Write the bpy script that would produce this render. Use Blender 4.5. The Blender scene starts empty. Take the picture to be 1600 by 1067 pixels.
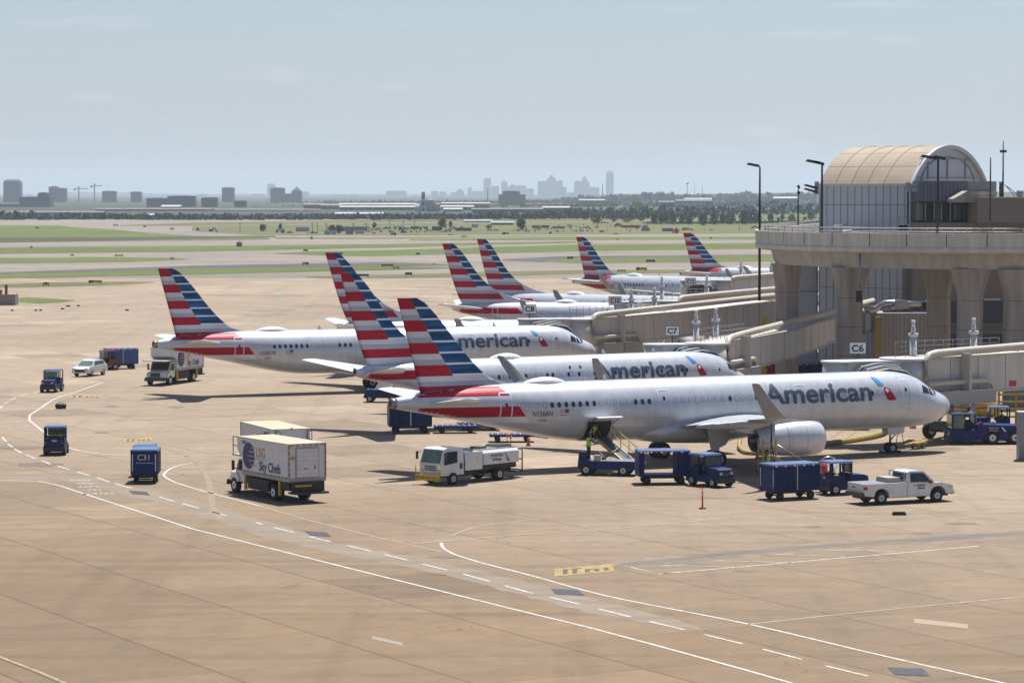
import bpy, bmesh, math, random
import numpy as np
from mathutils import Vector, Matrix
R = math.radians
random.seed(7)
SC = bpy.context.scene
COL = SC.collection

# ------------------------------------------------------------------ camera, sky, sun, exposure
FOC, CAMH, HZ = 4579.0, 18.68, 301.0          # focal length in photo pixels, eye height, horizon row
TH = math.atan((533.5 - HZ) / FOC)
cam_d = bpy.data.cameras.new('camera')
cam = bpy.data.objects.new('camera', cam_d); COL.objects.link(cam)
cam.location = (0, 0, CAMH)
cam.rotation_euler = (math.pi / 2 - TH, 0, 0)
cam_d.sensor_width = 36; cam_d.lens = FOC / 1600 * 36
cam_d.clip_start = 1; cam_d.clip_end = 120000
cam_d.dof.use_dof = True; cam_d.dof.focus_distance = 205; cam_d.dof.aperture_fstop = 2.8
SC.camera = cam
SUN = Vector((0.13, 0.38, 1.0)).normalized()  # towards the sun
SUN_EL = math.asin(SUN.z)
W = bpy.data.worlds.new('World'); SC.world = W; W.use_nodes = True
wn, wl = W.node_tree.nodes, W.node_tree.links
wn.clear()
wo = wn.new('ShaderNodeOutputWorld'); bg = wn.new('ShaderNodeBackground')
sky = wn.new('ShaderNodeTexSky'); sky.sky_type = 'NISHITA'; sky.sun_disc = False
sky.sun_elevation = SUN_EL; sky.sun_rotation = math.atan2(SUN.x, SUN.y)
sky.dust_density = 1.0; sky.air_density = 1.0; sky.ozone_density = 1.0; sky.altitude = 180
bg.inputs['Strength'].default_value = 0.065
# thin summer clouds: noise laid on the sky by direction
tc = wn.new('ShaderNodeTexCoord'); mp = wn.new('ShaderNodeMapping'); mp.inputs['Scale'].default_value = (9, 9, 60)
mp.inputs['Location'].default_value = (3.1, 0.4, 0.7)
nz = wn.new('ShaderNodeTexNoise'); nz.inputs['Scale'].default_value = 2.2; nz.inputs['Detail'].default_value = 7; nz.inputs['Roughness'].default_value = .6
cr = wn.new('ShaderNodeValToRGB'); cr.color_ramp.elements[0].position = .58; cr.color_ramp.elements[1].position = .85
cr.color_ramp.elements[1].color = (.38, .38, .38, 1)
mx = wn.new('ShaderNodeMix'); mx.data_type = 'RGBA'; mx.inputs[7].default_value = (11.0, 10.6, 10.2, 1)
wl.new(tc.outputs['Generated'], mp.inputs['Vector']); wl.new(mp.outputs['Vector'], nz.inputs['Vector'])
wl.new(nz.outputs['Fac'], cr.inputs['Fac']); wl.new(cr.outputs['Color'], mx.inputs[0])
tint = wn.new('ShaderNodeMix'); tint.data_type = 'RGBA'; tint.blend_type = 'MULTIPLY'; tint.inputs[0].default_value = 1
tint.inputs[7].default_value = (.86, .92, 1.05, 1)       # a slightly cooler summer sky
wl.new(sky.outputs['Color'], tint.inputs[6]); wl.new(tint.outputs[2], mx.inputs[6]); wl.new(mx.outputs[2], bg.inputs['Color'])
wl.new(bg.outputs['Background'], wo.inputs['Surface'])
sd = bpy.data.lights.new('sun', 'SUN'); sd.energy = 5.0; sd.angle = R(0.5); sd.color = (1, .965, .91)
so = bpy.data.objects.new('sun', sd); COL.objects.link(so)
so.rotation_euler = (-SUN).to_track_quat('-Z', 'Y').to_euler()
SC.view_settings.view_transform = 'Standard'; SC.view_settings.look = 'None'
SC.view_settings.exposure = 0.58; SC.view_settings.gamma = 1.0

# ------------------------------------------------------------------ pixel of the photo -> place in the world
def at(px, py, z=0.0):
    v = ((px - 800) / FOC, math.cos(TH) + (533.5 - py) / FOC * math.sin(TH), -math.sin(TH) + (533.5 - py) / FOC * math.cos(TH))
    t = (z - CAMH) / v[2]
    return Vector((v[0] * t, v[1] * t, z))
def atY(px, py, Y):
    v = ((px - 800) / FOC, math.cos(TH) + (533.5 - py) / FOC * math.sin(TH), -math.sin(TH) + (533.5 - py) / FOC * math.cos(TH))
    t = Y / v[1]
    return Vector((v[0] * t, Y, CAMH + v[2] * t))

# ------------------------------------------------------------------ materials
MATS = {}
def mat(name, col, rough=.6, metal=0., var=.08, scale=3., bump=0., coat=0., spec=None, stretch=None, emit=0):
    if name in MATS: return MATS[name]
    m = bpy.data.materials.new(name); m.use_nodes = True
    n, l = m.node_tree.nodes, m.node_tree.links
    p = n['Principled BSDF']
    p.inputs['Roughness'].default_value = rough; p.inputs['Metallic'].default_value = metal
    p.inputs['Coat Weight'].default_value = coat
    if spec is not None: p.inputs['Specular IOR Level'].default_value = spec
    t = n.new('ShaderNodeTexCoord'); mp = n.new('ShaderNodeMapping')
    if stretch: mp.inputs['Scale'].default_value = stretch
    nz = n.new('ShaderNodeTexNoise'); nz.inputs['Scale'].default_value = scale; nz.inputs['Detail'].default_value = 5
    r = n.new('ShaderNodeMapRange'); r.inputs[1].default_value = .3; r.inputs[2].default_value = .7
    r.inputs[3].default_value = 1 - var; r.inputs[4].default_value = 1 + var
    mul = n.new('ShaderNodeVectorMath'); mul.operation = 'SCALE'; mul.inputs[0].default_value = col[:3]
    l.new(t.outputs['Object'], mp.inputs['Vector']); l.new(mp.outputs['Vector'], nz.inputs['Vector'])
    l.new(nz.outputs['Fac'], r.inputs[0]); l.new(r.outputs[0], mul.inputs['Scale']); l.new(mul.outputs[0], p.inputs['Base Color'])
    if bump:
        b = n.new('ShaderNodeBump'); b.inputs['Strength'].default_value = bump; b.inputs['Distance'].default_value = .05
        l.new(nz.outputs['Fac'], b.inputs['Height']); l.new(b.outputs[0], p.inputs['Normal'])
    if emit:
        p.inputs['Emission Color'].default_value = (*col[:3], 1); p.inputs['Emission Strength'].default_value = emit
    MATS[name] = m
    return m
def srgb(r, g, b):
    f = lambda c: (c / 255 / 12.92) if c <= 10 else ((c / 255 + .055) / 1.055) ** 2.4
    return (f(r), f(g), f(b))

# ------------------------------------------------------------------ tags and trees of objects
def tag(o, label=None, cat=None, group=None, kind=None):
    if label: o['label'] = label
    if cat: o['category'] = cat
    if group: o['group'] = group
    if kind: o['kind'] = kind
    return o
def empty(name, loc=(0, 0, 0), rz=0, label=None, cat=None, group=None):
    o = bpy.data.objects.new(name, None); COL.objects.link(o)
    o.location = loc; o.rotation_euler = (0, 0, rz); o.empty_display_size = .3
    return tag(o, label, cat, group)
KIDS = {}
def parent_to(o, par):
    o.parent = par; KIDS.setdefault(par.name, []).append(o)
def dup(root, loc=None, rz=None, label=None, group=None, cat=None, par=None):
    c = root.copy(); COL.objects.link(c)
    if par is None:
        if loc is not None: c.location = loc
        if rz is not None: c.rotation_euler = (0, 0, rz)
        if label: c['label'] = label
        if group: c['group'] = group
        if cat: c['category'] = cat
    else: parent_to(c, par)
    for ch in KIDS.get(root.name, []): dup(ch, par=c)
    return c

# ------------------------------------------------------------------ mesh builder
class MB:
    def __init__(s): s.v = []; s.f = []; s.m = []; s.s = []; s.mats = []
    def mi(s, m):
        if m not in s.mats: s.mats.append(m)
        return s.mats.index(m)
    def add(s, vs, fs, m, smooth=False, xf=None):
        o = len(s.v)
        s.v += [tuple(xf @ Vector(v)) if xf is not None else tuple(v) for v in vs]
        k = s.mi(m)
        for f in fs: s.f.append(tuple(i + o for i in f)); s.m.append(k); s.s.append(smooth)
        return s
    def box(s, x0, x1, y0, y1, z0, z1, m, xf=None, top=None):
        # top = (dx0, dx1, dy0, dy1) insets of the upper face
        t = top or (0, 0, 0, 0)
        vs = [(x0, y0, z0), (x1, y0, z0), (x1, y1, z0), (x0, y1, z0), (x0 + t[0], y0 + t[2], z1), (x1 - t[1], y0 + t[2], z1), (x1 - t[1], y1 - t[3], z1), (x0 + t[0], y1 - t[3], z1)]
        return s.add(vs, [(0, 3, 2, 1), (4, 5, 6, 7), (0, 1, 5, 4), (1, 2, 6, 5), (2, 3, 7, 6), (3, 0, 4, 7)], m, xf=xf)
    def cyl(s, p0, p1, r0, m, r1=None, n=12, caps=True, smooth=True):
        p0, p1 = Vector(p0), Vector(p1); r1 = r0 if r1 is None else r1
        d = (p1 - p0).normalized(); a = d.orthogonal().normalized(); b = d.cross(a)
        vs = []
        for p, r in ((p0, r0), (p1, r1)):
            for i in range(n):
                t = 2 * math.pi * i / n; vs.append(p + a * (r * math.cos(t)) + b * (r * math.sin(t)))
        s.add(vs, [(i, (i + 1) % n, n + (i + 1) % n, n + i) for i in range(n)], m, smooth)
        if caps: s.add(vs, [tuple(range(n))[::-1], tuple(range(n, 2 * n))], m)
        return s
    def tube(s, pts, r, m, n=8):
        for a, b in zip(pts[:-1], pts[1:]): s.cyl(a, b, r, m, n=n)
        return s
    def pipe(s, pts, r, m, n=10):                       # one swept tube
        pts = [Vector(p) for p in pts]; rings = []
        up = Vector((0, 0, 1))
        for i, p in enumerate(pts):
            d = (pts[min(i + 1, len(pts) - 1)] - pts[max(i - 1, 0)]).normalized()
            a = d.cross(up)
            if a.length < .1: a = d.cross(Vector((0, 1, 0)))
            a.normalize(); b = a.cross(d)
            rings.append([p + a * (r * math.cos(2 * math.pi * k / n)) + b * (r * math.sin(2 * math.pi * k / n)) for k in range(n)])
        return s.loft(rings, m)
    def loft(s, rings, m, caps=True, smooth=True, close=True):
        n = len(rings[0]); vs = [v for r in rings for v in r]; fs = []
        for j in range(len(rings) - 1):
            for i in range(n if close else n - 1):
                k = (i + 1) % n
                fs.append((j * n + i, j * n + k, (j + 1) * n + k, (j + 1) * n + i))
        s.add(vs, fs, m, smooth)
        if caps and close: s.add(vs, [tuple(range(n))[::-1], tuple(range((len(rings) - 1) * n, len(rings) * n))], m)
        return s
    def prism(s, poly, y0, y1, m, plane='xz', xf=None):  # polygon in x,z swept along y (or x,y swept along z)
        n = len(poly)
        if plane == 'xz': vs = [(p[0], y0, p[1]) for p in poly] + [(p[0], y1, p[1]) for p in poly]
        elif plane == 'yz': vs = [(y0, p[0], p[1]) for p in poly] + [(y1, p[0], p[1]) for p in poly]
        else: vs = [(p[0], p[1], y0) for p in poly] + [(p[0], p[1], y1) for p in poly]
        return s.add(vs, [tuple(range(n)), tuple(range(2 * n - 1, n - 1, -1))] + [(i, (i + 1) % n, n + (i + 1) % n, n + i)[::-1] for i in range(n)], m, xf=xf)
    def sph(s, c, r, m, n=10, k=6, sc=(1, 1, 1)):
        rings = []
        for j in range(k + 1):
            a = -math.pi / 2 + math.pi * j / k; rr = max(r * math.cos(a), 1e-4)
            rings.append([(c[0] + sc[0] * rr * math.cos(2 * math.pi * i / n), c[1] + sc[1] * rr * math.sin(2 * math.pi * i / n), c[2] + sc[2] * r * math.sin(a)) for i in range(n)])
        return s.loft(rings, m)
    def obj(s, name, par=None, loc=None, rz=None, label=None, cat=None, group=None, kind=None):
        me = bpy.data.meshes.new(name); me.from_pydata(s.v, [], s.f)
        for m in s.mats: me.materials.append(m)
        me.polygons.foreach_set('material_index', s.m); me.polygons.foreach_set('use_smooth', s.s)
        me.validate(); me.update()
        bm = bmesh.new(); bm.from_mesh(me); bmesh.ops.remove_doubles(bm, verts=bm.verts, dist=1e-5)
        bmesh.ops.recalc_face_normals(bm, faces=bm.faces)
        bm.to_mesh(me); bm.free()
        o = bpy.data.objects.new(name, me); COL.objects.link(o)
        if par is not None: parent_to(o, par)
        if loc is not None: o.location = loc
        if rz is not None: o.rotation_euler = (0, 0, rz)
        return tag(o, label, cat, group, kind)

def text_bm(txt, size=1.0, bold=0.0, align='LEFT', xs=1.0):
    c = bpy.data.curves.new('t', 'FONT'); c.body = txt; c.size = size; c.offset = bold; c.align_x = align; c.resolution_u = 3
    o = bpy.data.objects.new('t', c); COL.objects.link(o)
    dg = bpy.context.evaluated_depsgraph_get()
    me = bpy.data.meshes.new_from_object(o.evaluated_get(dg))
    bm = bmesh.new(); bm.from_mesh(me)
    bpy.data.objects.remove(o); bpy.data.curves.remove(c); bpy.data.meshes.remove(me)
    if xs != 1: bmesh.ops.scale(bm, vec=(xs, 1, 1), verts=bm.verts)
    return bm
def fit_bm(bm, x0, x1, y0, y1, ref=None):               # stretch 2-D text to a box (ref = same extents of another text)
    xs = [v.co.x for v in bm.verts]; ys = [v.co.y for v in bm.verts]
    ax, bx, ay, by = min(xs), max(xs), min(ys), max(ys)
    for v in bm.verts:
        v.co.x = x0 + (v.co.x - ax) / (bx - ax) * (x1 - x0); v.co.y = y0 + (v.co.y - ay) / (by - ay) * (y1 - y0)
    return bm
def flat_text(name, txt, size, m, par, loc, rot, bold=0.0, align='CENTER', xs=1.0, depth=.004):
    """thin lettering laid on a panel; rot is an Euler, text faces its own +Z"""
    bm = text_bm(txt, size, bold, align, xs)
    me = bpy.data.meshes.new(name); bm.to_mesh(me); bm.free(); me.materials.append(m)
    o = bpy.data.objects.new(name, me); COL.objects.link(o); parent_to(o, par)
    o.location = loc; o.rotation_euler = rot
    return o
SIDE_L = (math.pi / 2, 0, math.pi)      # text on a vehicle's left side (+y), read from outside
SIDE_R = (math.pi / 2, 0, 0)            # right side (-y)
REAR = (math.pi / 2, 0, -math.pi / 2)   # rear face (-x)
FRONT = (math.pi / 2, 0, math.pi / 2)   # front face (+x)
# ------------------------------------------------------------------ aircraft
M_SIL = mat('mica_silver_paint', (.52, .54, .58), .32, .15, var=.03, scale=.5, coat=.4)
M_WHT = mat('aircraft_white', (.62, .63, .65), .35, 0, var=.03, scale=.7, coat=.3)
M_WING = mat('wing_grey', (.36, .37, .39), .45, .1, var=.06, scale=.6, stretch=(1, .2, 1))
M_WLET = mat('winglet_grey', (.26, .255, .25), .5, .1, var=.04)
M_RED = mat('livery_red', (.36, .002, .018), .45, 0, var=.14, scale=.8, stretch=(.25, 1, 4), spec=.2)
M_BLU = mat('livery_blue', (.006, .062, .165), .42, 0, var=.75, scale=1.1, stretch=(.35, 1, 2.4), spec=.2)
M_G1 = mat('livery_light_grey', (.52, .53, .58), .4, 0, var=.03, coat=.3)
M_G2 = mat('livery_mid_grey', (.32, .33, .40), .4, 0, var=.04, coat=.3)
M_LWH = mat('livery_white', (.62, .66, .74), .4, .05, var=.03, coat=.3)
M_TXT = mat('lettering_slate', (.060, .075, .115), .45, 0, var=.1)
M_FLB = mat('flight_symbol_blue', (.02, .25, .60), .4)
M_GLS = mat('dark_window_glass', (.015, .018, .022), .12, 0, var=.3)
M_SHD = mat('window_shade_down', (.50, .52, .56), .4)
M_WFR = mat('window_ring', (.30, .31, .34), .4)
M_TYR = mat('tyre_rubber', (.018, .018, .018), .85, 0, var=.3)
M_HUB = mat('wheel_hub_grey', (.45, .45, .44), .5, .2)
M_BLK = mat('black_trim', (.012, .012, .014), .6)
M_MET = mat('bare_metal', (.42, .42, .43), .32, .8, var=.1)
M_DKM = mat('dark_metal', (.07, .07, .075), .5, .5, var=.2)
M_TITAN = mat('exhaust_metal', (.25, .23, .21), .4, .8, var=.15)

def panel_lines(m):
    n, l = m.node_tree.nodes, m.node_tree.links; p = n['Principled BSDF']; src = p.inputs['Base Color'].links[0].from_socket
    t = n.new('ShaderNodeTexCoord'); sp = n.new('ShaderNodeSeparateXYZ'); l.new(t.outputs['Object'], sp.inputs[0])
    def frac(sock, step, wd):
        a = n.new('ShaderNodeMath'); a.operation = 'DIVIDE'; a.inputs[1].default_value = step; l.new(sock, a.inputs[0])
        b = n.new('ShaderNodeMath'); b.operation = 'FRACT'; l.new(a.outputs[0], b.inputs[0])
        c = n.new('ShaderNodeMath'); c.operation = 'LESS_THAN'; c.inputs[1].default_value = wd / step; l.new(b.outputs[0], c.inputs[0]); return c.outputs[0]
    mx_ = n.new('ShaderNodeMath'); mx_.operation = 'MAXIMUM'; l.new(frac(sp.outputs[0], 3.2, .05), mx_.inputs[0]); l.new(frac(sp.outputs[2], 1.37, .035), mx_.inputs[1])
    mp = n.new('ShaderNodeMapping'); mp.inputs['Scale'].default_value = (1, 1, .15); l.new(t.outputs['Object'], mp.inputs['Vector'])
    z = n.new('ShaderNodeTexNoise'); z.inputs['Scale'].default_value = 1.6; z.inputs['Detail'].default_value = 6; l.new(mp.outputs[0], z.inputs['Vector'])
    r = n.new('ShaderNodeMapRange'); r.inputs[1].default_value = .45; r.inputs[2].default_value = .8; r.inputs[3].default_value = 1; r.inputs[4].default_value = .82; l.new(z.outputs['Fac'], r.inputs[0])
    k = n.new('ShaderNodeMath'); k.operation = 'MULTIPLY_ADD'; k.inputs[1].default_value = -.13; l.new(mx_.outputs[0], k.inputs[0]); l.new(r.outputs[0], k.inputs[2])
    s_ = n.new('ShaderNodeVectorMath'); s_.operation = 'SCALE'; l.new(src, s_.inputs[0]); l.new(k.outputs[0], s_.inputs['Scale']); l.new(s_.outputs[0], p.inputs['Base Color'])
panel_lines(M_SIL)
def pchip(xs, ys):
    xs = np.array(xs, float); ys = np.array(ys, float); h = np.diff(xs); d = np.diff(ys) / h
    m = np.zeros_like(ys)
    for i in range(1, len(xs) - 1):
        if d[i - 1] * d[i] > 0:
            w1 = 2 * h[i] + h[i - 1]; w2 = h[i] + 2 * h[i - 1]; m[i] = (w1 + w2) / (w1 / d[i - 1] + w2 / d[i])
    m[0] = d[0]; m[-1] = d[-1]
    def f(x):
        x = min(max(x, xs[0]), xs[-1]); i = min(int(np.searchsorted(xs, x, 'right')) - 1, len(h) - 1); i = max(i, 0)
        t = (x - xs[i]) / h[i]
        return ((1 + 2 * t) * (1 - t) ** 2 * ys[i] + t * (1 - t) ** 2 * h[i] * m[i] + t * t * (3 - 2 * t) * ys[i + 1] + t * t * (t - 1) * h[i] * m[i + 1])
    return f
class Fus:
    """stations (a = metres aft of the nose, top z, bottom z, half width); s is starboard"""
    def __init__(s, st):
        s.st = st; A = [q[0] for q in st]
        s.zt, s.zb, s.w = (pchip(A, [q[i] for q in st]) for i in (1, 2, 3))
    def pt(s, a, th, off=0.):                            # th 0 = starboard, 90 = top
        zt, zb, w = s.zt(a), s.zb(a), s.w(a); zc = (zt + zb) / 2; h = (zt - zb) / 2
        return (-a, -(w + off) * math.cos(th), zc + (h + off) * math.sin(th))
    def side(s, a, z, off=.012, port=False):
        zt, zb, w = s.zt(a), s.zb(a), s.w(a); zc = (zt + zb) / 2; h = (zt - zb) / 2
        sn = max(-1, min(1, (z - zc) / h)); p = s.pt(a, math.asin(sn), off)
        return (p[0], -p[1], p[2]) if port else p
    def hull(s, m):
        A = [0.0, .03, .08, .15, .25, .4, .6, .8, 1., 1.25] + list(np.arange(1.5, s.st[-1][0], .5)) + [s.st[-1][0]]
        N = 56; mb = MB()
        mb.loft([[s.pt(a, 2 * math.pi * i / N) for i in range(N)] for a in A], m)
        return mb
def wrap(bm, fn, mats, name, par, cutx=None, cutz=.18, mi=0):
    """map a flat (u,v) bmesh on the hull with fn(u,v); cut it fine first so that it bends"""
    xs = [v.co.x for v in bm.verts]; ys = [v.co.y for v in bm.verts]
    def cut(lo, hi, st, no):
        q = lo + st
        while q < hi:
            bmesh.ops.bisect_plane(bm, geom=bm.verts[:] + bm.edges[:] + bm.faces[:], plane_co=Vector(no) * q, plane_no=no); q += st
    cut(min(ys), max(ys), cutz, (0, 1, 0))
    if cutx: cut(min(xs), max(xs), cutx, (1, 0, 0))
    for v in bm.verts: v.co = Vector(fn(v.co.x, v.co.y))
    me = bpy.data.meshes.new(name); bm.to_mesh(me); bm.free()
    for m in (mats if isinstance(mats, list) else [mats]): me.materials.append(m)
    o = bpy.data.objects.new(name, me); COL.objects.link(o); parent_to(o, par)
    return o
def poly_bm(polys, mis=None):
    bm = bmesh.new()
    for k, p in enumerate(polys):
        f = bm.faces.new([bm.verts.new((x, y, 0)) for x, y in p])
        if mis: f.material_index = mis[k]
    return bm
def rrect(x0, x1, y0, y1, r, n=4):
    P = []
    for cx, cy, a0 in ((x1 - r, y1 - r, 0), (x0 + r, y1 - r, 90), (x0 + r, y0 + r, 180), (x1 - r, y0 + r, 270)):
        for i in range(n + 1):
            a = R(a0 + 90 * i / n); P.append((cx + r * math.cos(a), cy + r * math.sin(a)))
    return P
def ring_bm(x0, x1, y0, y1, r, t):
    bm = bmesh.new(); o = rrect(x0, x1, y0, y1, r); i = rrect(x0 + t, x1 - t, y0 + t, y1 - t, max(r - t, .01))
    vo = [bm.verts.new((*p, 0)) for p in o]; vi = [bm.verts.new((*p, 0)) for p in i]; n = len(o)
    for k in range(n): bm.faces.new((vo[k], vo[(k + 1) % n], vi[(k + 1) % n], vi[k]))
    return bm

def build_fin(par, F):
    """F: z0 top, per (blue row height pitch), n rows, te(z), le(z), sp(z) and lower full rows [(z1,z0,kind,xend)]"""
    te, le, sp = (pchip([p[0] for p in F[k]], [p[1] for p in F[k]]) for k in ('te', 'le', 'sp'))
    rows = []; z = F['ztop']; per = F['per']
    for i in range(F['n']):
        zb = z - per; zm = z - per * .82
        if i % 2 == 0: rows += [(z, zm, M_RED, M_BLU), (zm, zb, M_RED, M_LWH)]
        else: zz = z - per * .5; rows += [(z, zz, M_G1, M_BLU), (zz, zm, M_G2, M_BLU), (zm, zb, M_G2, M_LWH)]
        z = zb
    for (z1, z0, k1, k2, xe) in F['low']: rows.append((z1, z0, k1, k2, xe))
    mb = MB(); T = F['t']
    prof = lambda c: T * 2.6 * (c ** .5 * (1 - c) * .9 + .02 * (1 - c))   # c from LE 0 to TE 1
    for rw in rows:
        z1, z0, ml, mr = rw[:4]; xe = rw[4] if len(rw) > 4 else None
        K = max(1, int((z1 - z0) / .3 + .5))
        for k in range(K):
            za, zb = z1 + (z0 - z1) * k / K, z1 + (z0 - z1) * (k + 1) / K
            def cols(z):
                T_, L_ = te(z), le(z); S_ = sp(z) if xe is None else min(max(xe(z), L_ + .02), T_ - .02)
                A = [T_ + (S_ - T_) * q for q in (0, .15, .35, .6, .8, 1)] + [S_ + (L_ - S_) * q for q in (.3, .6, .85, .96, 1)]
                return [(a, prof(max(0, min(1, (a - L_) / (T_ - L_)))) * (.5 + .5 * (T_ - L_) / 4.)) for a in A]
            c1, c2 = cols(za), cols(zb)
            for sgn in (1, -1):
                for i in range(len(c1) - 1):
                    q = [(-c1[i][0], sgn * c1[i][1], za), (-c1[i + 1][0], sgn * c1[i + 1][1], za), (-c2[i + 1][0], sgn * c2[i + 1][1], zb), (-c2[i][0], sgn * c2[i][1], zb)]
                    mb.add(q, [(0, 1, 2, 3)], ml if i < 5 else mr, True)
    # cap
    z = F['ztop']; T_, L_ = te(z), le(z)
    top = [(T_ + (L_ - T_) * q) for q in (0, .2, .4, .6, .8, .95, 1)]
    up = [(-a, 1 * prof((a - L_) / (T_ - L_)) * (.5 + .5 * (T_ - L_) / 4.), z) for a in top]; dn = [(p[0], -p[1], p[2]) for p in up[::-1]]
    mb.add(up + dn, [tuple(range(len(up) * 2))], M_RED if False else M_LWH)
    return mb.obj('tail_fin', par)
def foil_ring(a0, c, s, z, t, n=9, tw=0.):
    """closed section: leading edge at a0, chord c, at spanwise s (signed), height z"""
    up, dn = [], []
    for i in range(n):
        q = (1 - math.cos(math.pi * i / (n - 1))) / 2
        h = t * c * (2.969 * q ** .5 - 1.26 * q - 3.516 * q * q + 2.843 * q ** 3 - 1.036 * q ** 4) * .5
        cam = .015 * c * math.sin(math.pi * q)
        up.append((-(a0 + q * c), -s, z + cam + h - tw * q * c)); dn.append((-(a0 + q * c), -s, z + cam - h - tw * q * c))
    return up + dn[::-1][1:-1]
def wheel(mb, c, r, w, axis=(0, 1, 0), hub=M_HUB):
    c = Vector(c); ax = Vector(axis)
    for (a, b, rr, m) in ((-.5, .5, r * .93, M_TYR), (-.38, .38, r, M_TYR), (-.52, .52, r * .5, hub), (-.54, .54, r * .16, M_DKM)):
        mb.cyl(c + ax * (a * w), c + ax * (b * w), rr, m, n=20)
def build_jet(name, T, loc, yaw, label, group):
    root = empty(name, loc, yaw, label, 'airliner', group)
    F = Fus(T['st']); F.hull(M_SIL).obj('fuselage', root)
    fn = lambda off: (lambda u, v: F.side(-u, v, off))
    # tail livery bands, laid on the hull (u = -a)
    for poly, m, nm in T['bands']:
        wrap(poly_bm([[(-a, z) for a, z in poly]]), fn(.010), m, nm, root, cutx=.4, cutz=.12)
        wrap(poly_bm([[(-a, z) for a, z in poly]]), lambda u, v: F.side(-u, v, .010, True), m, nm, root, cutx=.4, cutz=.12)
    build_fin(root, T['fin'])
    # wings
    for sg in (1, -1):
        mb = MB()
        mb.loft([foil_ring(a, c, sg * s, z, t, tw=tw) for (s, a, c, z, t, tw) in T['wing']], M_WING)
        wing = mb.obj('wing', root)
        if T['wlet']:
            mb = MB(); mb.loft([foil_ring2(a, c, sg * s, z, .035, sg) for (s, a, c, z) in T['wlet']], M_WLET); mb.obj('winglet', wing)
        for (s, a0, a1, z) in T['canoes']:
            mb = MB(); N = 10; rings = []
            for q in (0, .08, .25, .5, .75, .92, 1):
                rr = max(.02, .24 * math.sin(math.pi * min(1, q * .85 + .08)) ** .8)
                rings.append([(-(a0 + (a1 - a0) * q), -sg * (s + rr * .6 * math.cos(2 * math.pi * i / N)), z - .15 + .10 * q + rr * 1.1 * math.sin(2 * math.pi * i / N)) for i in range(N)])
            mb.loft(rings, M_WING); mb.obj('flap_fairing', wing)
        # engine
        e = T['eng']; N = 36; rings = []
        for q, r in e['prof']: rings.append([(-(e['a0'] + q), -sg * e['s'] - r * math.cos(2 * math.pi * i / N), e['z'] + r * math.sin(2 * math.pi * i / N) * (e.get('flat', 1) if math.sin(2 * math.pi * i / N) < 0 else 1)) for i in range(N)])
        mb = MB()
        k = e['k']
        mb.loft(rings[:k + 1], M_MET, caps=False); mb.loft(rings[k:], M_SIL, caps=False)
        en = mb.obj('engine', root)
        mb = MB()
        q1, r1 = e['prof'][-1]
        mb.cyl((-(e['a0'] + q1 - .5), -sg * e['s'], e['z']), (-(e['a0'] + q1 - .45), -sg * e['s'], e['z']), r1 * .97, M_BLK, n=28)
        mb.obj('nozzle_interior', en); mb = MB()
        mb.cyl((-(e['a0'] + q1 - .7), -sg * e['s'], e['z']), (-(e['a0'] + q1 + .35), -sg * e['s'], e['z']), r1 * .45, M_TITAN, r1=.12, n=20); mb.obj('exhaust_plug', en); mb = MB()
        mb.cyl((-(e['a0'] + .7), -sg * e['s'], e['z']), (-(e['a0'] + .72), -sg * e['s'], e['z']), e['prof'][3][1] * .93, M_DKM, n=28)
        mb.cyl((-(e['a0'] + .25), -sg * e['s'], e['z']), (-(e['a0'] + .7), -sg * e['s'], e['z']), .03, M_DKM, r1=.3, n=16)
        mb.obj('fan', en)
        for q, rr in ((1.55, 1.204), (3.0, 1.15)):
            rr = rr * (1 if e['a0'] > 14 else .885); mb = MB(); mb.loft([[(-(e['a0'] + q + dq), -sg * e['s'] - rr * dr * math.cos(2 * math.pi * i / N), e['z'] + rr * dr * math.sin(2 * math.pi * i / N) * (e.get('flat', 1) if math.sin(2 * math.pi * i / N) < 0 else 1)) for i in range(N)] for dq, dr in ((-.03, .99), (-.02, 1.004), (.02, 1.004), (.03, .99))], M_WING, caps=False); mb.obj('cowl_seam', en)
        mb = MB(); P = e['pylon']
        mb.prism([(-a, z) for a, z in P], -sg * e['s'] - .16, -sg * e['s'] + .16, M_SIL); mb.obj('pylon', en)
        # tailplane
        mb = MB(); mb.loft([foil_ring(a, c, sg * s, z, .10) for (s, a, c, z) in T['stab']], M_WHT if sg > -2 else M_WING); mb.obj('tailplane', root)
    # belly fairing
    b = T['belly']; mb = MB(); N = 24; rings = []
    for i in range(13):
        q = i / 12; g = math.sin(math.pi * min(max(q, .001), .999)) ** .45
        a = b['a0'] + (b['a1'] - b['a0']) * q
        rings.append([(-a, -b['w'] * (.75 + .25 * g) * g * math.cos(2 * math.pi * k / N), b['z'] + b['h'] * g * math.sin(2 * math.pi * k / N)) for k in range(N)])
    mb.loft(rings, M_SIL); mb.obj('belly_fairing', root)
    # satcom dome
    d = T['dome']; mb = MB(); rings = []
    for q, h in ((0, .01), (.06, .12), (.2, .27), (.42, .38), (.62, .38), (.8, .28), (.92, .15), (1, .01)):
        a = d[0] - d[1] / 2 + d[1] * (1 - q); zt = F.zt(a)
        rings.append([(-a, -.62 * math.cos(math.pi * k / 10) * (.25 + 2 * h), zt - .08 + (h + .05) * math.sin(math.pi * k / 10)) for k in range(11)])
    mb.loft(rings, M_WHT, close=False, caps=False); mb.obj('antenna_dome', root)
    for a in T['ant']: mb = MB(); mb.prism([(-a, F.zt(a) - .05), (-a - .35, F.zt(a) - .05), (-a - .38, F.zt(a) + .38), (-a - .22, F.zt(a) + .38)], -.02, .02, M_WHT); mb.obj('blade_antenna', root)
    # APU outlet
    a, zt, zb, w = T['st'][-1]; mb = MB(); zc = (zt + zb) / 2
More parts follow.
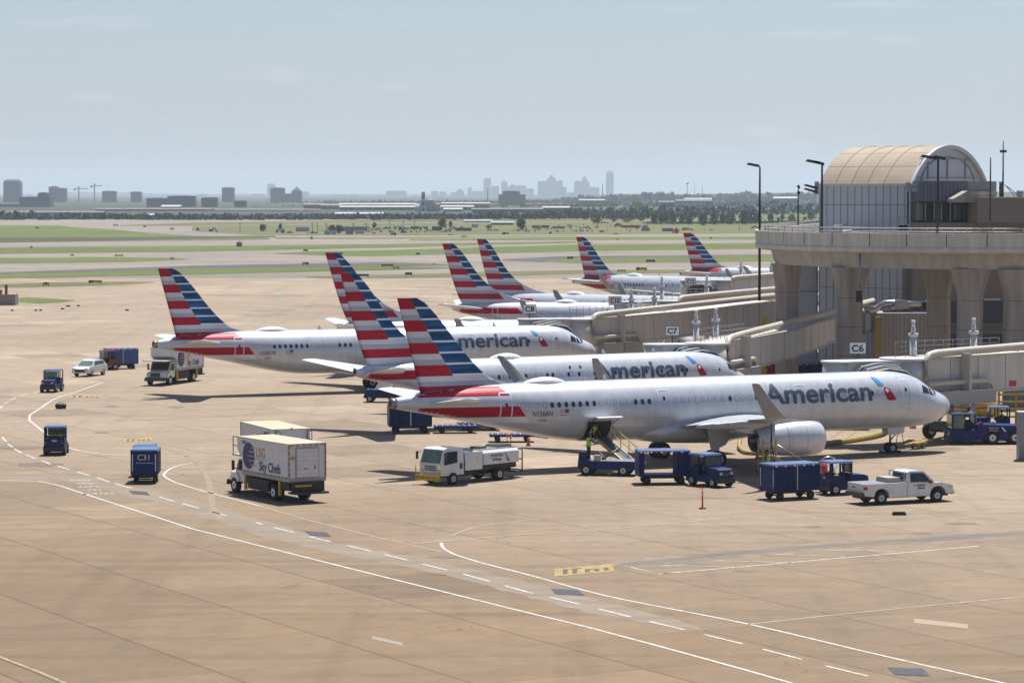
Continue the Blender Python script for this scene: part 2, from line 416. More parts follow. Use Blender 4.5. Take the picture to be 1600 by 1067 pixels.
    mb.cyl((-a + .35, 0, zc), (-a - .02, 0, zc), w * 1.06 + .05, M_TITAN, r1=w * 1.0, n=20); mb.cyl((-a - .01, 0, zc), (-a - .03, 0, zc), w * .8, M_BLK, n=20)
    mb.obj('exhaust_outlet', root)
    # gear
    g = T['ng']; mb = MB()
    mb.cyl((-g[0], 0, g[1]), (-g[0], 0, F.zb(g[0]) + .4), .09, M_MET); mb.cyl((-g[0] - .02, 0, g[1] + .5), (-g[0] + 1.1, 0, F.zb(g[0]) + .2), .05, M_MET)
    mb.cyl((-g[0], -.3, g[1]), (-g[0], .3, g[1]), .05, M_MET)
    for y in (-1, 1): mb.prism([(-g[0] + 1.0, F.zb(g[0]) + .1), (-g[0] - .5, F.zb(g[0]) + .1), (-g[0] - .4, F.zb(g[0]) - .45), (-g[0] + .9, F.zb(g[0]) - .35)], y * .36, y * .39, M_WHT)
    st = mb.obj('nose_gear', root)
    for y in (-.25, .25): mb = MB(); wheel(mb, (-g[0], y, g[1]), g[1], .22); mb.obj('wheel', st)
    g = T['mg']
    for sg in (1, -1):
        mb = MB(); mb.cyl((-g[0], -sg * g[1], g[2]), (-g[0] + .2, -sg * (g[1] - .1), 2.7), .14, M_MET); mb.cyl((-g[0], -sg * (g[1] - .5), g[2]), (-g[0], -sg * (g[1] + .5), g[2]), .07, M_MET)
        mb.cyl((-g[0], -sg * g[1], g[2] + .6), (-g[0] + .1, -sg * (g[1] - 1.7), 2.5), .07, M_MET)
        mb.prism([(-g[0] - .75, 2.9), (-g[0] + .95, 2.9), (-g[0] + .95, 1.9), (-g[0] + .7, 1.55), (-g[0] + .2, 1.35), (-g[0] + .1, .75), (-g[0] - .3, .7), (-g[0] - .55, 1.5)], -sg * (g[1] + .26), -sg * (g[1] + .30), M_WING)
        st = mb.obj('main_gear', root)
        for y in (-.45, .45): mb = MB(); wheel(mb, (-g[0], -sg * g[1] + y, g[2]), g[2], .40); mb.obj('wheel', st)
    # cockpit glass
    for quad in T['cockpit']:
        for sg in ((1, -1)):
            wrap(poly_bm([quad]), (lambda u, v, sg=sg: (lambda p: (p[0], p[1] * sg, p[2]))(F.pt(u, R(v), .012))), M_GLS, 'cockpit_window', root, cutx=.15, cutz=8)
    # doors
    for (a0, a1, z0, z1) in T['doors']:
        d = wrap(ring_bm(-a0, -a1, z0, z1, .16, .075), fn(.016), M_LWH, 'door', root, cutz=.15)
        wrap(poly_bm([rrect(-(a0 + a1) / 2 - .08, -(a0 + a1) / 2 + .1, z0 + 1.05, z0 + 1.3, .07)]), fn(.016), M_GLS, 'door_window', d)
    # passenger windows
    if T.get('wins'):
        wm = {}
        for k, (a, shut) in enumerate(T['wins']):
            b = poly_bm([rrect(-a - .145, -a + .145, T['wz'] - .20, T['wz'] + .20, .12)]); bmi = wrap(b, fn(.020), M_WFR, 'window_ring' if False else 'cabin_window', root, cutz=.14)
            b = poly_bm([rrect(-a - .11, -a + .11, T['wz'] - .165, T['wz'] + .165, .10)]); wrap(b, fn(.027), M_SHD if shut else M_GLS, 'pane', bmi, cutz=.12)
    # lettering
    t = T['text']
    b = fit_bm(text_bm('American', 1, .022), -t[0], -t[1], t[2], t[3])
    wrap(b, fn(.030), M_TXT, 'airline_lettering', root, cutz=.1)
    o, dz = T['sym']                                     # flight symbol: blue and red halves
    P = lambda pts: [(-(a + o), z + dz) for a, z in pts]
    wrap(poly_bm([P([(7.55, 5.60), (7.22, 5.57), (6.74, 5.02), (7.2, 5.01)])]), fn(.030), M_FLB, 'flight_symbol_blue', root, cutz=.1)
    wrap(poly_bm([P([(6.86, 4.50), (6.84, 4.82), (6.66, 4.92), (6.40, 4.76), (5.88, 3.99), (6.43, 3.95), (6.65, 4.03)])]), fn(.030), M_RED, 'flight_symbol_red', root, cutz=.1)
    wrap(poly_bm([P([(6.74, 4.60), (6.74, 4.76), (6.60, 4.82), (6.46, 4.70), (6.50, 4.54), (6.64, 4.50)])]), fn(.036), M_LWH, 'eagle_head_mark', root, cutz=.1)
    return root, F
def foil_ring2(a0, c, s, z, t, sg, n=7):
    """section of a winglet: thickness across span"""
    up, dn = [], []
    for i in range(n):
        q = (1 - math.cos(math.pi * i / (n - 1))) / 2
        h = t * c * math.sin(math.pi * q ** .7) + .004
        up.append((-(a0 + q * c), -s + h, z)); dn.append((-(a0 + q * c), -s - h, z))
    return up + dn[::-1][1:-1]
def registration(root, F, txt, ar, z, small, flag_a):
    fn = lambda off: (lambda u, v: F.side(-u, v, off))
    wrap(fit_bm(text_bm(txt, 1, .01), -ar[0], -ar[1], z, z + .38), fn(.014), M_TXT, 'registration_lettering', root, cutz=.15)
    if small: wrap(fit_bm(text_bm(small, 1, 0), -(ar[0] + ar[1]) / 2 - .3, -(ar[0] + ar[1]) / 2 + .3, z - .33, z - .17), fn(.014), M_TXT, 'small_lettering', root)
    a0, a1 = flag_a; n = 7; ps, ms = [], []
    for i in range(n):
        z0 = z + .04 + .36 * i / n; ps.append([(-a0, z0), (-a1, z0), (-a1, z0 + .38 / n), (-a0, z0 + .38 / n)]); ms.append(i % 2)
    ps.append([(-a1 - .30, z + .22), (-a1, z + .22), (-a1, z + .445), (-a1 - .30, z + .445)]); ms.append(2)
    f = wrap(poly_bm(ps[:7], ms[:7]), fn(.014), [mat('flag_red', (.55, .05, .06)), mat('flag_white', (.7, .7, .7)), M_TXT], 'flag', root, cutz=.2)
    wrap(poly_bm(ps[7:]), fn(.019), M_TXT, 'flag_canton', f)

A_ST = [(0, 3.32, 3.28, .03), (.08, 3.52, 3.02, .26), (.2, 3.70, 2.82, .45), (.5, 3.98, 2.55, .78), (1.0, 4.26, 2.30, 1.12), (1.6, 4.50, 2.10, 1.39), (2.1, 4.72, 1.99, 1.55), (2.7, 5.16, 1.91, 1.70), (3.3, 5.47, 1.86, 1.81),
        (4.2, 5.74, 1.82, 1.90), (5.4, 5.89, 1.79, 1.96), (7, 5.93, 1.79, 1.975), (10, 5.93, 1.79, 1.975), (28.5, 5.93, 1.79, 1.975), (30.5, 5.93, 1.85, 1.975), (32.5, 5.93, 2.08, 1.96), (34.5, 5.93, 2.46, 1.86), (36.5, 5.90, 2.90, 1.66),
        (38.5, 5.82, 3.34, 1.38), (40.5, 5.68, 3.78, 1.02), (42.5, 5.48, 4.16, .68), (43.8, 5.26, 4.40, .44), (44.5, 5.1, 4.56, .31)]
def a_bands():
    slant = lambda z: 36.9 - (5.85 - z) * .75
    return [([(42.85, 5.62), (42.7, 5.20), (slant(5.2) , 5.20), (slant(5.78), 5.78), (38.5, 5.78), (40.5, 5.66), (42.0, 5.50)], M_RED, 'red_band'),
            ([(42.75, 3.82), (42.65, 4.50), (slant(4.5), 4.50), (slant(3.80), 3.80)], M_RED, 'lower_red_band'),
            ([(42.72, 4.52), (42.72, 5.18), (slant(5.18), 5.18), (slant(4.52), 4.52)], M_G1, 'grey_band'),
            ([(43.2, 3.9), (42.8, 3.78), (slant(3.78), 3.78), (slant(3.4), 3.36), (38.6, 3.38)], M_LWH, 'white_band')]
FIN_A = dict(ztop=11.76, per=.745, n=7, t=.10,
    te=[(3.5, 41.9), (5.9, 42.45), (11.76, 44.0)], le=[(3.5, 34.0), (5.85, 35.6), (6.0, 36.3), (6.3, 37.1), (6.75, 37.75), (11.2, 41.75), (11.55, 42.15), (11.76, 42.6)][0:8],
    sp=[(5.5, 39.1), (6.55, 39.95), (11.76, 43.1)],
    low=[(6.545, 6.2, M_G1, M_G1, lambda z: 39.9), (6.2, 5.88, M_G2, M_G2, lambda z: 39.5), (5.88, 5.5, M_RED, M_RED, lambda z: 39)])
def wins(a0, a1, pitch, shut, skip=()):
    L = []; a = a0; k = 0
    while a < a1:
        if not any(p <= a <= q for p, q in skip): L.append((a, (k % len(shut)) in shut if isinstance(shut, set) else shut[k % len(shut)]))
        a += pitch; k += 1
    return L
A321 = dict(st=A_ST, bands=a_bands(), fin=FIN_A, dome=(33.1, 3.2), ant=(10.5, 28.2), dw=True,
    wing=[(1.2, 15.9, 7.9, 2.75, .13, .02), (2.0, 16.3, 7.4, 2.85, .13, .02), (6.4, 18.7, 4.6, 3.30, .12, .01), (11.5, 21.4, 3.1, 3.82, .11, 0), (16.5, 24.1, 1.75, 4.33, .10, 0), (16.95, 24.45, 1.55, 4.42, .09, 0)],
    wlet=[(16.9, 24.40, 1.65, 4.34), (17.25, 24.85, 1.5, 4.48), (17.5, 25.4, 1.3, 4.9), (17.75, 26.5, .9, 6.0), (17.9, 27.1, .6, 6.62), (17.92, 27.35, .35, 6.70)],
    canoes=[(6.6, 20.6, 25.1, 3.15), (9.6, 22.0, 25.5, 3.45), (12.7, 23.4, 26.3, 3.78)],
    eng=dict(s=5.75, z=1.92, a0=14.9, k=4, prof=[(.75, .86), (.25, .88), (.03, .97), (0, 1.02), (.10, 1.10), (.5, 1.17), (1.2, 1.20), (2.2, 1.20), (3.4, 1.10), (4.3, .95), (5.2, .78)],
             pylon=[(15.6, 3.05), (17.5, 3.35), (22.5, 3.2), (21.5, 2.6), (19.5, 2.2), (16, 2.9)]),
    stab=[(.4, 37.9, 4.0, 4.75), (1.2, 38.4, 3.6, 4.85), (6.0, 41.0, 1.7, 5.37), (6.22, 41.4, 1.2, 5.40)],
    belly=dict(a0=14.6, a1=27.6, w=2.18, h=1.05, z=2.42), ng=(5.07, .38), mg=(21.97, 3.795, .585),
    cockpit=[[(3.42, 23), (2.78, 26), (2.72, 44), (3.25, 46)][::1], [(2.70, 26), (2.12, 33), (2.20, 56), (2.62, 47)], [(2.06, 36), (1.80, 50), (1.78, 84), (2.28, 84), (2.18, 60)]],
    doors=[(5.42, 4.55, 3.50, 5.38), (14.25, 13.35, 3.58, 5.28), (25.3, 24.38, 3.5, 5.25), (37.2, 36.33, 3.42, 5.42)],
    wz=4.50, wins=None, text=(16.85, 7.95, 3.96, 5.36), sym=(0., 0.))
A321['wins'] = wins(6.3, 36, .533, [1, 1, 1, 0, 1, 1, 1, 1, 1, 1, 1, 1, 1, 0, 1, 1, 1, 1, 1, 1, 1, 0], skip=[(13.1, 14.5), (24.2, 25.5)])
_w = []                                                # aft windows: the open and closed blinds of the near jet
for (a, s_) in A321['wins']:
    if a > 25.5: s_ = a > 33.9 or (27.4 < a < 30.0) or abs(a - 26.2) < .01
    _w.append((a, s_))
A321['wins'] = _w
B_ST = [(0, 2.72, 2.68, .03), (.08, 2.92, 2.50, .24), (.2, 3.04, 2.36, .40), (.5, 3.28, 2.14, .68), (1.0, 3.55, 1.94, .98), (1.6, 3.84, 1.76, 1.24), (2.1, 4.20, 1.66, 1.40), (2.7, 4.72, 1.58, 1.53), (3.3, 4.98, 1.53, 1.62),
        (4.2, 5.20, 1.48, 1.74), (5.4, 5.36, 1.45, 1.83), (7, 5.45, 1.44, 1.88), (9, 5.46, 1.44, 1.88), (24, 5.46, 1.44, 1.88), (26, 5.46, 1.50, 1.88), (28, 5.46, 1.85, 1.82), (30, 5.44, 2.35, 1.68), (32, 5.40, 2.88, 1.44), (34, 5.34, 3.40, 1.12),
        (36, 5.26, 3.88, .76), (37.4, 5.18, 4.2, .46), (38.02, 5.08, 4.42, .28)]
FIN_B = dict(ztop=12.5, per=.757, n=7, t=.095,
    te=[(4.8, 36.6), (5.6, 37.1), (7.25, 37.75), (12.5, 39.3)], le=[(4.8, 24.), (5.3, 26.5), (5.6, 28.9), (6.2, 31.2), (7.1, 33.1), (12.2, 37.6), (12.5, 37.95)],
    sp=[(7.0, 34.9), (12.5, 38.55)],
    low=[(7.20, 6.85, M_G1, M_G1, lambda z: 35.), (6.85, 6.46, M_G2, M_G2, lambda z: 35.), (6.46, 5.77, M_RED, M_G1, lambda z: 32.3 - (6.46 - z) * .85), (5.77, 4.9, M_G1, M_G1, lambda z: 34)])
B738 = dict(st=B_ST, fin=FIN_B, dome=(24.2, 3.0), ant=(9.5, 14.5), dw=True,
    bands=[([(37.2, 4.07), (36.9, 4.78), (29.9, 4.78), (29.2, 4.07)], M_RED, 'lower_red_band')],
    wing=[(1.1, 14.6, 7.6, 2.2, .13, .02), (1.9, 15.1, 7.0, 2.3, .13, .02), (5.8, 17.6, 4.4, 2.75, .12, .01), (11.5, 21.0, 2.9, 3.35, .11, 0), (16.4, 24.4, 1.75, 3.9, .10, 0), (16.9, 24.75, 1.55, 3.95, .09, 0)],
    wlet=[(16.85, 24.75, 1.55, 3.9), (17.2, 25.15, 1.4, 4.08), (17.5, 25.65, 1.2, 4.5), (17.75, 26.7, .85, 5.6), (17.9, 27.15, .6, 6.3), (17.92, 27.35, .35, 6.36)],
    canoes=[(6.2, 19.4, 24.4, 2.65), (9.2, 21., 24.9, 2.95), (12.2, 22.6, 25.6, 3.25)],
    eng=dict(s=4.83, z=1.55, a0=12.6, k=4, flat=.9, prof=[(.7, .76), (.25, .78), (.03, .86), (0, .90), (.1, .98), (.5, 1.04), (1.2, 1.06), (2.0, 1.04), (2.8, .92), (3.4, .80)],
             pylon=[(13.2, 2.5), (15.5, 2.9), (19.5, 2.6), (18.5, 2.1), (17, 1.9), (13.6, 2.4)]),
    stab=[(.4, 33.7, 3.8, 4.6), (1.0, 34.1, 3.5, 4.65), (6.9, 37.5, 1.5, 5.35), (7.15, 37.9, 1.0, 5.38)],
    belly=dict(a0=13.6, a1=24.4, w=2.05, h=.95, z=2.0), ng=(4.0, .34), mg=(19.6, 2.86, .56),
    cockpit=[[(3.05, 26), (2.45, 30), (2.5, 50), (3.0, 50)], [(2.38, 30), (1.92, 36), (2.12, 62), (2.45, 52)], [(1.88, 40), (1.72, 52), (1.75, 84), (2.2, 84), (2.08, 64)]],
    doors=[(4.6, 3.75, 2.75, 4.55), (18.3, 17.8, 3.4, 4.4), (19.3, 18.8, 3.4, 4.4), (33.0, 32.3, 3.2, 4.85)],
    wz=4.02, wins=wins(5.6, 31, .508, [1, 0, 1, 1, 0, 0, 1, 1, 1, 0, 1, 1, 0]), text=(16.9, 7.7, 3.50, 4.90), sym=(-.30, -.46))
GRP = 'airliners parked nose-in at the gates'
def by_tail(px, Y, yd, a, extra=0):                      # nose position from the fin tip's pixel column and distance
    X = (px - 800) / FOC * Y; y = R(yd)
    return (X + math.cos(y) * a, Y + math.sin(y) * a, 0), y
def kill(o):
    for c in KIDS.pop(o.name, []): kill(c)
    bpy.data.objects.remove(o)
def drop(root, names):
    for o in list(KIDS.get(root.name, [])):
        if o.name.split('.')[0] in names: KIDS[root.name].remove(o); kill(o)
        else: drop(o, names)
jetA, FA = build_jet('airliner', A321, (31.70, 212.26, 0), R(26.87), 'nearest silver airliner, its rear cargo door open above a belt loader', GRP)
jetB, FB = build_jet('airliner', B738, (20.0, 248.0, 0), R(32.0), 'second nearest airliner, standing just behind the one with the open cargo door', GRP)
jet3 = dup(jetA, (8.14, 284.8, 0), R(23.14), 'airliner without winglets, its whole tail and striped fin in the clear on the left')
drop(jet3, ('winglet',))
l, y = by_tail(508, 303, 7, 39.3); jet4 = dup(jetB, l, y, 'airliner hidden but for its striped fin and white back, beyond the jet without winglets')
l, y = by_tail(691, 356, -7, 39.3); jet5 = dup(jetB, l, y, 'airliner behind the C8 gate sign, left of two fins standing close together')
l, y = by_tail(745, 391, -31, 39.3); jet6 = dup(jetB, l, y, 'airliner whose fin is the right one of two fins standing close together')
l, y = by_tail(900, 459, -36, 44.0); jet7 = dup(jetA, l, y, 'airliner behind the C12 gate sign, its rear windows and red tail band showing')
l, y = by_tail(1067, 503, -22, 44.0); jet8 = dup(jetA, l, y, 'farthest airliner, its fin beside the end of the curved viaduct')
for j in (jet4, jet5, jet6):
    drop(j, ('cabin_window', 'wheel', 'fan', 'exhaust_plug', 'cowl_seam'))
drop(jet8, ('cabin_window',))
registration(jetA, FA, 'N156AN', (34.9, 33.46), 3.75, '156', (32.9, 32.25))
registration(jet3, FA, 'N580UW', (34.9, 33.3), 3.72, '580', (32.4, 31.7))
registration(jet7, FA, 'N103NN', (34.9, 33.3), 3.72, '103', (32.4, 31.7))
# open rear cargo hold on the nearest jet
mb = MB(); fn = lambda u, v: FA.side(-u, v, .022)
hold = wrap(poly_bm([rrect(-30.75, -28.95, 1.98, 3.32, .12)]), fn, M_BLK, 'cargo_hold_opening', jetA, cutz=.12)
wrap(ring_bm(-30.85, -28.85, 1.9, 3.40, .14, .10), lambda u, v: FA.side(-u, v, .03), M_WING, 'door_frame', hold, cutz=.12)
mb = MB(); N = 8; up, dn = [], []
for k in range(N + 1):
    q = k / N; y = -1.95 - 1.5 * q; z = 3.42 + .26 * math.sin(q * 2.2) + .02 * k / N
    up.append((y, z)); dn.append((y, z - .09))
mb.prism(up + dn[::-1], -30.8, -28.9, M_WHT, plane='yz')
mb.cyl((-30.75, -2.0, 3.1), (-30.75, -2.9, 3.55), .03, M_DKM); mb.cyl((-28.95, -2.0, 3.1), (-28.95, -2.9, 3.55), .03, M_DKM)
mb.obj('cargo_door', jetA)
# ------------------------------------------------------------------ ground, airfield strips, painted markings
def ground_mat(name, cols, kind):
    m = bpy.data.materials.new(name); m.use_nodes = True
    n, l = m.node_tree.nodes, m.node_tree.links; p = n['Principled BSDF']; p.inputs['Roughness'].default_value = .88
    p.inputs['Specular IOR Level'].default_value = .25
    t = n.new('ShaderNodeTexCoord')
    def noise(scale, detail=5, st=None, rot=0, rough=.55):
        mp = n.new('ShaderNodeMapping'); mp.inputs['Rotation'].default_value = (0, 0, rot)
        if st: mp.inputs['Scale'].default_value = st
        z = n.new('ShaderNodeTexNoise'); z.inputs['Scale'].default_value = scale; z.inputs['Detail'].default_value = detail; z.inputs['Roughness'].default_value = rough
        l.new(t.outputs['Object'], mp.inputs['Vector']); l.new(mp.outputs['Vector'], z.inputs['Vector']); return z.outputs['Fac']
    def ramp(src, a, b, c0, c1):
        r = n.new('ShaderNodeMapRange'); r.inputs[1].default_value = a; r.inputs[2].default_value = b; r.inputs[3].default_value = c0; r.inputs[4].default_value = c1
        l.new(src, r.inputs[0]); return r.outputs[0]
    def mixc(fac, a, b):
        x = n.new('ShaderNodeMix'); x.data_type = 'RGBA'
        l.new(fac, x.inputs[0]) if not isinstance(fac, float) else setattr(x.inputs[0], 'default_value', fac)
        for k, c in ((6, a), (7, b)):
            if isinstance(c, tuple): x.inputs[k].default_value = (*c, 1)
            else: l.new(c, x.inputs[k])
        return x.outputs[2]
    def math_(op, a, b=None):
        x = n.new('ShaderNodeMath'); x.operation = op
        for k, c in ((0, a), (1, b)):
            if c is None: continue
            if isinstance(c, (int, float)): x.inputs[k].default_value = c
            else: l.new(c, x.inputs[k])
        return x.outputs[0]
    if kind == 'apron':
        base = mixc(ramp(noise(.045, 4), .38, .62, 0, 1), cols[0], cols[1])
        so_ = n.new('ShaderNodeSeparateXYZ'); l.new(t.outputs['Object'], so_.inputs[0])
        edge = math_('ADD', so_.outputs[1], math_('MULTIPLY', so_.outputs[0], .9))      # paler towards gates: cleaner concrete, plus distant haze and grazing light put into colour
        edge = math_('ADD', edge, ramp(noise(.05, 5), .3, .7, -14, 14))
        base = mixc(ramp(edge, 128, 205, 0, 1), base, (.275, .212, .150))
        # concrete slabs, 7.5 m, each its own tone, dark sealed joints
        mp = n.new('ShaderNodeMapping'); mp.vector_type = 'POINT'; mp.inputs['Rotation'].default_value = (0, 0, R(61)); mp.inputs['Scale'].default_value = (1 / 7.5,) * 3
        l.new(t.outputs['Object'], mp.inputs['Vector'])
        fl = n.new('ShaderNodeVectorMath'); fl.operation = 'FLOOR'; l.new(mp.outputs['Vector'], fl.inputs[0])
        wn_ = n.new('ShaderNodeTexWhiteNoise'); l.new(fl.outputs[0], wn_.inputs['Vector'])
        fr = n.new('ShaderNodeVectorMath'); fr.operation = 'FRACTION'; l.new(mp.outputs['Vector'], fr.inputs[0])
        sp = n.new('ShaderNodeSeparateXYZ'); l.new(fr.outputs[0], sp.inputs[0])
        jx = math_('ABSOLUTE', math_('SUBTRACT', sp.outputs[0], .5)); jy = math_('ABSOLUTE', math_('SUBTRACT', sp.outputs[1], .5))
        j1 = ramp(jy, .490, .496, 0, .58); j2 = ramp(jx, .4925, .498, 0, .42)
        j = math_('MAXIMUM', j1, j2)
        patchy = math_('ADD', ramp(wn_.outputs['Value'], .95, .96, 0, .12), ramp(wn_.outputs['Value'], .03, .045, -.12, 0))
        tone = math_('MULTIPLY', math_('ADD', patchy, ramp(wn_.outputs['Value'], 0, 1, .93, 1.06)), math_('MULTIPLY', ramp(noise(.6, 8, rough=.7), .3, .7, .88, 1.12), ramp(noise(14, 3), .3, .7, .95, 1.05)))
        # scuffed tyre tracks and old scrubbed streaks running along the traffic directions
        st1 = ramp(noise(.5, 6, (.05, 1, 1), R(12)), .50, .74, 1.0, .80); st2 = ramp(noise(.45, 6, (1, .045, 1), R(-28)), .52, .76, 1.0, .84)
        lt = ramp(noise(.35, 7, (.07, 1, 1), R(-24)), .55, .78, 1.0, 1.16)
        tone = math_('MULTIPLY', tone, math_('MULTIPLY', st1, math_('MULTIPLY', st2, lt)))
        big = ramp(noise(.012, 3), .35, .65, .92, 1.07); tone = math_('MULTIPLY', tone, big)
        oil = ramp(noise(.22, 4), .69, .76, 1.0, .62); tone = math_('MULTIPLY', tone, oil)
        vo = n.new('ShaderNodeTexVoronoi'); vo.feature = 'DISTANCE_TO_EDGE'; vo.inputs['Scale'].default_value = .09; mq = n.new('ShaderNodeVectorMath'); mq.operation = 'MULTIPLY_ADD'; l.new(t.outputs['Object'], mq.inputs[0]); mq.inputs[1].default_value = (1, 1, 1)
        nn_ = n.new('ShaderNodeTexNoise'); nn_.inputs['Scale'].default_value = .3; l.new(t.outputs['Object'], nn_.inputs['Vector']); sc9 = n.new('ShaderNodeVectorMath'); sc9.operation = 'SCALE'; sc9.inputs['Scale'].default_value = 6; l.new(nn_.outputs['Color'], sc9.inputs[0]); l.new(sc9.outputs[0], mq.inputs[2]); l.new(mq.outputs[0], vo.inputs['Vector'])
        crack = math_('MULTIPLY', ramp(vo.outputs['Distance'], .001, .005, .28, 0), ramp(noise(.05, 2), .5, .6, 0, 1)); tone = math_('SUBTRACT', tone, crack)
        sc = n.new('ShaderNodeVectorMath'); sc.operation = 'SCALE'; l.new(base, sc.inputs[0]); l.new(tone, sc.inputs['Scale'])
        l.new(mixc(j, sc.outputs[0], (.04, .03, .024)), p.inputs['Base Color'])
    else:
        k = cols[2] if len(cols) > 2 else .02
        base = mixc(ramp(noise(k, 5, (1, 1, 1)), .35, .65, 0, 1), cols[0], cols[1])
        tone = math_('MULTIPLY', ramp(noise(.25, 6), .3, .7, .82, 1.18), ramp(noise(k * 3, 5, (.3, 1, 1)), .3, .7, .85, 1.15))
        sc = n.new('ShaderNodeVectorMath'); sc.operation = 'SCALE'; l.new(base, sc.inputs[0]); l.new(tone, sc.inputs['Scale'])
        l.new(sc.outputs[0], p.inputs['Base Color'])
    return m
G_APR = ground_mat('apron_concrete', [(.195, .134, .080), (.172, .121, .075)], 'apron')  # near tones darkened further, partly a lens vignette put into the colour
G_CON = ground_mat('taxiway_concrete', [(.220, .188, .153), (.19, .162, .134), .01], 'f')
G_GRS = ground_mat('airfield_grass', [(.070, .098, .010), (.105, .120, .026), .012], 'f')
G_DRY = ground_mat('dry_grass', [(.088, .098, .024), (.125, .118, .042), .01], 'f')
G_MUD = ground_mat('dark_grass', [(.045, .045, .022), (.065, .06, .03), .02], 'f')
G_ASP = ground_mat('asphalt', [(.085, .077, .075), (.07, .066, .066), .02], 'f')
G_TER = ground_mat('terrain', [(.026, .040, .018), (.045, .052, .028), .004], 'f')
P_WHT = mat('white_road_paint', (.46, .44, .40), .7, var=.35, scale=3)
P_OLD = mat('worn_white_paint', (.30, .245, .195), .8, var=.18, scale=1.2)
P_YEL = mat('yellow_road_paint', (.29, .20, .075), .8, var=.4, scale=2.5)
P_RED = mat('worn_red_paint', (.24, .10, .075), .8, var=.15)
P_BLK = mat('black_road_paint', (.07, .06, .05), .8, var=.4)

def sheet(name, pts, z, m, kind='structure', label=None):
    bm = bmesh.new(); f = bm.faces.new([bm.verts.new((p[0], p[1], z)) for p in pts]); bm.normal_update()
    if f.normal.z < 0: f.normal_flip()
    me = bpy.data.meshes.new(name); bmesh.ops.triangulate(bm, faces=bm.faces[:]); bm.to_mesh(me); bm.free(); me.materials.append(m)
    o = bpy.data.objects.new(name, me); COL.objects.link(o); o['kind'] = kind
    return o
sheet('ground', [(-45000, -300), (45000, -300), (45000, 80000), (-45000, 80000)], -.15, G_TER)
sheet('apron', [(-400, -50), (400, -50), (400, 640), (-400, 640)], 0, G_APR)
sheet('airfield_paving', [(-700, 640), (900, 640), (1400, 2150), (-1400, 2000)], -.05, G_CON)
def strip(name, top, bot, z, m, ext=True):
    """top / bottom edges as photo pixels; outer ends are carried past the frame"""
    f = lambda L: [at(x, y)[:2] for x, y in L]
    T, B = f(top), f(bot)
    return sheet(name, T + B[::-1], z, m)
L, Rr = -350, 2000                                        # strips continue past both picture edges
strip('grass_strip', [(L, 384.5), (0, 387), (300, 384), (600, 381.5), (900, 377.2)], [(L, 400), (0, 396.6), (300, 393.3), (600, 387), (900, 379.2)][::1], .0, G_GRS)
strip('grass_strip', [(640, 374), (900, 370.5), (1190, 369.8), (Rr, 368)], [(640, 375.6), (900, 375.3), (1190, 374), (Rr, 371)], .0, G_GRS)
strip('grass_strip', [(428, 396), (500, 392.5), (600, 391), (900, 382.3), (1190, 379.5), (Rr, 374)], [(428, 396.3), (520, 399.8), (600, 400), (900, 392.5), (1190, 389), (Rr, 380)], .0, G_GRS)
strip('grass_strip', [(L, 406), (0, 403), (100, 403), (130, 401.5), (270, 403), (300, 404.8)], [(L, 416), (0, 411.5), (100, 410.2), (200, 409), (270, 406.5), (300, 405.2)], .0, G_GRS)
strip('asphalt_shoulder', [(L, 432), (0, 425.5), (150, 420.5), (300, 415), (600, 409.7), (700, 413)], [(L, 437), (0, 429.5), (150, 424.8), (300, 419.9), (600, 415.8), (700, 415)], .0, G_ASP)
strip('asphalt_shoulder', [(785, 405), (880, 400.5), (1190, 397.8), (Rr, 392)], [(785, 407), (850, 409.5), (880, 406), (1190, 400.4), (Rr, 395)], .0, G_ASP)
strip('grass_strip', [(L, 437), (0, 429.2), (150, 424.5), (300, 419.7), (600, 415.6), (722, 418)], [(L, 446), (0, 435.7), (150, 431.5), (300, 428.7), (600, 422), (722, 418.8)], .01, G_GRS)
strip('grass_strip', [(855, 408), (900, 403), (1190, 400), (Rr, 394)], [(855, 408.6), (900, 411), (1190, 408.3), (Rr, 401)], .01, G_GRS)
strip('grass_strip', [(478, 432.5), (600, 429.7), (740, 425.5), (900, 422.3), (1190, 420.3), (Rr, 414)], [(478, 433.2), (540, 434.8), (600, 434.6), (740, 431.8), (900, 428), (1190, 424.6), (Rr, 418)], .01, G_DRY)
strip('grass_strip', [(L, 449), (0, 444), (100, 441), (200, 440), (242, 440.8)], [(L, 458), (0, 449.8), (100, 448.2), (200, 444.8), (242, 441.6)], .01, G_DRY)
strip('grass_patch', [(25, 466), (45, 464.5), (80, 466.5), (118, 469.5)], [(25, 472), (60, 474.4), (100, 472.5), (118, 470)], .01, G_GRS)
# far side: banks, verges and the service road
strip('grass_bank', [(L, 352), (93, 352.5), (110, 355), (175, 358.5), (230, 364), (300, 368.5), (420, 372)], [(L, 382), (0, 379.5), (150, 377), (300, 375.5), (420, 374.5)], .0, G_GRS)
strip('dark_verge', [(L, 371), (0, 371.5), (150, 371.5), (300, 369.5), (430, 368.8)], [(L, 380), (0, 379), (150, 376.5), (300, 373.5), (430, 370.8)], .03, G_MUD)
strip('grass_field', [(188, 352.2), (300, 348.2), (600, 343.2), (900, 341), (1300, 334), (Rr, 332)], [(188, 353), (300, 352.8), (600, 348.2), (900, 346), (1300, 339.5), (Rr, 337)], .0, G_DRY)
strip('grass_field', [(300, 353.8), (600, 349.2), (900, 347.2), (1300, 341), (Rr, 338)], [(300, 361), (400, 367.5), (600, 368), (900, 366), (1300, 364), (Rr, 360)], .0, G_DRY)
strip('thin_verge', [(430, 371), (600, 371.5), (900, 367.6)], [(430, 373), (600, 373.2), (900, 368.6)], .0, G_DRY)

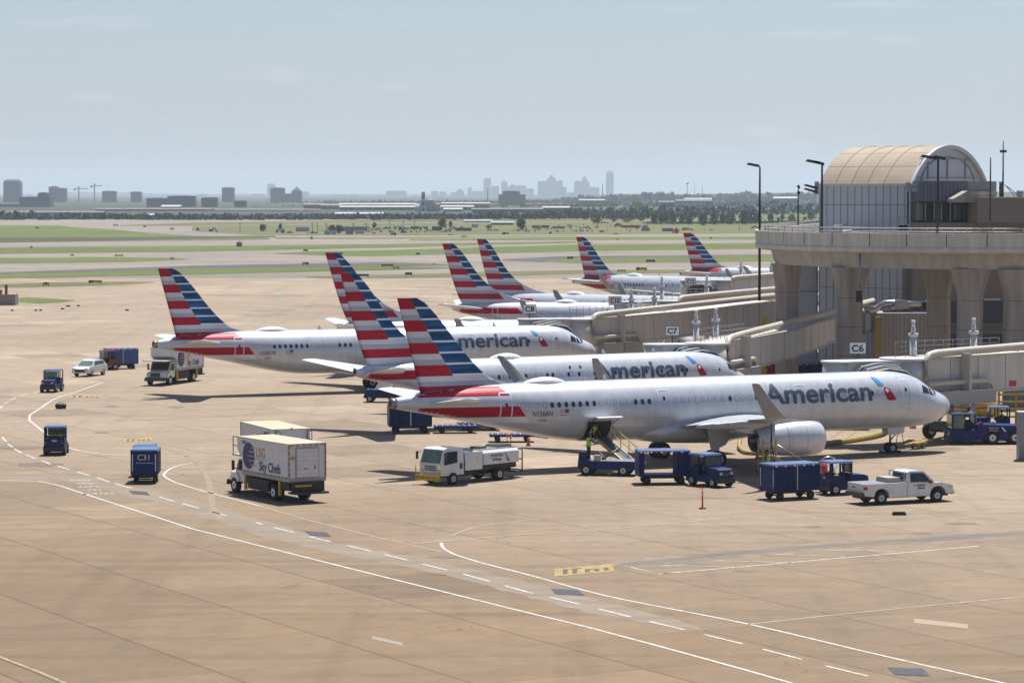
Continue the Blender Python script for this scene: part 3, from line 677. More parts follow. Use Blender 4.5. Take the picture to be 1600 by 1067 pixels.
# --- painted lines on the apron
def line(name, px, w, m, z=.012, mb=None, closed=False):
    P = [at(x, y) for x, y in px]; n = len(P); Lf, Rt = [], []
    for i, p in enumerate(P):
        d = (P[min(i + 1, n - 1)] - P[max(i - 1, 0)]).normalized(); nn = Vector((-d.y, d.x, 0)) * (w * .39)
        Lf.append(p + nn); Rt.append(p - nn)
    own = mb is None; mb = mb or MB()
    vs = [(*p[:2], z) for p in Lf + Rt]
    mb.add(vs, [(i, i + 1, n + i + 1, n + i) for i in range(n - 1)], m)
    return mb.obj(name, kind='structure') if own else mb
def smooth_px(pts, k=6):
    xs = list(range(len(pts))); out = []
    fx, fy = pchip(xs, [p[0] for p in pts]), pchip(xs, [p[1] for p in pts])
    for i in range((len(pts) - 1) * k + 1): out.append((fx(i / k), fy(i / k)))
    return out
E_ = smooth_px
line('road_edge_line', [(-120, 748), (0, 750)] + E_([(60, 752), (90, 758), (130, 771), (220, 800), (300, 826)])[0:] + [(420, 856), (545, 887.5), (680, 921), (800, 951), (920, 980), (1040, 1012), (1160, 1045), (1300, 1085)], .22, P_WHT)
line('lane_line', E_([(325, 721), (290, 725), (265, 733), (256, 742), (268, 751), (300, 762), (408, 791)]), .20, P_WHT)
line('lane_line', [(408, 791), (480, 812), (600, 842), (690, 862)], .2, P_OLD)
line('stand_edge_line', E_([(1060, 796), (900, 805), (800, 815), (740, 824), (705, 837)]), .22, P_OLD)
line('stand_edge_line', E_([(689, 848), (692, 855), (706, 864), (745, 877), (830, 899), (940, 929), (1170, 975), (1370, 1022), (1640, 1083)][0:]), .22, P_WHT)
line('lane_line', E_([(160, 598), (120, 612), (86, 623), (60, 640), (46, 650), (46, 656), (55, 664), (75, 680), (100, 697), (140, 707), (200, 711.5), (280, 712.5), (370, 711)]), .24, P_WHT)
for a in ([(45, 631 + 16), (200, 642.5), (420, 637), (560, 631)], [(55, 662), (250, 655.5), (500, 642), (620, 637)], [(170, 605), (330, 606), (520, 603)], [(170, 620.5), (250, 622)],
          [(520, 690), (620, 700), (760, 716)], [(480, 775), (560, 762), (660, 756)], [(600, 812), (720, 826)]):
    line('faint_line', a, .16, P_OLD)
mb = MB()
for a, b in (((0, 638), (4, 634)), ((6, 631), (14, 628)), ((16, 625), (25, 621)), ((32, 618.5), (44, 615.5)), ((52, 614), (65, 610.5)), ((3, 683), (10, 690)), ((12, 693.5), (20, 699)), ((23, 701.5), (34, 708)),
             ((41, 710.5), (56, 716.5)), ((65, 719.5), (80, 725.5)), ((90, 728), (109, 734)), ((120, 737), (140, 743)), ((151, 746), (171, 753)), ((180, 755.5), (206, 763)), ((248, 776), (272, 783)), ((285, 786.5), (311, 794)),
             ((330, 799), (355, 806)), ((400, 816), (410, 819)), ((428, 824), (460, 832)), ((483, 838), (517, 846)), ((542, 852), (580, 861)), ((600, 866), (637, 875)), ((660, 881), (699, 890.5)), ((723, 896.5), (765, 908)),
             ((789, 915), (833, 927)), ((860, 933), (907, 944)), ((935, 951), (985, 963.5)), ((1014, 970.5), (1069, 983.5)), ((1100, 991), (1160, 1005.5)), ((1192, 1014), (1253, 1030)), ((1290, 1040), (1356, 1056)), ((1400, 1067), (1470, 1084))):
    line('', [a, b], .2, P_WHT, mb=mb)
mb.obj('lane_dashes', kind='structure')
line('hatch_border', [(985, 886), (1030, 896.5), (1370, 867), (1530, 853)], .2, P_WHT)
mb = MB()
for a, b in (((1036, 883), (1150, 886)), ((1120, 875.5), (1240, 879)), ((1205, 866), (1320, 869)), ((1290, 859), (1400, 861)), ((1036, 896), (1062, 893))): line('', [a, b], .14, P_WHT, mb=mb)
mb.obj('hatch_lines', kind='structure')
line('lead_in_line', [(955, 886.5), (1040, 880), (1120, 871), (1230, 861), (1420, 846)], .18, P_YEL)
line('stand_line', [(1170, 975), (1300, 961), (1440, 947), (1640, 928)], .26, P_OLD)
line('stand_line', [(1165, 793), (1230, 797), (1300, 801.5), (1400, 804), (1480, 800), (1560, 793.5), (1640, 800)], .14, P_OLD)
line('worn_line', [(640, 850), (800, 836), (960, 826), (1150, 808)], .3, P_OLD)
line('yellow_taxi_line', [(-60, 1003), (0, 1026), (60, 1049), (130, 1079)], .28, P_YEL, z=.016)
line('yellow_taxi_line_backing', [(-60, 1003), (0, 1026), (60, 1049), (130, 1079)], .5, P_BLK, z=.010)
line('faint_line', E_([(680, 700 - 8), (560, 690), (480, 690)]), .12, P_OLD)
line('red_stand_line', [(1300, 700), (1330, 680), (1345, 668)], .16, P_RED); line('red_stand_line', [(1180 + 90, 697), (1300, 683), (1318, 672)], .16, P_RED)
line('worn_curve', E_([(230, 694), (262, 701), (290, 711), (313, 728), (328, 760), (332, 790), (345, 812)]), .5, mat('faint_pale_track', (.245,.18,.12), .9, var=.12))
# stand numbers in worn yellow blocks
def yblock(cx, cy, w, h, sk=0):
    mb = MB(); c = at(cx, cy); u = (at(cx + w / 2, cy - sk) - c); v = (at(cx, cy - h / 2) - c)
    def q(a0, a1, b0, b1, m, z):
        P = [c + u * a + v * b for a, b in ((a0, b0), (a1, b0), (a1, b1), (a0, b1))]; mb.add([(p.x, p.y, z) for p in P], [(0, 1, 2, 3)], m)
    q(-1, 1, -1, 1, P_YEL, .012)
    for a in (-.72, -.40, .02, .34, .66): q(a, a + .16, -.62, .1 if a > 0 else .62, P_BLK, .018)
    q(-.4, -.1, .35, .62, P_BLK, .0182); q(.02, .5, -.05, .12, P_BLK, .0182)
    mb.obj('stand_number_block', kind='structure')
yblock(913, 890.5, 92, 12, 4); yblock(215, 687.5, 46, 6, 1.2); yblock(133, 619.5, 52, 4.5, -.3)
# worded lane markings, too worn to read more than strokes
P_OLD2 = mat('worn_wording_paint', (.36, .32, .27), .8, var=.3, scale=3)
def words(lines, cx, cy, w, rot_px):
    c = at(cx, cy); d = (at(cx + rot_px[0], cy + rot_px[1]) - c).normalized(); n = Vector((-d.y, d.x, 0))
    mb = MB()
    for i, tx in enumerate(lines):
        bm = text_bm(tx, 1.0, .02, 'CENTER'); idx = {}
        vs = []
        for v in bm.verts:
            idx[v.index] = len(vs); p = c + d * (v.co.x * w + i * w * .9) + n * ((v.co.y - i * 1.45) * w * 2.2); vs.append((p.x, p.y, .012))
        mb.add(vs, [tuple(idx[v.index] for v in f.verts) for f in bm.faces], P_OLD2); bm.free()
    mb.obj('lane_wording', kind='structure')
words(['PASS', 'ON', 'LEFT', 'TO', 'GATES'], 124, 751.5, .66, (30, 0)); words(['YIELD', 'TO', 'AIRCRAFT'], 16, 660.5, .62, (20, 0))
# drains, patches and repairs
def patch(name, cx, cy, w, h, m, sk=0, z=.010):
    c = at(cx, cy); u = at(cx + w / 2, cy + sk) - c; v = at(cx, cy - h / 2) - c
    P = [c - u - v, c + u - v, c + u + v, c - u + v]; return sheet(name, P, z, m)
G_GRT = mat('drain_grating', (.05, .055, .07), .6, .4, var=.2)
for cx, cy, w, h in ((887, 925, 42, 8), (497, 834, 32, 6), (1420, 1049, 52, 11), (218, 770, 26, 5)):
    mb = MB(); c = at(cx, cy); u = (at(cx + w / 2, cy + 1) - c); v = (at(cx - w * .1, cy - h / 2) - c)
    for k in range(8):
        a0, a1 = -1 + k * .25, -1 + k * .25 + .19
        P = [c + u * a + v * b for a, b in ((a0, -1), (a1, -1), (a1, 1), (a0, 1))]; mb.add([(p.x, p.y, .02) for p in P], [(0, 1, 2, 3)], G_GRT)
    P = [c + u * a + v * b for a, b in ((-1.08, -1.1), (1.08, -1.1), (1.08, 1.1), (-1.08, 1.1))]; mb.add([(p.x, p.y, .012) for p in P], [(0, 1, 2, 3)], P_BLK)
    mb.obj('drain_grate', kind='structure')
G_PAT = mat('pale_concrete_patch', (.25, .215, .17), .9, var=.1)
patch('concrete_patch', 605, 1001, 48, 5, G_PAT, 5.5); patch('concrete_patch', 1470, 974, 84, 7, mat('tan_patch', (.30, .235, .165), .9, var=.1), 4.5)
G_OIL = mat('oil_stain', (.135, .10, .072), .85, var=.3, scale=2)
def stain(cx, cy, w, h, m=G_OIL):
    c = at(cx, cy); u = at(cx + w / 2, cy) - c; v = at(cx, cy - h / 2) - c; P = []
    for k in range(18):
        a = 2 * math.pi * k / 18; r = .75 + .35 * random.random(); P.append(c + u * (r * math.cos(a)) + v * (r * math.sin(a)))
    sheet('oil_stain', P, .006, m)
for s_ in ((1500, 818, 60, 4), (175, 635, 26, 3), (275, 636, 30, 2.5), (1270, 823, 30, 3), (60, 726, 80, 8), (30, 700, 90, 6), (1440, 833, 30, 3), (700, 870, 60, 5), (640, 820, 30, 2), (160, 676, 24, 3)): stain(*s_)

def streak(name, px, w, cols):
    """rubber-darkened wheel track, built up in thin feathered layers"""
    for k, c_ in enumerate(cols):
        P = [at(x, y) for x, y in px]; n = len(P); m = mat('rubber_film_%d' % k if False else 'rubber_film' + 'abc'[k], c_, .85, var=.18, scale=.8, stretch=(.3, 1, 1)); L_, R_ = [], []
        ww = w * (1 - .3 * k)
        fx, fy = pchip(range(n), [p.x for p in P]), pchip(range(n), [p.y for p in P]); M = 60; Q = [Vector((fx(i * (n - 1) / M), fy(i * (n - 1) / M), 0)) for i in range(M + 1)]
        for i, p in enumerate(Q):
            d = (Q[min(i + 1, M)] - Q[max(i - 1, 0)]).normalized(); nn = Vector((-d.y, d.x, 0)); e = min(1, i / 6, (M - i) / 6) ** .6
            L_.append(p + nn * ww * e * random.uniform(.35, .6)); R_.append(p - nn * ww * e * random.uniform(.35, .6))
        mb = MB(); N = M + 1; mb.add([(*p[:2], .004 + .0015 * k) for p in L_ + R_], [(i, i + 1, N + i + 1, N + i) for i in range(M)], m); mb.obj(name, kind='structure')
streak('tyre_track', [(960, 884), (1050, 876), (1180, 862), (1330, 851), (1460, 842), (1640, 829)], 3.4, [(.20, .155, .110), (.165, .13, .095), (.135, .108, .082)])
streak('tyre_track', [(1090, 742), (1180, 740), (1290, 722), (1400, 706), (1500, 699)], 4.5, [(.225, .175, .125), (.19, .15, .108)])
streak('tyre_track', [(0, 752), (90, 745), (220, 770), (330, 800), (500, 850), (700, 890), (900, 940), (1100, 985)], 2.6, [(.195, .14, .092)])
# ------------------------------------------------------------------ far country: woods, towers, sheds, airfield furniture
M_LEAF = mat('far_foliage', (.020, .038, .014), .9, var=.45, scale=.25)
M_LEAF2 = mat('near_foliage', (.036, .056, .018), .9, var=.5, scale=.5)
M_TRUNK = mat('tree_bark', (.07, .055, .04), .9)
def crown(mb, c, rx, ry, h, m, n=60, lf=.9):
    """leaf clumps scattered through an uneven crown volume"""
    for k in range(n):
        while True:
            x, y, z = (random.uniform(-1, 1) for _ in range(3))
            if x * x + y * y + z * z < 1 and random.random() < .35 + .65 * (x * x + y * y + z * z): break
        w = 1 - .35 * max(z, 0)
        p = Vector((c[0] + x * rx * w, c[1] + y * ry * w, c[2] + h * (.5 + .5 * z) + random.uniform(-.1, .1) * h))
        r = lf * random.uniform(.5, 1.15); a = Vector((random.uniform(-1, 1), random.uniform(-1, 1), random.uniform(-1, 1))).normalized(); b = a.orthogonal().normalized(); d = a.cross(b)
        vs = [p + b * (r * math.cos(t) * random.uniform(.7, 1.2)) + d * (r * math.sin(t) * random.uniform(.7, 1.2)) for t in (0, 1.05, 2.1, 3.14, 4.2, 5.2)]
        mb.add(vs, [(0, 1, 2, 3, 4, 5)], m)
        mb.add([p + a * r * .6] + vs[::2], [(0, 1, 2), (0, 2, 3), (0, 3, 1)], m)
def wood(name, x0, x1, Yf, top_px, base_px, m, depth=60, dens=1.0):
    """far woodland that reads as one mass; top_px is a list of (px, py)"""
    mb = MB(); fx = pchip([p[0] for p in top_px], [p[1] for p in top_px]); px = x0
    while px < x1:
        Y = Yf * random.uniform(1, 1 + depth / 1000.); s = FOC / Y
        h = (base_px(px) - fx(px)) / s * random.uniform(.72, 1.08); X = (px - 800) / s
        zb = CAMH - (base_px(px) - HZ) / s; w = h * random.uniform(.7, 1.3)
        crown(mb, (X, Y + random.uniform(0, 12), zb), w, w, h, m, n=int(16 * dens), lf=h * .30)
        px += max(w * s * .55, 1.0)
    return mb.obj(name, kind='stuff')
wood('far_woodland', -30, 1100, 1990, [(-30, 330), (60, 333), (140, 334.5), (300, 334), (500, 334), (700, 333), (900, 331), (1100, 328)], lambda x: 347.2 - .0065 * max(x, 0), M_LEAF, dens=2.2)
wood('near_scrub_line', 860, 1400, 2300, [(860, 326), (1100, 322), (1400, 318)], lambda x: 335 - .003 * (x - 860), M_LEAF, dens=.9)
wood('ridge_woodland', 880, 1420, 5200, [(880, 309), (930, 305), (985, 303.5), (1010, 302), (1080, 304.5), (1160, 301), (1200, 303), (1300, 300), (1420, 300)], lambda x: 317.5, M_LEAF, depth=150, dens=2)
wood('ridge_woodland', -30, 1000, 5000, [(-30, 320), (120, 322), (300, 321), (560, 314), (640, 314), (820, 313), (1000, 309)], lambda x: 326 - .008 * max(x, 0), M_LEAF, depth=120, dens=1.8)
wood('valley_woodland', 700, 1420, 3600, [(700, 321), (860, 319), (960, 317), (1100, 317), (1260, 316), (1420, 315)], lambda x: 324, M_LEAF, depth=250, dens=1.4)
wood('town_trees', -30, 760, 3900, [(-30, 322), (100, 324), (250, 323), (400, 322), (560, 319), (760, 317)], lambda x: 327, M_LEAF, depth=200, dens=1.2)
# hills as gentle rises on the horizon
def ridge(name, Y, pts, m, depth=2500):
    s = FOC / Y; mb = MB(); top = [((x - 800) / s, Y, CAMH - (y - HZ) / s) for x, y in pts]
    vs = [(x, Y - 500, -.5) for x, y_, z in top] + top + [(x, Y + depth, -.5) for x, y_, z in top]; n = len(top)
    mb.add(vs, [(r * n + i, r * n + i + 1, (r + 1) * n + i + 1, (r + 1) * n + i) for r in (0, 1) for i in range(n - 1)], m, True)
    return mb.obj(name, kind='structure')
ridge('far_hills', 17000, [(-200, 304), (90, 303.9), (103, 301), (130, 299.8), (152, 301.5), (165, 303), (185, 301), (200, 300.5), (215, 302), (300, 304), (380, 303.5), (500, 304), (900, 304), (1700, 303.5)], M_LEAF)
ridge('wooded_hill', 6200, [(800, 318), (880, 308), (985, 303.5), (1080, 304), (1160, 302), (1300, 301), (1700, 300)], G_TER, 3000)
# --- single trees beyond the taxiways
def tree(px, base, top, w, label):
    p = at(px, base); s = FOC / p.y; h = (base - top) / s; wd = w / 2 / s
    r = empty('tree', p, random.uniform(0, 6), label, 'tree', 'trees standing beyond the taxiways')
    mb = MB(); mb.cyl((0, 0, -.2), (0, .1, h * .5), .25, M_TRUNK, r1=.1, n=7)
    for k in range(3):
        a = random.uniform(0, 6.28); mb.cyl((0, 0, h * (.2 + .08 * k)), (math.cos(a) * wd * .6, math.sin(a) * wd * .6, h * (.5 + .1 * k)), .1, M_TRUNK, r1=.03, n=5)
    mb.obj('trunk', r)
    mb = MB()
    for k in range(4):
        ox, oz = random.uniform(-.45, .45) * wd, random.uniform(0, .16) * h * k / 2
        crown(mb, (ox, random.uniform(-.3, .3) * wd, h * .02 + oz), wd * .75, wd * .75, h * .95 - oz, M_LEAF2, n=110, lf=h * .062)
    mb.obj('crown', r)
ORD = ['first', 'second', 'third', 'fourth', 'fifth', 'sixth', 'seventh', 'eighth', 'ninth', 'tenth', 'eleventh', 'twelfth', 'thirteenth', 'fourteenth', 'fifteenth', 'sixteenth']
T_ = [(310 + 128, 361, 350, 7), (411, 362, 351, 9), (519, 365.5, 351, 16), (530, 365, 351, 10), (585, 356, 347.5, 8), (692, 356, 340.5, 14), (705, 354, 345, 8), (763, 358, 351, 14), (815, 359, 340, 18), (935, 350.5, 337, 22),
      (958, 347, 336, 14), (978, 348, 331.5, 30), (1003, 346, 337, 13), (1022, 350, 334, 12), (1033, 350, 334.5, 12), (1040, 349, 335, 9), (1051, 350, 334, 14), (1067, 350, 336, 12), (1077, 351, 336, 14), (1099, 352.5, 333, 20),
      (1117, 351.5, 332, 17), (1129, 350, 333, 12), (1140, 351, 330.5, 24), (1160, 351, 329, 20), (1172, 350.5, 328.5, 22), (1183, 349, 332, 14), (1204, 348, 333, 13), (1216, 346, 339, 6), (1223, 345, 334.5, 8), (1237, 346, 334, 15), (1258, 344, 338, 8), (1268, 344, 331, 14)]
NEARBY = ['lone small tree left of the parked trailers, near the square frame', 'stunted tree beside the square frame on posts', 'bushy tree in front of the pale containers', 'second tree against the pale containers, right of the bushier one', 'small dark tree among the yard vehicles',
          'tall tree left of the long grey sheds, above the striped fins', 'smaller tree at the right foot of the tall one left of the grey sheds', 'low pale bush before the long grey sheds', 'round dark tree right of the long grey sheds', 'round tree before the red containers, left of the big clump',
          'thin tree on the left edge of the big clump by the lime crane', 'broadest tree, standing below the lime crane', 'small round tree between the red containers and the tree row', 'first tree of the long row right of the red containers', 'second tree of the long row right of the red containers',
          'thin third tree of the long row', 'fourth tree of the long row, with a wide crown', 'fifth tree of the long row, paler than its neighbours', 'sixth tree of the long row, low and wide', 'dark full tree left of the gap above the farthest fin',
          'tall tree just right of the gap above the farthest fin', 'narrow tree between two tall ones above the farthest fin', 'tall wide tree above the tip of the farthest fin', 'tall tree left of the lamp post on the viaduct end', 'tallest tree of the row, close left of the viaduct lamp post', 'tree touching the left side of the viaduct lamp post',
          'first tree right of the viaduct lamp post', 'tiny tree right of the viaduct lamp post', 'small tree left of the slim viaduct mast', 'wide low tree behind the slim viaduct mast', 'small bush right of the slim viaduct mast', 'tree at the left edge of the vaulted station']
for (px, b, t, w), lb in zip(T_, NEARBY): tree(px, b, t, w, lb)

wood('scrub_understorey', 1008, 1290, 1720, [(1008, 346.5), (1100, 346), (1200, 345), (1290, 343)], lambda x: 351.5 - .012 * (x - 1008), M_LEAF2, depth=40, dens=1.2)
# --- far towers and blocks
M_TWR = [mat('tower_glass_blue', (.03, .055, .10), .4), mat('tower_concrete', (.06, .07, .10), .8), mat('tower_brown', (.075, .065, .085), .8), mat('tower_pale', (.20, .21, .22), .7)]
M_TWIN = mat('tower_window_bands', (.05, .065, .08), .3)
def tower(px0, px1, top, Y, label, m, kind='flat', group='towers on the skyline', bands=True, name='office_tower', base=None):
    s = FOC / Y; w = (px1 - px0) / s; h = CAMH - (top - HZ) / s; X = ((px0 + px1) / 2 - 800) / s; d = w * .8
    r = empty(name, (X, Y, 0), 0, label, 'tower' if h > 60 else 'building', group)
    mb = MB()
    if kind == 'flat': mb.box(-w / 2, w / 2, -d / 2, d / 2, -1, h, m); mb.box(-w * .3, w * .3, -d * .3, d * .3, h, h + h * .03, m)
    elif kind == 'dome':
        mb.box(-w / 2, w / 2, -d / 2, d / 2, -1, h - w * .22, m)
        mb.loft([[(x * q, y * q, z) for x, y in ((-w / 2, -d / 2), (w / 2, -d / 2), (w / 2, d / 2), (-w / 2, d / 2))] for q, z in ((1, h - w * .22), (.88, h - w * .1), (.55, h))], m, smooth=False)
    elif kind == 'spire':
        zq = max(h * .5, h - w * .5); mb.box(-w / 2, w / 2, -d / 2, d / 2, -1, zq, m); mb.loft([[(x * q, y * q, z) for x, y in ((-w / 2, -d / 2), (w / 2, -d / 2), (w / 2, d / 2), (-w / 2, d / 2))] for q, z in ((1, zq), (.02, h))], m, smooth=False)
    elif kind == 'step':
        mb.box(-w / 2, w / 2, -d / 2, d / 2, -1, h * .72, m); mb.box(-w * .3, w * .28, -d * .3, d * .3, h * .72, h * .88, m); mb.box(-w * .13, w * .1, -d * .2, d * .2, h * .88, h, m)
    elif kind == 'round':
        N = 14; mb.loft([[(w / 2 * q * math.cos(2 * math.pi * i / N), d / 2 * q * math.sin(2 * math.pi * i / N), z) for i in range(N)] for q, z in ((1, -1), (1, h * .86), (.86, h * .95), (.5, h))], m, smooth=False)
    mb.obj('wall', r)
    if bands and Y < 15000:
        mb = MB(); nb = int((h * .84 - 4) / 4)
        for k in range(min(nb, 30)): mb.box(-w / 2 * .94, w / 2 * .94, -d / 2 - .1, d / 2 + .1, 4 + k * 4, 6.0 + k * 4, M_TWIN)
        mb.obj('window_bands', r)
YL = 5600
for a in ((8, 34.5, 280, 'dark round-shouldered tower at the far left of the skyline', 0, 'dome'), (78, 93, 292, 'glass slab tower at the left, the taller half of a joined pair', 0, 'flat'), (92, 105.5, 294.5, 'glass slab tower, the lower right half of a joined pair', 0, 'flat'),
          (161.5, 182.5, 299, 'brown block tower right of the two cranes', 2, 'flat'), (205.5, 222, 300, 'smaller brown block tower right of the first brown one', 2, 'flat'), (348, 367, 293.5, 'blue glass tower standing alone left of the middle', 0, 'flat'),
          (423.5, 445.5, 294, 'square-topped glass tower beside the pointed one', 0, 'flat'), (456, 472.5, 292, 'tower with a pyramid roof', 0, 'spire'), (445, 457, 303, 'low block joining the square tower and the pyramid-roofed one', 0, 'flat')):
    tower(a[0], a[1], a[2], YL, a[3], M_TWR[a[4]], a[5])
for a in ((-10, 37, 319, 'lowest dark block at the left edge, under the round-shouldered tower', 0), (34, 82, 308, 'long low block between the round-shouldered tower and the glass pair', 1), (61, 78, 301.5, 'stepped roof block left of the glass pair', 1), (231, 265, 310, 'low dark block right of the second brown tower', 0),
          (264, 306, 306.5, 'wide brown block with a set-back top', 2), (316, 341, 309, 'low stepped block left of the blue glass tower', 0), (367, 386, 314, 'long low block at the right foot of the blue glass tower', 0), (779, 821, 304, 'wide brown office block in front of the far downtown', 2), (785, 812, 299, 'raised middle of the wide brown office block', 2)):
    tower(a[0], a[1], a[2], 3800 if a[0] < 700 else 4500, a[3], M_TWR[a[4]], 'flat', 'low blocks on the skyline', name='office_block')
YD = 15000
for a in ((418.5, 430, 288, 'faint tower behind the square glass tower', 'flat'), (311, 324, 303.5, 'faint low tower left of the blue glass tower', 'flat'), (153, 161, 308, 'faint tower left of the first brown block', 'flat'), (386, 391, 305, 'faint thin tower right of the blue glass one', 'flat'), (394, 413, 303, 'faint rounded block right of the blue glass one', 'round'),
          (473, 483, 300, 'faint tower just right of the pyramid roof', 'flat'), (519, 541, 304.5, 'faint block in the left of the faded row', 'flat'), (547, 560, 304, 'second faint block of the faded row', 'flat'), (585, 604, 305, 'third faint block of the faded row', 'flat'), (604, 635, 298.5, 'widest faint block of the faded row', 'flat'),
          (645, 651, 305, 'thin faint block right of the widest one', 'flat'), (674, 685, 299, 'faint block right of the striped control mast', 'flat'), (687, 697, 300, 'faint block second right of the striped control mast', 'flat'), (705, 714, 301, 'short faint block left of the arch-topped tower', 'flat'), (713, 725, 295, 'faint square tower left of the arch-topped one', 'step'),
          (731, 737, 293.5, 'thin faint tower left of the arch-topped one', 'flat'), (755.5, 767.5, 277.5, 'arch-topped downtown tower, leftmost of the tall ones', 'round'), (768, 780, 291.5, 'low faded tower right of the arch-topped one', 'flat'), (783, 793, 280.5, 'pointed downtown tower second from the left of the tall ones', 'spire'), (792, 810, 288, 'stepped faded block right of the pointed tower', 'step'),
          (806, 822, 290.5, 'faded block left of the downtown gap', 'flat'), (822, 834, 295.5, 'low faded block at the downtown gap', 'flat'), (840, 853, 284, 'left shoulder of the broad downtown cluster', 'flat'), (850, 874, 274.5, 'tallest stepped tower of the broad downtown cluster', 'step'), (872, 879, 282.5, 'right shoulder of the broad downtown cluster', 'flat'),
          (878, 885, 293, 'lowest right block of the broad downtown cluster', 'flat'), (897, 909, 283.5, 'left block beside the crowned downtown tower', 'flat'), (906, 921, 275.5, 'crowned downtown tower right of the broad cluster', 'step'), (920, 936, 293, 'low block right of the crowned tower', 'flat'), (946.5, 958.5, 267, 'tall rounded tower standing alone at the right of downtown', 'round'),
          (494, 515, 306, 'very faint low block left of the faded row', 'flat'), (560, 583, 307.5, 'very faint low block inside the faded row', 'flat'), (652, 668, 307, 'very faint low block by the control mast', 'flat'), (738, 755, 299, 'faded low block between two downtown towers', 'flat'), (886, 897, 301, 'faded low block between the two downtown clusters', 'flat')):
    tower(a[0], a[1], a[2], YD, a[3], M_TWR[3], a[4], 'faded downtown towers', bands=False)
# cranes
M_CRN = mat('crane_steel', (.20, .19, .18), .6)
for cx, top, l0, l1, lb in ((124, 295.5, 116, 138.5, 'left construction crane on the skyline'), (148.5, 291, 142.5, 160, 'right construction crane on the skyline, the taller one')):
    s = FOC / 5800; z = CAMH - (top - HZ) / s; r = empty('tower_crane', ((cx - 800) / s, 5800, 0), 0, lb, 'crane', 'cranes on the skyline')
    MB().box(-1, 1, -1, 1, 0, z, M_CRN).obj('mast', r); mb = MB(); mb.box((l0 - cx) / s, (l1 - cx) / s, -.8, .8, z - .3, z + 1.3, M_CRN); mb.obj('jib', r)
    MB().box((l0 - cx) / s, (l0 - cx) / s + 3.5, -1.4, 1.4, z - 3.4, z - .3, M_CRN).obj('counterweight', r); MB().box(-1.2, 1.2, -1.2, 1.2, z, z + 5, M_CRN).obj('tower_head', r)
M_POLE = mat('mast_grey', (.17, .17, .18), .6)
for cx, top, Y, w, lb in ((762, 293, 4500, .9, 'thin dark mast left of the wide brown office block'), (941.5, 287, 4500, .9, 'thin mast left of the lone rounded tower'), (1073.5, 287, 7000, 1.2, 'water-tower-like mast on the right horizon'), (1085, 289, 7000, .7, 'thin mast on the right horizon'), (1097, 289, 7000, .8, 'second thin mast on the right horizon')):
    s = FOC / Y; z = CAMH - (top - HZ) / s; mb = MB(); mb.cyl((0, 0, 0), (0, 0, z), w, M_POLE, r1=w * .6, n=8)
    if cx == 1073.5: mb.sph((0, 0, z), 3.6, M_POLE, sc=(1, 1, .7))
    mb.obj('radio_mast', loc=((cx - 800) / s, Y, 0), label=lb, cat='mast', group='masts on the horizon')
# white sheds and the striped mast beyond the wood
M_SHW = mat('shed_white_roof', (.38, .39, .40), .6, var=.08, scale=.05); M_SHG = mat('shed_grey_wall', (.19, .185, .20), .8, var=.12, scale=.05); M_SHP = mat('shed_mauve_wall', (.15, .13, .14), .8, var=.12, scale=.05)
M_DARKW = mat('shed_dark_opening', (.06, .065, .08), .6)
def shed(px0, px1, roof, wall, base, Y, label, mw=M_SHG, mr=M_SHW, wins=0, group='sheds beyond the far woodland'):
    s = FOC / Y; w = (px1 - px0) / s; X = ((px0 + px1) / 2 - 800) / s; z = lambda y: CAMH - (y - HZ) / s; d = max(14, (wall - roof) * Y / max(4, roof - HZ) * .8)
    zw = max(z(wall), .8); b = max(-1, min(z(base), zw - 1)); b = -1
    r = empty('shed', (X, Y, 0), 0, label, 'shed', group)
    MB().box(-w / 2, w / 2, 0, 30, b, zw, mw).obj('wall', r)
    mb = MB(); mb.prism([(-.8, zw), (15, zw + max(.8, (wall - roof) / s)), (30.8, zw), (30.8, zw - .3), (-.8, zw - .3)], -w / 2 - .5, w / 2 + .5, mr, plane='yz'); mb.obj('roof', r)
    if wins:
        for k in range(wins):
            x = -w / 2 + w * (k + .5) / wins; MB().box(x - w / wins * .32, x + w / wins * .32, -.15, .05, zw * .25, zw * .7, M_DARKW).obj('window', r)
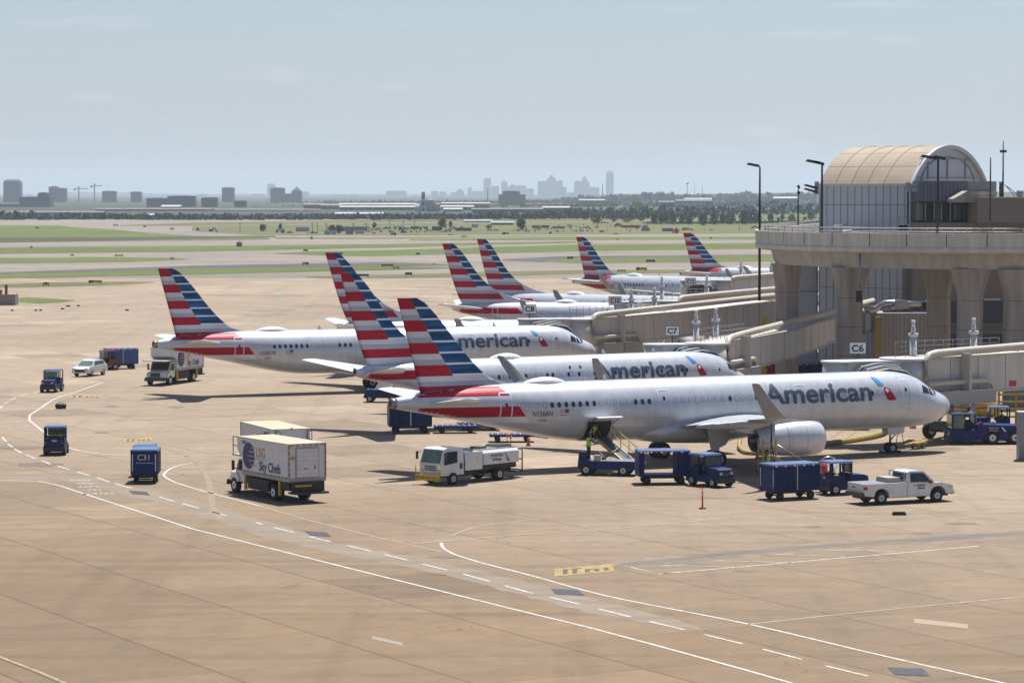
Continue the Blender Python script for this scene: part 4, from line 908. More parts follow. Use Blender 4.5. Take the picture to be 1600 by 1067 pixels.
for a in ((10, 160, 330, 332, 342, 2550, 'mauve flat-roofed shed behind the far woodland at the left', M_SHP, M_SHP, 0), (150, 330, 325.5, 327, 336, 3000, 'long mauve warehouse below the brown towers', M_SHP, M_SHP, 0), (330, 500, 326.5, 328, 336, 3020, 'long mauve warehouse right of its neighbour under the blue glass tower', M_SHP, M_SHP, 0),
          (252, 281, 320.5, 323, 328, 3300, 'small white building above the mauve warehouses', M_SHG, M_SHW, 4), (223, 240, 334, 336, 338, 2300, 'small white roof in the far woodland', M_SHW, M_SHW, 0), (475, 505, 317.5, 320, 332, 3300, 'grey shed left of the long white-roofed ones', M_SHP, M_SHP, 0),
          (502, 532, 319, 321, 328, 3250, 'blue-grey office with dark glazing left of the white roofs', M_SHG, M_SHG, 3), (530, 650, 317.5, 319.5, 325, 3400, 'long white-roofed shed, left of the control mast', M_SHG, M_SHW, 0), (531, 648, 321.5, 323.5, 331, 3100, 'nearer white-roofed shed, left of the control mast', M_SHG, M_SHW, 9),
          (524, 600, 332, 334, 337, 2250, 'low pale roof at the edge of the woodland', M_SHG, M_SHW, 0), (690, 765, 316.5, 318, 322, 3400, 'white-roofed shed right of the control mast', M_SHG, M_SHW, 0), (689, 740, 321, 323, 327, 3100, 'nearer white-roofed shed right of the control mast', M_SHG, M_SHW, 6),
          (693, 722, 325, 327, 330, 2900, 'small white shed right of the white silos', M_SHG, M_SHW, 0), (848, 890, 322.5, 324.5, 330, 2800, 'white-roofed shed left of the lime crane', M_SHP, M_SHW, 3), (1056, 1112, 311.5, 314, 322, 3500, 'pale warehouse below the right horizon', M_SHP, M_SHP, 0), (1070, 1112, 309.5, 311, 314, 3900, 'white roof of the hall behind the pale warehouse', M_SHG, M_SHW, 0),
          (1209, 1246, 307.5, 310, 316, 3900, 'bright white-roofed hall left of the vaulted station', M_SHG, M_SHW, 4), (1030, 1056, 314, 316, 322, 3600, 'mauve shed left of the pale warehouse', M_SHP, M_SHP, 0), (737, 848, 325.5, 327, 331, 2750, 'low mauve shed behind the woodland in the middle', M_SHP, M_SHP, 0), (905, 945, 311.5, 313, 317, 3900, 'pale roof on the wooded slope', M_SHG, M_SHW, 0)):
    shed(*a)
r = empty('control_mast', ((661.5 - 800) / (FOC / 2900), 2900, 0), 0, 'black and white striped mast beside the white silos', 'mast')
s = FOC / 2900
for k in range(6): MB().box(-1.7, 1.7, -1.7, 1.7, k * 3.2, k * 3.2 + 3.2, M_SHW if k % 2 else M_DARKW).obj('mast_section', r)
MB().box(-2.1, 2.1, -2.1, 2.1, 19.2, CAMH - (300.5 - HZ) / s, M_POLE).obj('mast_cabin', r)
for x0, x1, top, lb in ((665, 678, 311.5, 'tall white silo right of the striped mast'), (678, 688, 318, 'shorter white silo right of the tall one'), (649, 661, 319, 'low white block left of the striped mast')):
    w = (x1 - x0) / s; z = CAMH - (top - HZ) / s; mb = MB(); mb.cyl((0, 0, -.5), (0, 0, z - w * .12), w / 2, M_SHW, n=20); mb.cyl((0, 0, z - w * .12), (0, 0, z), w / 2, M_SHW, r1=w * .3, n=20)
    mb.obj('silo', loc=(((x0 + x1) / 2 - 800) / s, 2900, 0), label=lb, cat='silo', group='white silos')
# parked cars far off on the right as small individual things
for k in range(16):
    px = 1035 + k * 12.5 + random.uniform(-3, 3); y = 321.5 - k * .35; p = atY(px, y, 3000); c = random.choice([M_SHW, M_SHW, M_SHG, M_DARKW])
    mb = MB(); mb.box(-4, 4, -1.5, 1.5, .6, 3.2, c, top=(1.2, 1.2, .2, .2)); mb.box(-4.2, 4.2, -1.4, 1.4, .2, 1.6, c)
    for x in (-2.6, 2.6): mb.cyl((x, -1.5, .5), (x, 1.5, .5), .5, M_TYR, n=8)
    mb.obj('parked_truck', loc=(p.x, 3000, max(p.z - 1, 0)), label='far truck parked along the woodland on the right, %s from the left' % ORD[k], cat='truck', group='far parked trucks')
# lime green crane on the right
M_LIME = mat('lime_paint', (.30, .40, .05), .5); p = atY(996, 330, 2300); s = FOC / 2300
r = empty('mobile_crane', (p.x, 2300, 0), 0, 'lime green crane with a long low jib beyond the trees', 'crane')
MB().box(-1.4, 1.4, -1.4, 1.4, 2, 11, M_LIME).obj('mast', r); MB().box(-5, 4.5, -1.8, 1.8, 8.5, 11.5, M_LIME, top=(1.5, 2, 0, 0)).obj('machinery_deck', r)
mb = MB(); mb.cyl((-2, 0, 9.8), (-25, 0, 2.5), .45, M_SHG, n=6); mb.obj('jib', r); MB().box(-5, 5, -2, 2, .2, 2, M_SHW, top=(.5, .5, .2, .2)).obj('base', r)

# --- the works yard: containers, trailers, vehicles
YD_C = [mat('yard_white', (.42, .43, .44), .5), mat('yard_grey', (.24, .25, .27), .6), mat('yard_red', (.30, .04, .03), .6), mat('yard_orange', (.45, .08, .03), .6), mat('yard_blue', (.07, .15, .32), .6), mat('yard_dark', (.07, .08, .09), .6), mat('yard_tan', (.40, .30, .20), .8)]
def yard_item(px, base, w, h, ci, kind, label, group):
    p = at(px, base); s = FOC / p.y; W_, H_ = w / s, h / s; m = YD_C[ci]; mb = MB()
    if kind == 'box':
        mb.box(-W_ / 2, W_ / 2, -1.3, 1.3, .25, H_, m)
        for k in range(int(W_ / .9)): mb.box(-W_ / 2 + .3 + k * .9, -W_ / 2 + .55 + k * .9, -1.36, -1.3, .4, H_ - .2, m)
        mb.box(-W_ / 2 + .2, W_ / 2 - .2, -1.1, 1.1, 0, .25, M_BLK)
    elif kind == 'veh':
        mb.box(-W_ / 2, W_ / 2, -1, 1, .4, H_ * .58, m, top=(.1, .15, .05, .05)); mb.box(-W_ * .32, W_ * .22, -.9, .9, H_ * .58, H_, m, top=(.5, .7, .12, .12)); mb.box(-W_ * .30, W_ * .2, -.93, .93, H_ * .62, H_ * .86, M_GLS, top=(.35, .5, .1, .1))
        for x in (-W_ * .3, W_ * .3): mb.cyl((x, -1.05, .38), (x, 1.05, .38), .38, M_TYR, n=10)
    elif kind == 'truck':
        mb.box(-W_ / 2, -W_ * .28, -1.2, 1.2, .5, H_ * .95, YD_C[0], top=(.7, .1, .1, .1)); mb.box(-W_ / 2 + .2, -W_ * .3, -1.22, 1.22, H_ * .55, H_ * .8, M_GLS, top=(.5, 0, .05, .05)); mb.box(-W_ * .26, W_ / 2, -1.25, 1.25, .9, H_, m)
        for x in (-W_ * .38, W_ * .2, W_ * .36): mb.cyl((x, -1.2, .5), (x, 1.2, .5), .5, M_TYR, n=10)
    elif kind == 'heap':
        for k in range(14):
            x = random.uniform(-.45, .45) * W_; r_ = random.uniform(.1, .3) * H_; mb.box(x - r_, x + r_ * 1.5, random.uniform(-1, 0), random.uniform(.2, 1), 0, H_ * (1 - abs(x) / W_ * 1.6) * random.uniform(.5, 1), m, top=(r_ * .3, r_ * .3, .1, .1))
    elif kind == 'digger':
        mb.box(-W_ * .2, W_ * .12, -1.2, 1.2, .9, H_ * .55, m, top=(.2, .2, .1, .1)); mb.box(-W_ * .25, W_ * .2, -1.4, 1.4, 0, .9, M_BLK, top=(.3, .3, 0, 0)); mb.cyl((W_ * .1, 0, H_ * .4), (W_ * .3, 0, H_), .3, m); mb.cyl((W_ * .3, 0, H_), (W_ * .5, 0, H_ * .3), .25, m); mb.box(W_ * .42, W_ * .54, -.6, .6, 0, H_ * .3, m)
    mb.obj({'box': 'container', 'veh': 'parked_vehicle', 'truck': 'lorry', 'heap': 'scrap_heap', 'digger': 'digger'}[kind], loc=p, label=label, cat={'box': 'container', 'veh': 'car', 'truck': 'truck', 'heap': 'pile', 'digger': 'digger'}[kind], group=group)
G1, G2 = 'containers and loads in the works yard', 'vehicles in the works yard'
Y_ = [(438, 364, 14, 7, 0, 'truck', 'white lorry at the left end of the works yard'), (473, 361.5, 21, 7, 0, 'box', 'long pale trailer body near the left end of the works yard'), (452, 364.5, 10, 5, 6, 'heap', 'tan load behind the white lorry'), (488, 365, 20, 4, 1, 'heap', 'grey heap right of the white lorry'),
      (512, 366, 10, 6, 0, 'box', 'pale container behind the bushy tree'), (522, 366, 8, 5.5, 0, 'box', 'second pale container behind the bushy tree'), (546, 366, 12, 5, 1, 'box', 'grey container right of the bushy tree'), (562, 365, 14, 5, 0, 'box', 'white container fourth from the bushy tree'), (554, 361, 40, 7, 1, 'box', 'long grey trailer row behind the containers'),
      (590, 360, 10, 4, 0, 'veh', 'white car beside the small dark yard tree'), (584, 365, 12, 3, 6, 'heap', 'brown heap in front of the yard vehicles'), (604, 358, 9, 4, 2, 'veh', 'red vehicle in the back row of the yard'), (612, 364, 9, 4, 0, 'veh', 'white car in the front row of the yard'), (615, 367.5, 7, 4.5, 0, 'truck', 'small truck on the road before the yard'),
      (622, 358.5, 12, 5, 0, 'truck', 'pale lorry in the back row of the yard'), (634, 359, 10, 4, 5, 'veh', 'dark vehicle in the back row of the yard'), (630, 364, 10, 5, 5, 'heap', 'dark heap in the front row of the yard'), (648, 358, 13, 4, 5, 'box', 'dark container in the back row of the yard'), (662, 359, 12, 5, 1, 'truck', 'grey lorry in the yard left of the tall tree'),
      (670, 361.5, 9, 4, 0, 'veh', 'white car left of the tall tree'), (683, 360, 16, 6, 5, 'box', 'dark container at the foot of the tall tree'), (702, 360, 9, 4, 3, 'heap', 'orange pile right of the tall tree'), (700, 363, 11, 3, 0, 'veh', 'pale car below the orange pile'), (724, 361, 26, 5, 5, 'box', 'dark long container right of the orange pile'),
      (742, 355.5, 10, 5.5, 0, 'box', 'white box unit in front of the grey sheds'), (765, 361, 9, 3, 0, 'veh', 'white car in front of the grey sheds'), (775, 361, 8, 3, 0, 'veh', 'second white car in front of the grey sheds'), (808, 361, 14, 3, 5, 'heap', 'dark heap at the foot of the round dark tree'), (822, 361, 12, 3, 1, 'heap', 'grey heap right of the round dark tree'),
      (838, 357, 14, 5, 1, 'box', 'grey container right of the round dark tree'), (852, 356, 12, 4, 5, 'box', 'dark container in the yard row before the red ones'), (873, 357, 20, 3, 2, 'box', 'long red container near the white aircraft hulk'), (890, 354, 12, 4, 0, 'heap', 'white canvas-covered load above the red container'), (788, 366.5, 14, 3.5, 5, 'digger', 'dark digger on the taxiway edge'),
      (859, 366, 5, 4.5, 5, 'digger', 'small dark machine on the taxiway edge'), (913, 357, 22, 4, 1, 'heap', 'grey heap left of the dark round tree'), (945, 349.5, 15, 3, 4, 'veh', 'blue vehicle at the foot of the round tree'), (965, 353, 20, 5, 2, 'heap', 'dull red heap below the big clump of trees'), (985, 356, 30, 4, 3, 'box', 'bright red-orange container below the big clump of trees'),
      (907, 362, 22, 3.5, 1, 'heap', 'low grey pile by the taxiway edge'), (940, 362.5, 8, 2.5, 3, 'box', 'small orange box by the taxiway edge'), (1008, 361, 9, 12, 1, 'heap', 'tall grey stack right of the red-orange container'), (1043, 361.5, 17, 5, 4, 'box', 'blue container above the tip of the farthest fin'), (1056, 362, 7, 7, 3, 'heap', 'orange-brown stack right of the blue container'),
      (1072, 360, 26, 6, 6, 'heap', 'tan earth heap above the farthest fin'), (1105, 360, 30, 3, 6, 'heap', 'long flat earth heap right of the farthest fin'), (1180, 357, 16, 4, 1, 'veh', 'grey car near the viaduct end'), (181, 353.3, 8, 3.2, 0, 'veh', 'white car on the far service road'), (269, 358.8, 6, 3.6, 0, 'veh', 'second white car on the far service road'),
      (330, 361.5, 16, 6, 5, 'digger', 'dark digger beside the far service road'), (309, 360, 4, 5, 5, 'veh', 'small dark vehicle left of the digger'), (339, 363.5, 5, 3, 0, 'heap', 'white sacks beside the digger'), (58, 357, 5, 2, 5, 'veh', 'dark car on the grassy bank'), (226, 355, 3.5, 1.5, 5, 'veh', 'tiny dark car on the far service road')]
for it in Y_: yard_item(*it[:6], it[6], G1 if it[5] in ('box', 'heap') else G2)
shed(726, 768, 345, 346.5, 353, 1850, 'left half of the long grey sheds in the works yard', YD_C[5], YD_C[1], 0, 'grey sheds of the works yard'); shed(768, 802, 346.5, 348, 356, 1700, 'right half of the long grey sheds in the works yard', YD_C[5], YD_C[1], 0, 'grey sheds of the works yard')
mb = MB()                                                # crowded rows of parked plant and loads that read as one mass
for k in range(240):
    px = random.choice((random.uniform(586, 728), random.uniform(586, 728), random.uniform(800, 1010), random.uniform(505, 590))); by = random.uniform(355.5, 363.5) - (px > 860) * random.uniform(0, 3); p = at(px, by); s = FOC / p.y
    w_, h_, m_ = random.uniform(1.2, 4.2) / s, random.uniform(1., 3.2) / s, YD_C[random.choice((0, 0, 0, 1, 1, 5, 5, 2, 3, 4, 6))]
    mb.box(p.x - w_ / 2, p.x + w_ / 2, p.y - 1, p.y + 1, 0, h_ * .6, m_, top=(.1, .1, .1, .1)); mb.box(p.x - w_ * .3, p.x + w_ * .25, p.y - .9, p.y + .9, h_ * .6, h_, random.choice((m_, YD_C[5])), top=(.3, .4, .1, .1))
mb.obj('works_yard_clutter', kind='stuff')
# light poles and frame of the yard
for k, px in enumerate((375, 440, 488, 496, 510, 552, 572, 609, 630, 648, 1200 - 45)):
    p = at(px, 364 - (px > 600) * 4); s = FOC / p.y; mb = MB(); mb.cyl((0, 0, 0), (0, 0, 14 / s), .14, M_POLE, n=6); mb.box(-.8, .8, -.15, .15, 14 / s, 14 / s + .2, M_POLE)
    mb.obj('light_pole', loc=p, label='slim light pole in the works yard, %s from the left' % ORD[k], cat='pole', group='slim light poles of the works yard')
# --- airfield signs
S_D, S_Y, S_R = mat('sign_back_dark', (.05, .055, .065), .6), mat('sign_yellow', (.55, .38, .05), .5), mat('sign_red', (.40, .04, .06), .5)
def airsign(px, base, w, h, cols, label):
    p = at(px, base); s = FOC / p.y; W_, H_ = w / s, h / s; r = empty('taxiway_sign', p, 0, label, 'sign', 'signs beside the taxiways'); n = len(cols)
    for k, c in enumerate(cols):
        x0, x1 = -W_ / 2 + W_ * k / n, -W_ / 2 + W_ * (k + 1) / n; MB().box(x0 + .01, x1 - .01, -.15, .15, .25, H_, (S_D, S_Y, S_R)[c]).obj('sign_panel', r)
    mb = MB(); 
    for x in (-W_ * .4, W_ * .4):
        MB().box(x - .08, x + .08, -.1, .1, 0, .25, M_BLK).obj('leg', r)
for a in ((49, 388, 4, 3, [0], 'small dark sign on the leftmost far taxiway'), (112.5, 400.5, 5, 3.4, [1, 0], 'small sign above the second grass strip at the left'), (186, 401.5, 13, 3.6, [1, 1, 1], 'long brown-yellow sign on the second grass strip'), (269, 406, 5.5, 3.6, [0, 1], 'small sign at the right end of the second grass strip'),
          (72, 447, 10, 6, [1, 0, 1], 'sign with a blue middle panel on the nearest left grass strip'), (149, 443.5, 21, 5.6, [0, 1, 1], 'wide sign, one third dark, on the nearest left grass strip'), (477.5, 393.5, 7, 3.6, [0], 'dark sign left of the overlapping fins, on the far strip'), (533, 398.5, 5, 4, [0], 'dark sign just right of the taller overlapping fin'),
          (477.5, 414.5, 10, 4.8, [1, 0], 'yellow and dark sign left of the overlapping fins'), (567, 433, 19, 4.8, [0, 0], 'long dark sign right of the overlapping fins'), (605, 417.2, 19, 4.2, [2, 2], 'red sign right of the overlapping fins'), (619, 421, 10, 4.6, [1, 1], 'yellow sign under the red one'),
          (638.5, 431, 11, 5.4, [0], 'dark sign between the overlapping fins and the next pair'), (653, 398.6, 6.5, 3.6, [0], 'dark sign on the far strip, left of the next pair of fins'), (725, 371.5, 8.5, 3, [1, 1], 'yellow sign above the pair of fins'), (704, 368.5, 8, 2, [0], 'flat dark sign above the pair of fins'),
          (891, 405.6, 9.5, 4.2, [0], 'dark sign left of the fin behind the C12 gate sign'), (1016.5, 410.5, 14.5, 4.6, [0], 'long dark sign right of the fin behind the C12 gate sign'), (1002.5, 423.5, 17, 5.8, [0, 1, 1], 'yellow sign with one dark panel, right of the same fin'), (971, 425.5, 13, 4.2, [1, 1], 'plain yellow sign touching the same fin'),
          (961.5, 367.3, 8, 3, [1, 1], 'yellow sign on the far taxiway edge, right of the small orange box'), (1055, 365.2, 10, 3, [1, 0], 'orange and dark sign left of the farthest fin'), (678, 413, 3, 1.8, [0], 'tiny dark marker between two pairs of fins'), (487, 374.8, 3, 5, [0], 'upright dark marker on the far taxiway'), (1111, 373.4, 3, 2.6, [0], 'small marker right of the farthest fin'),
          (965, 375, 3, 2, [0], 'tiny marker on the thin far grass strip'), (923, 380.5, 5, 2, [0], 'small dark sign right of the fin on the far strip')):
    airsign(*a)
p = at(374, 385.5); s = FOC / p.y; r = empty('wind_mast', p, 0, 'small instrument mast on a pale pad in the grass strip', 'mast')
MB().cyl((0, 0, 0), (0, 0, 11 / s), .12, M_POLE, n=6).obj('mast', r); MB().box(-1, 1, -.6, .6, .1, 1.6, M_SHG, top=(.1, .1, .1, .1)).obj('cabinet', r); MB().box(-2.6, 2.6, -2, 2, -.02, .08, G_PAT).obj('pad', r)
p = at(411, 361); s = FOC / p.y; r = empty('frame_on_posts', p, 0, 'square dark frame on posts at the left end of the yard', 'frame')
MB().box(-5 / s, 5 / s, -.3, .3, 5 / s, 10 / s, YD_C[1]).obj('panel', r)
for x in (-4, 4): MB().box(x / s - .15, x / s + .15, -.15, .15, 0, 5 / s, M_POLE).obj('leg', r)
# blast wall and block at the left edge
p = at(0, 477); r = empty('concrete_blockhouse', (p.x, p.y, 0), 0, 'low concrete block wall at the left edge with a dark post on top', 'wall'); s = FOC / p.y
MB().box(-8, 24 / s, 0, 3, -.1, 17 / s, mat('weathered_concrete', (.26, .22, .19), .9, var=.2)).obj('wall', r)
mb = MB(); mb.box(7 / s, 10.5 / s, .5, 1.1, 17 / s, 32 / s, M_DKM); mb.obj('post', r); MB().box(-4 / s, 2 / s, .4, 1.2, 17 / s, 24 / s, S_R).obj('red_box', r)
# rubber blocks lying on the apron far left
for k, (px, py, w) in enumerate(((19, 485.8, 4), (56, 485.8, 4), (63.5, 485.3, 4), (98, 483.4, 5.5), (106.5, 479.2, 7), (122.5, 478.6, 4.5), (198.5, 485.5, 5.5))):
    p = at(px, py); s = FOC / p.y; mb = MB(); mb.prism([(-w / 2 / s, 0), (w / 2 / s, 0), (w * .4 / s, .22), (-w * .4 / s, .22)], -.25, .25, M_BLK)
    mb.obj('wheel_chock', loc=p, label='black chock on the apron at the far left, %s from the left' % ORD[k], cat='chock', group='loose chocks at the far left')
# ------------------------------------------------------------------ viaduct, station, terminal, gate bridges
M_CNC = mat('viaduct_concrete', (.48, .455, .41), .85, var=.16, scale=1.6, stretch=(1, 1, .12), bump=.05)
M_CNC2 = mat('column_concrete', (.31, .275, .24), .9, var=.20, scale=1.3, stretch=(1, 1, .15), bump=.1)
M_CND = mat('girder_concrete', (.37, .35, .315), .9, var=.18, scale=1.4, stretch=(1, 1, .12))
M_JNT = mat('panel_joint', (.07, .06, .055), .9)
M_PNL = mat('metal_wall_panel', (.43, .445, .49), .5, .1, var=.05, scale=.4)
M_PNS = mat('panel_seam', (.22, .23, .26), .6)
M_ROOF = mat('tan_roof_membrane', (.36, .295, .215), .85, var=.12, scale=.35)
M_RSM = mat('roof_seam_tan', (.27, .22, .165), .85)
M_GLZ = mat('station_glazing', (.10, .13, .155), .15, .2, var=.15)
M_RAIL = mat('guide_rail_grey', (.30, .30, .31), .5, .3)
M_BRG = mat('bridge_cream_panel', (.52, .49, .45), .6, 0, var=.10, scale=1.6, stretch=(1, 1, .15))
M_BRG2 = mat('bridge_grey_panel', (.32, .31, .295), .6, 0, var=.06, scale=.8)  # mid-grey panel colour of the air units and ribbed annex
M_DUCT = mat('duct_cream', (.48, .44, .38), .5, .05, var=.06)
M_BEL = mat('bellows_dark', (.03, .03, .033), .7, 0, var=.3)
M_YEL = mat('safety_yellow', (.36, .24, .03), .5, var=.1)
M_GALV = mat('galvanised_rail', (.22, .24, .27), .45, .4)
M_SGN = mat('gate_sign_white', (.55, .56, .56), .4)
M_REDP = mat('red_placard', (.42, .03, .04), .5)
M_WHP = mat('machine_white', (.46, .46, .46), .5, var=.05)

# ---- curved guideway viaduct: outer edge path, deck set back from it
OUT = [(110, 262), (75, 256), (60, 255.5), (44.6, 255), (40.8, 255.3), (37.3, 256), (33.2, 258.4), (28.6, 262), (25.6, 267), (23.9, 273), (23.3, 280), (24.0, 288), (26.3, 299), (29.9, 315), (33.2, 330), (37.5, 348)]
fxo, fyo = pchip(range(len(OUT)), [p[0] for p in OUT]), pchip(range(len(OUT)), [p[1] for p in OUT])
NP = 90; PTH = [Vector((fxo(i * (len(OUT) - 1) / NP), fyo(i * (len(OUT) - 1) / NP), 0)) for i in range(NP + 1)]
def offs(d):
    O = []
    for i, p in enumerate(PTH):
        t = (PTH[min(i + 1, NP)] - PTH[max(i - 1, 0)]).normalized(); O.append(p + Vector((t.y, -t.x, 0)) * d)
    return O                                             # positive d = inwards (away from camera / right)
ZP, ZB, ZG = 15.08, 13.42, 11.95
via = empty('viaduct', (44, 262, 0), 0, 'curved concrete viaduct on flared columns above the gates', 'viaduct')
def local(mb, o=Vector((44, 262, 0))):
    mb.v = [(v[0] - o.x, v[1] - o.y, v[2] - o.z) for v in mb.v]; return mb
def band(prof, m, mb=None):                              # closed profile (offset inwards, z) swept along the path
    mb = mb or MB(); paths = [offs(d) for d, z in prof]
    mb.loft([[(paths[k][i].x, paths[k][i].y, prof[k][1]) for k in range(len(prof))] for i in range(NP + 1)], m, smooth=False); return mb
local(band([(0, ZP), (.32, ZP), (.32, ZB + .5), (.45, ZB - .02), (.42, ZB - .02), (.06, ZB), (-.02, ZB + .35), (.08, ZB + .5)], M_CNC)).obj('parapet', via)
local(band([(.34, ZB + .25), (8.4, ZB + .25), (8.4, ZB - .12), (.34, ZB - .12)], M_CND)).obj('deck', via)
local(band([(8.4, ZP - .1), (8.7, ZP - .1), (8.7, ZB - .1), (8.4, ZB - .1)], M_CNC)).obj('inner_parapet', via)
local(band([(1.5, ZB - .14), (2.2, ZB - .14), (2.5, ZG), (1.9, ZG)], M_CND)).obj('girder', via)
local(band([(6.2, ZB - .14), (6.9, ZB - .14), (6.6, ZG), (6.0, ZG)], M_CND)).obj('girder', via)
mb = MB()                                                # upright panel joints of the parapet
O0 = offs(-.012); O1 = offs(.05); acc = 0; last = O0[0]
for i in range(1, NP):
    acc += (O0[i] - last).length; last = O0[i]
    if acc > 3.2:
        acc = 0; p = O0[i]; t = (O0[i + 1] - O0[i - 1]).normalized() * .035
        mb.add([(p.x - t.x, p.y - t.y, ZB + .5), (p.x + t.x, p.y + t.y, ZB + .5), (p.x + t.x, p.y + t.y, ZP + .01), (p.x - t.x, p.y - t.y, ZP + .01)], [(0, 1, 2, 3)], M_JNT)
local(mb).obj('panel_joints', via)
for d, zr in ((.9, ZP + .15), (.9, ZP + .45), (2.9, ZB + 1.0), (4.2, ZB + .9), (6.9, ZB + 1.0), (7.6, ZP + .35)):
    P = offs(d); mb = MB(); mb.loft([[(p.x + .04 * math.cos(k * 1.57), p.y, zr + .05 * math.sin(k * 1.57)) for k in range(4)] for p in P], M_RAIL); local(mb).obj('guide_rail', via)
P = offs(.9); mb = MB()
for i in range(0, NP, 2): mb.cyl((P[i].x, P[i].y, ZB + .2), (P[i].x, P[i].y, ZP + .48), .03, M_RAIL, n=5)
local(mb).obj('rail_posts', via)
for q0, q1 in ((0, 0),): pass
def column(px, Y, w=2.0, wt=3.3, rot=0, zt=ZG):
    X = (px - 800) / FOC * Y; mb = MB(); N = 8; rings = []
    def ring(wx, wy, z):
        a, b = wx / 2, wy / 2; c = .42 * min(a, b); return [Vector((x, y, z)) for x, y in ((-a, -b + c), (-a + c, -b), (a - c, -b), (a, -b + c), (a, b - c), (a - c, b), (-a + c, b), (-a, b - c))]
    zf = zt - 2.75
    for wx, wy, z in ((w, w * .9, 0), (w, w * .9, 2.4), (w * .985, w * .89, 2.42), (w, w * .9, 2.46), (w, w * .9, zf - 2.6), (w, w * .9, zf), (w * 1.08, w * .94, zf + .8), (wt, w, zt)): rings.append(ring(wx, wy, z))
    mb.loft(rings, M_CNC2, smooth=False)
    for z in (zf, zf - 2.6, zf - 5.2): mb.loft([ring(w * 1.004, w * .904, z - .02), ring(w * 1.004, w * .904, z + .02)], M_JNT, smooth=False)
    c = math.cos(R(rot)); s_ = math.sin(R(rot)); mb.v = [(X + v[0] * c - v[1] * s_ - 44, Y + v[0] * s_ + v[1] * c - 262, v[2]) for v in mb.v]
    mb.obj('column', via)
for a in ((1230, 279.5, 2.05, 3.2, 55), (1328, 264.5, 2.1, 3.4, 20), (1516, 258.2, 2.15, 3.6, 0), (1467, 266, 2.05, 3.2, 0), (1589, 257.5, 2.2, 3.6, 0), (1700, 258, 2.2, 3.6, 0)): column(*a)
def downpipe(px, top, bot, Y, r=.11):
    a, b = atY(px, top, Y), atY(px, bot, Y); MB().cyl((a.x - 44, Y - 262, a.z), (b.x - 44, Y - 262, b.z), r, M_GALV, n=8).obj('downpipe', via)
downpipe(1343.5, 392, 452, 260.6); MB().box(*[v for v in (lambda p: (p.x - 44 - .25, p.x - 44 + .25, -1.6, -1.2, p.z - .5, p.z + .5))(atY(1342, 463, 260.6))], M_BLK).obj('pipe_box', via)
# lighting columns standing on the viaduct edge
def lamp_post(px, top, base, Y, heads, label, w=.11):
    b, t = atY(px, base, Y), atY(px, top, Y); h = t.z - b.z
    r = empty('lamp_post', b, 0, label, 'lamp post', 'lamp posts on the viaduct')
    MB().cyl((0, 0, 0), (0, 0, h), w * 1.25, M_BLK, r1=w * .8, n=8).obj('post', r); s = Y / FOC
    for dx, dz, ln in heads:
        mb = MB(); x0 = dx * s; mb.prism([(x0 - ln * s / 2, dz * s + .14), (x0 + ln * s / 2, dz * s - .10), (x0 + ln * s / 2, dz * s + .14), (x0 - ln * s / 2 + .2, dz * s + .34)], -.26, .26, M_BLK)
        mb.cyl((0, 0, -.15 + h - h), (0, 0, .1), .05, M_BLK, n=6); mb.cyl((0, 0, .05), (x0, 0, dz * s + .1), .045, M_BLK, n=6)
        mb.obj('lamp_head', r).location = (0, 0, h)
lamp_post(1186.5, 262, 470, 279.4, [(-11, 2, 20)], 'single-headed black lamp post at the left end of the viaduct')
lamp_post(1284, 257, 366, 265.5, [(-15, 2, 22), (-6, 0, 18)], 'twin-headed black lamp post in front of the station wall')
lamp_post(1465, 250, 368, 257.2, [(-16, 2, 24), (1, 1, 20)], 'twin-headed black lamp post in front of the round gable')
lamp_post(1247, 296, 352, 300, [(0, 2, 5), (0, -7, 5)], 'slim mast with two small boxes on the viaduct, left of the station', .07)
lamp_post(1547, 246, 346, 262, [], 'plain black pole right of the round gable', .07)

# ---- vaulted station on the viaduct
RS = R(-38); st = empty('station_building', (31.4, 300, 0), RS, 'barrel-vaulted station building with panelled walls and a tan roof', 'building')
LX, WY, ZE, ZR = 10.6, 15.5, 19.45, 23.45               # length of vault, width, eaves, ridge
def vault(q, r=0.):                                      # q 0..1 across the width
    hr = ZR - ZE; R_ = ((WY / 2) ** 2 + hr ** 2) / (2 * hr); a0 = math.asin(WY / 2 / R_); a = -a0 + 2 * a0 * q; return (WY / 2 + (R_ + r) * math.sin(a), ZR - R_ + (R_ + r) * math.cos(a))
mb = MB(); NQ = 28
mb.loft([[(x, *vault(q / NQ)) for q in range(NQ + 1)] + [(x, *vault(q / NQ, -.25)) for q in range(NQ, -1, -1)] for x in (0, LX)], M_ROOF, smooth=False); mb.obj('roof', st)
mb = MB()
for x in (1.9, 3.8, 5.7, 7.6): mb.loft([[(xx, *vault(q / NQ, r_)) for xx, r_ in ((x - .04, .0), (x - .04, .035), (x + .04, .035), (x + .04, 0))] for q in range(NQ + 1)], M_RSM, smooth=False)
for q in (4, 8, 12): mb.cyl((0, *vault(q / NQ, .0)), (LX, *vault(q / NQ, .0)), .02, M_RSM, n=4)
mb.obj('roof_seams', st)
mb = MB()
mb.loft([[(xx, *vault(q / NQ, r_)) for xx, r_ in ((LX - .02, .06), (LX + .35, .06), (LX + .35, -.32), (LX - .02, -.32))] for q in range(NQ + 1)], M_WHP, smooth=False)
mb.obj('gable_rim', st)
MB().prism([vault(q / NQ, -.3) for q in range(NQ + 1)], LX - .25, LX - .05, M_PNL, plane='yz').obj('gable', st)
mb = MB(); mb.loft([[(xx, WY / 2 - (WY / 2 - 2.4 + r_) * math.cos(math.pi * q / 16), ZE + .2 + (ZR - ZE - 1.4 + r_) * math.sin(math.pi * q / 16)) for xx, r_ in ((LX - .1, 0), (LX + .04, 0), (LX + .04, .12), (LX - .1, .12))] for q in range(17)], M_PNS, smooth=False)
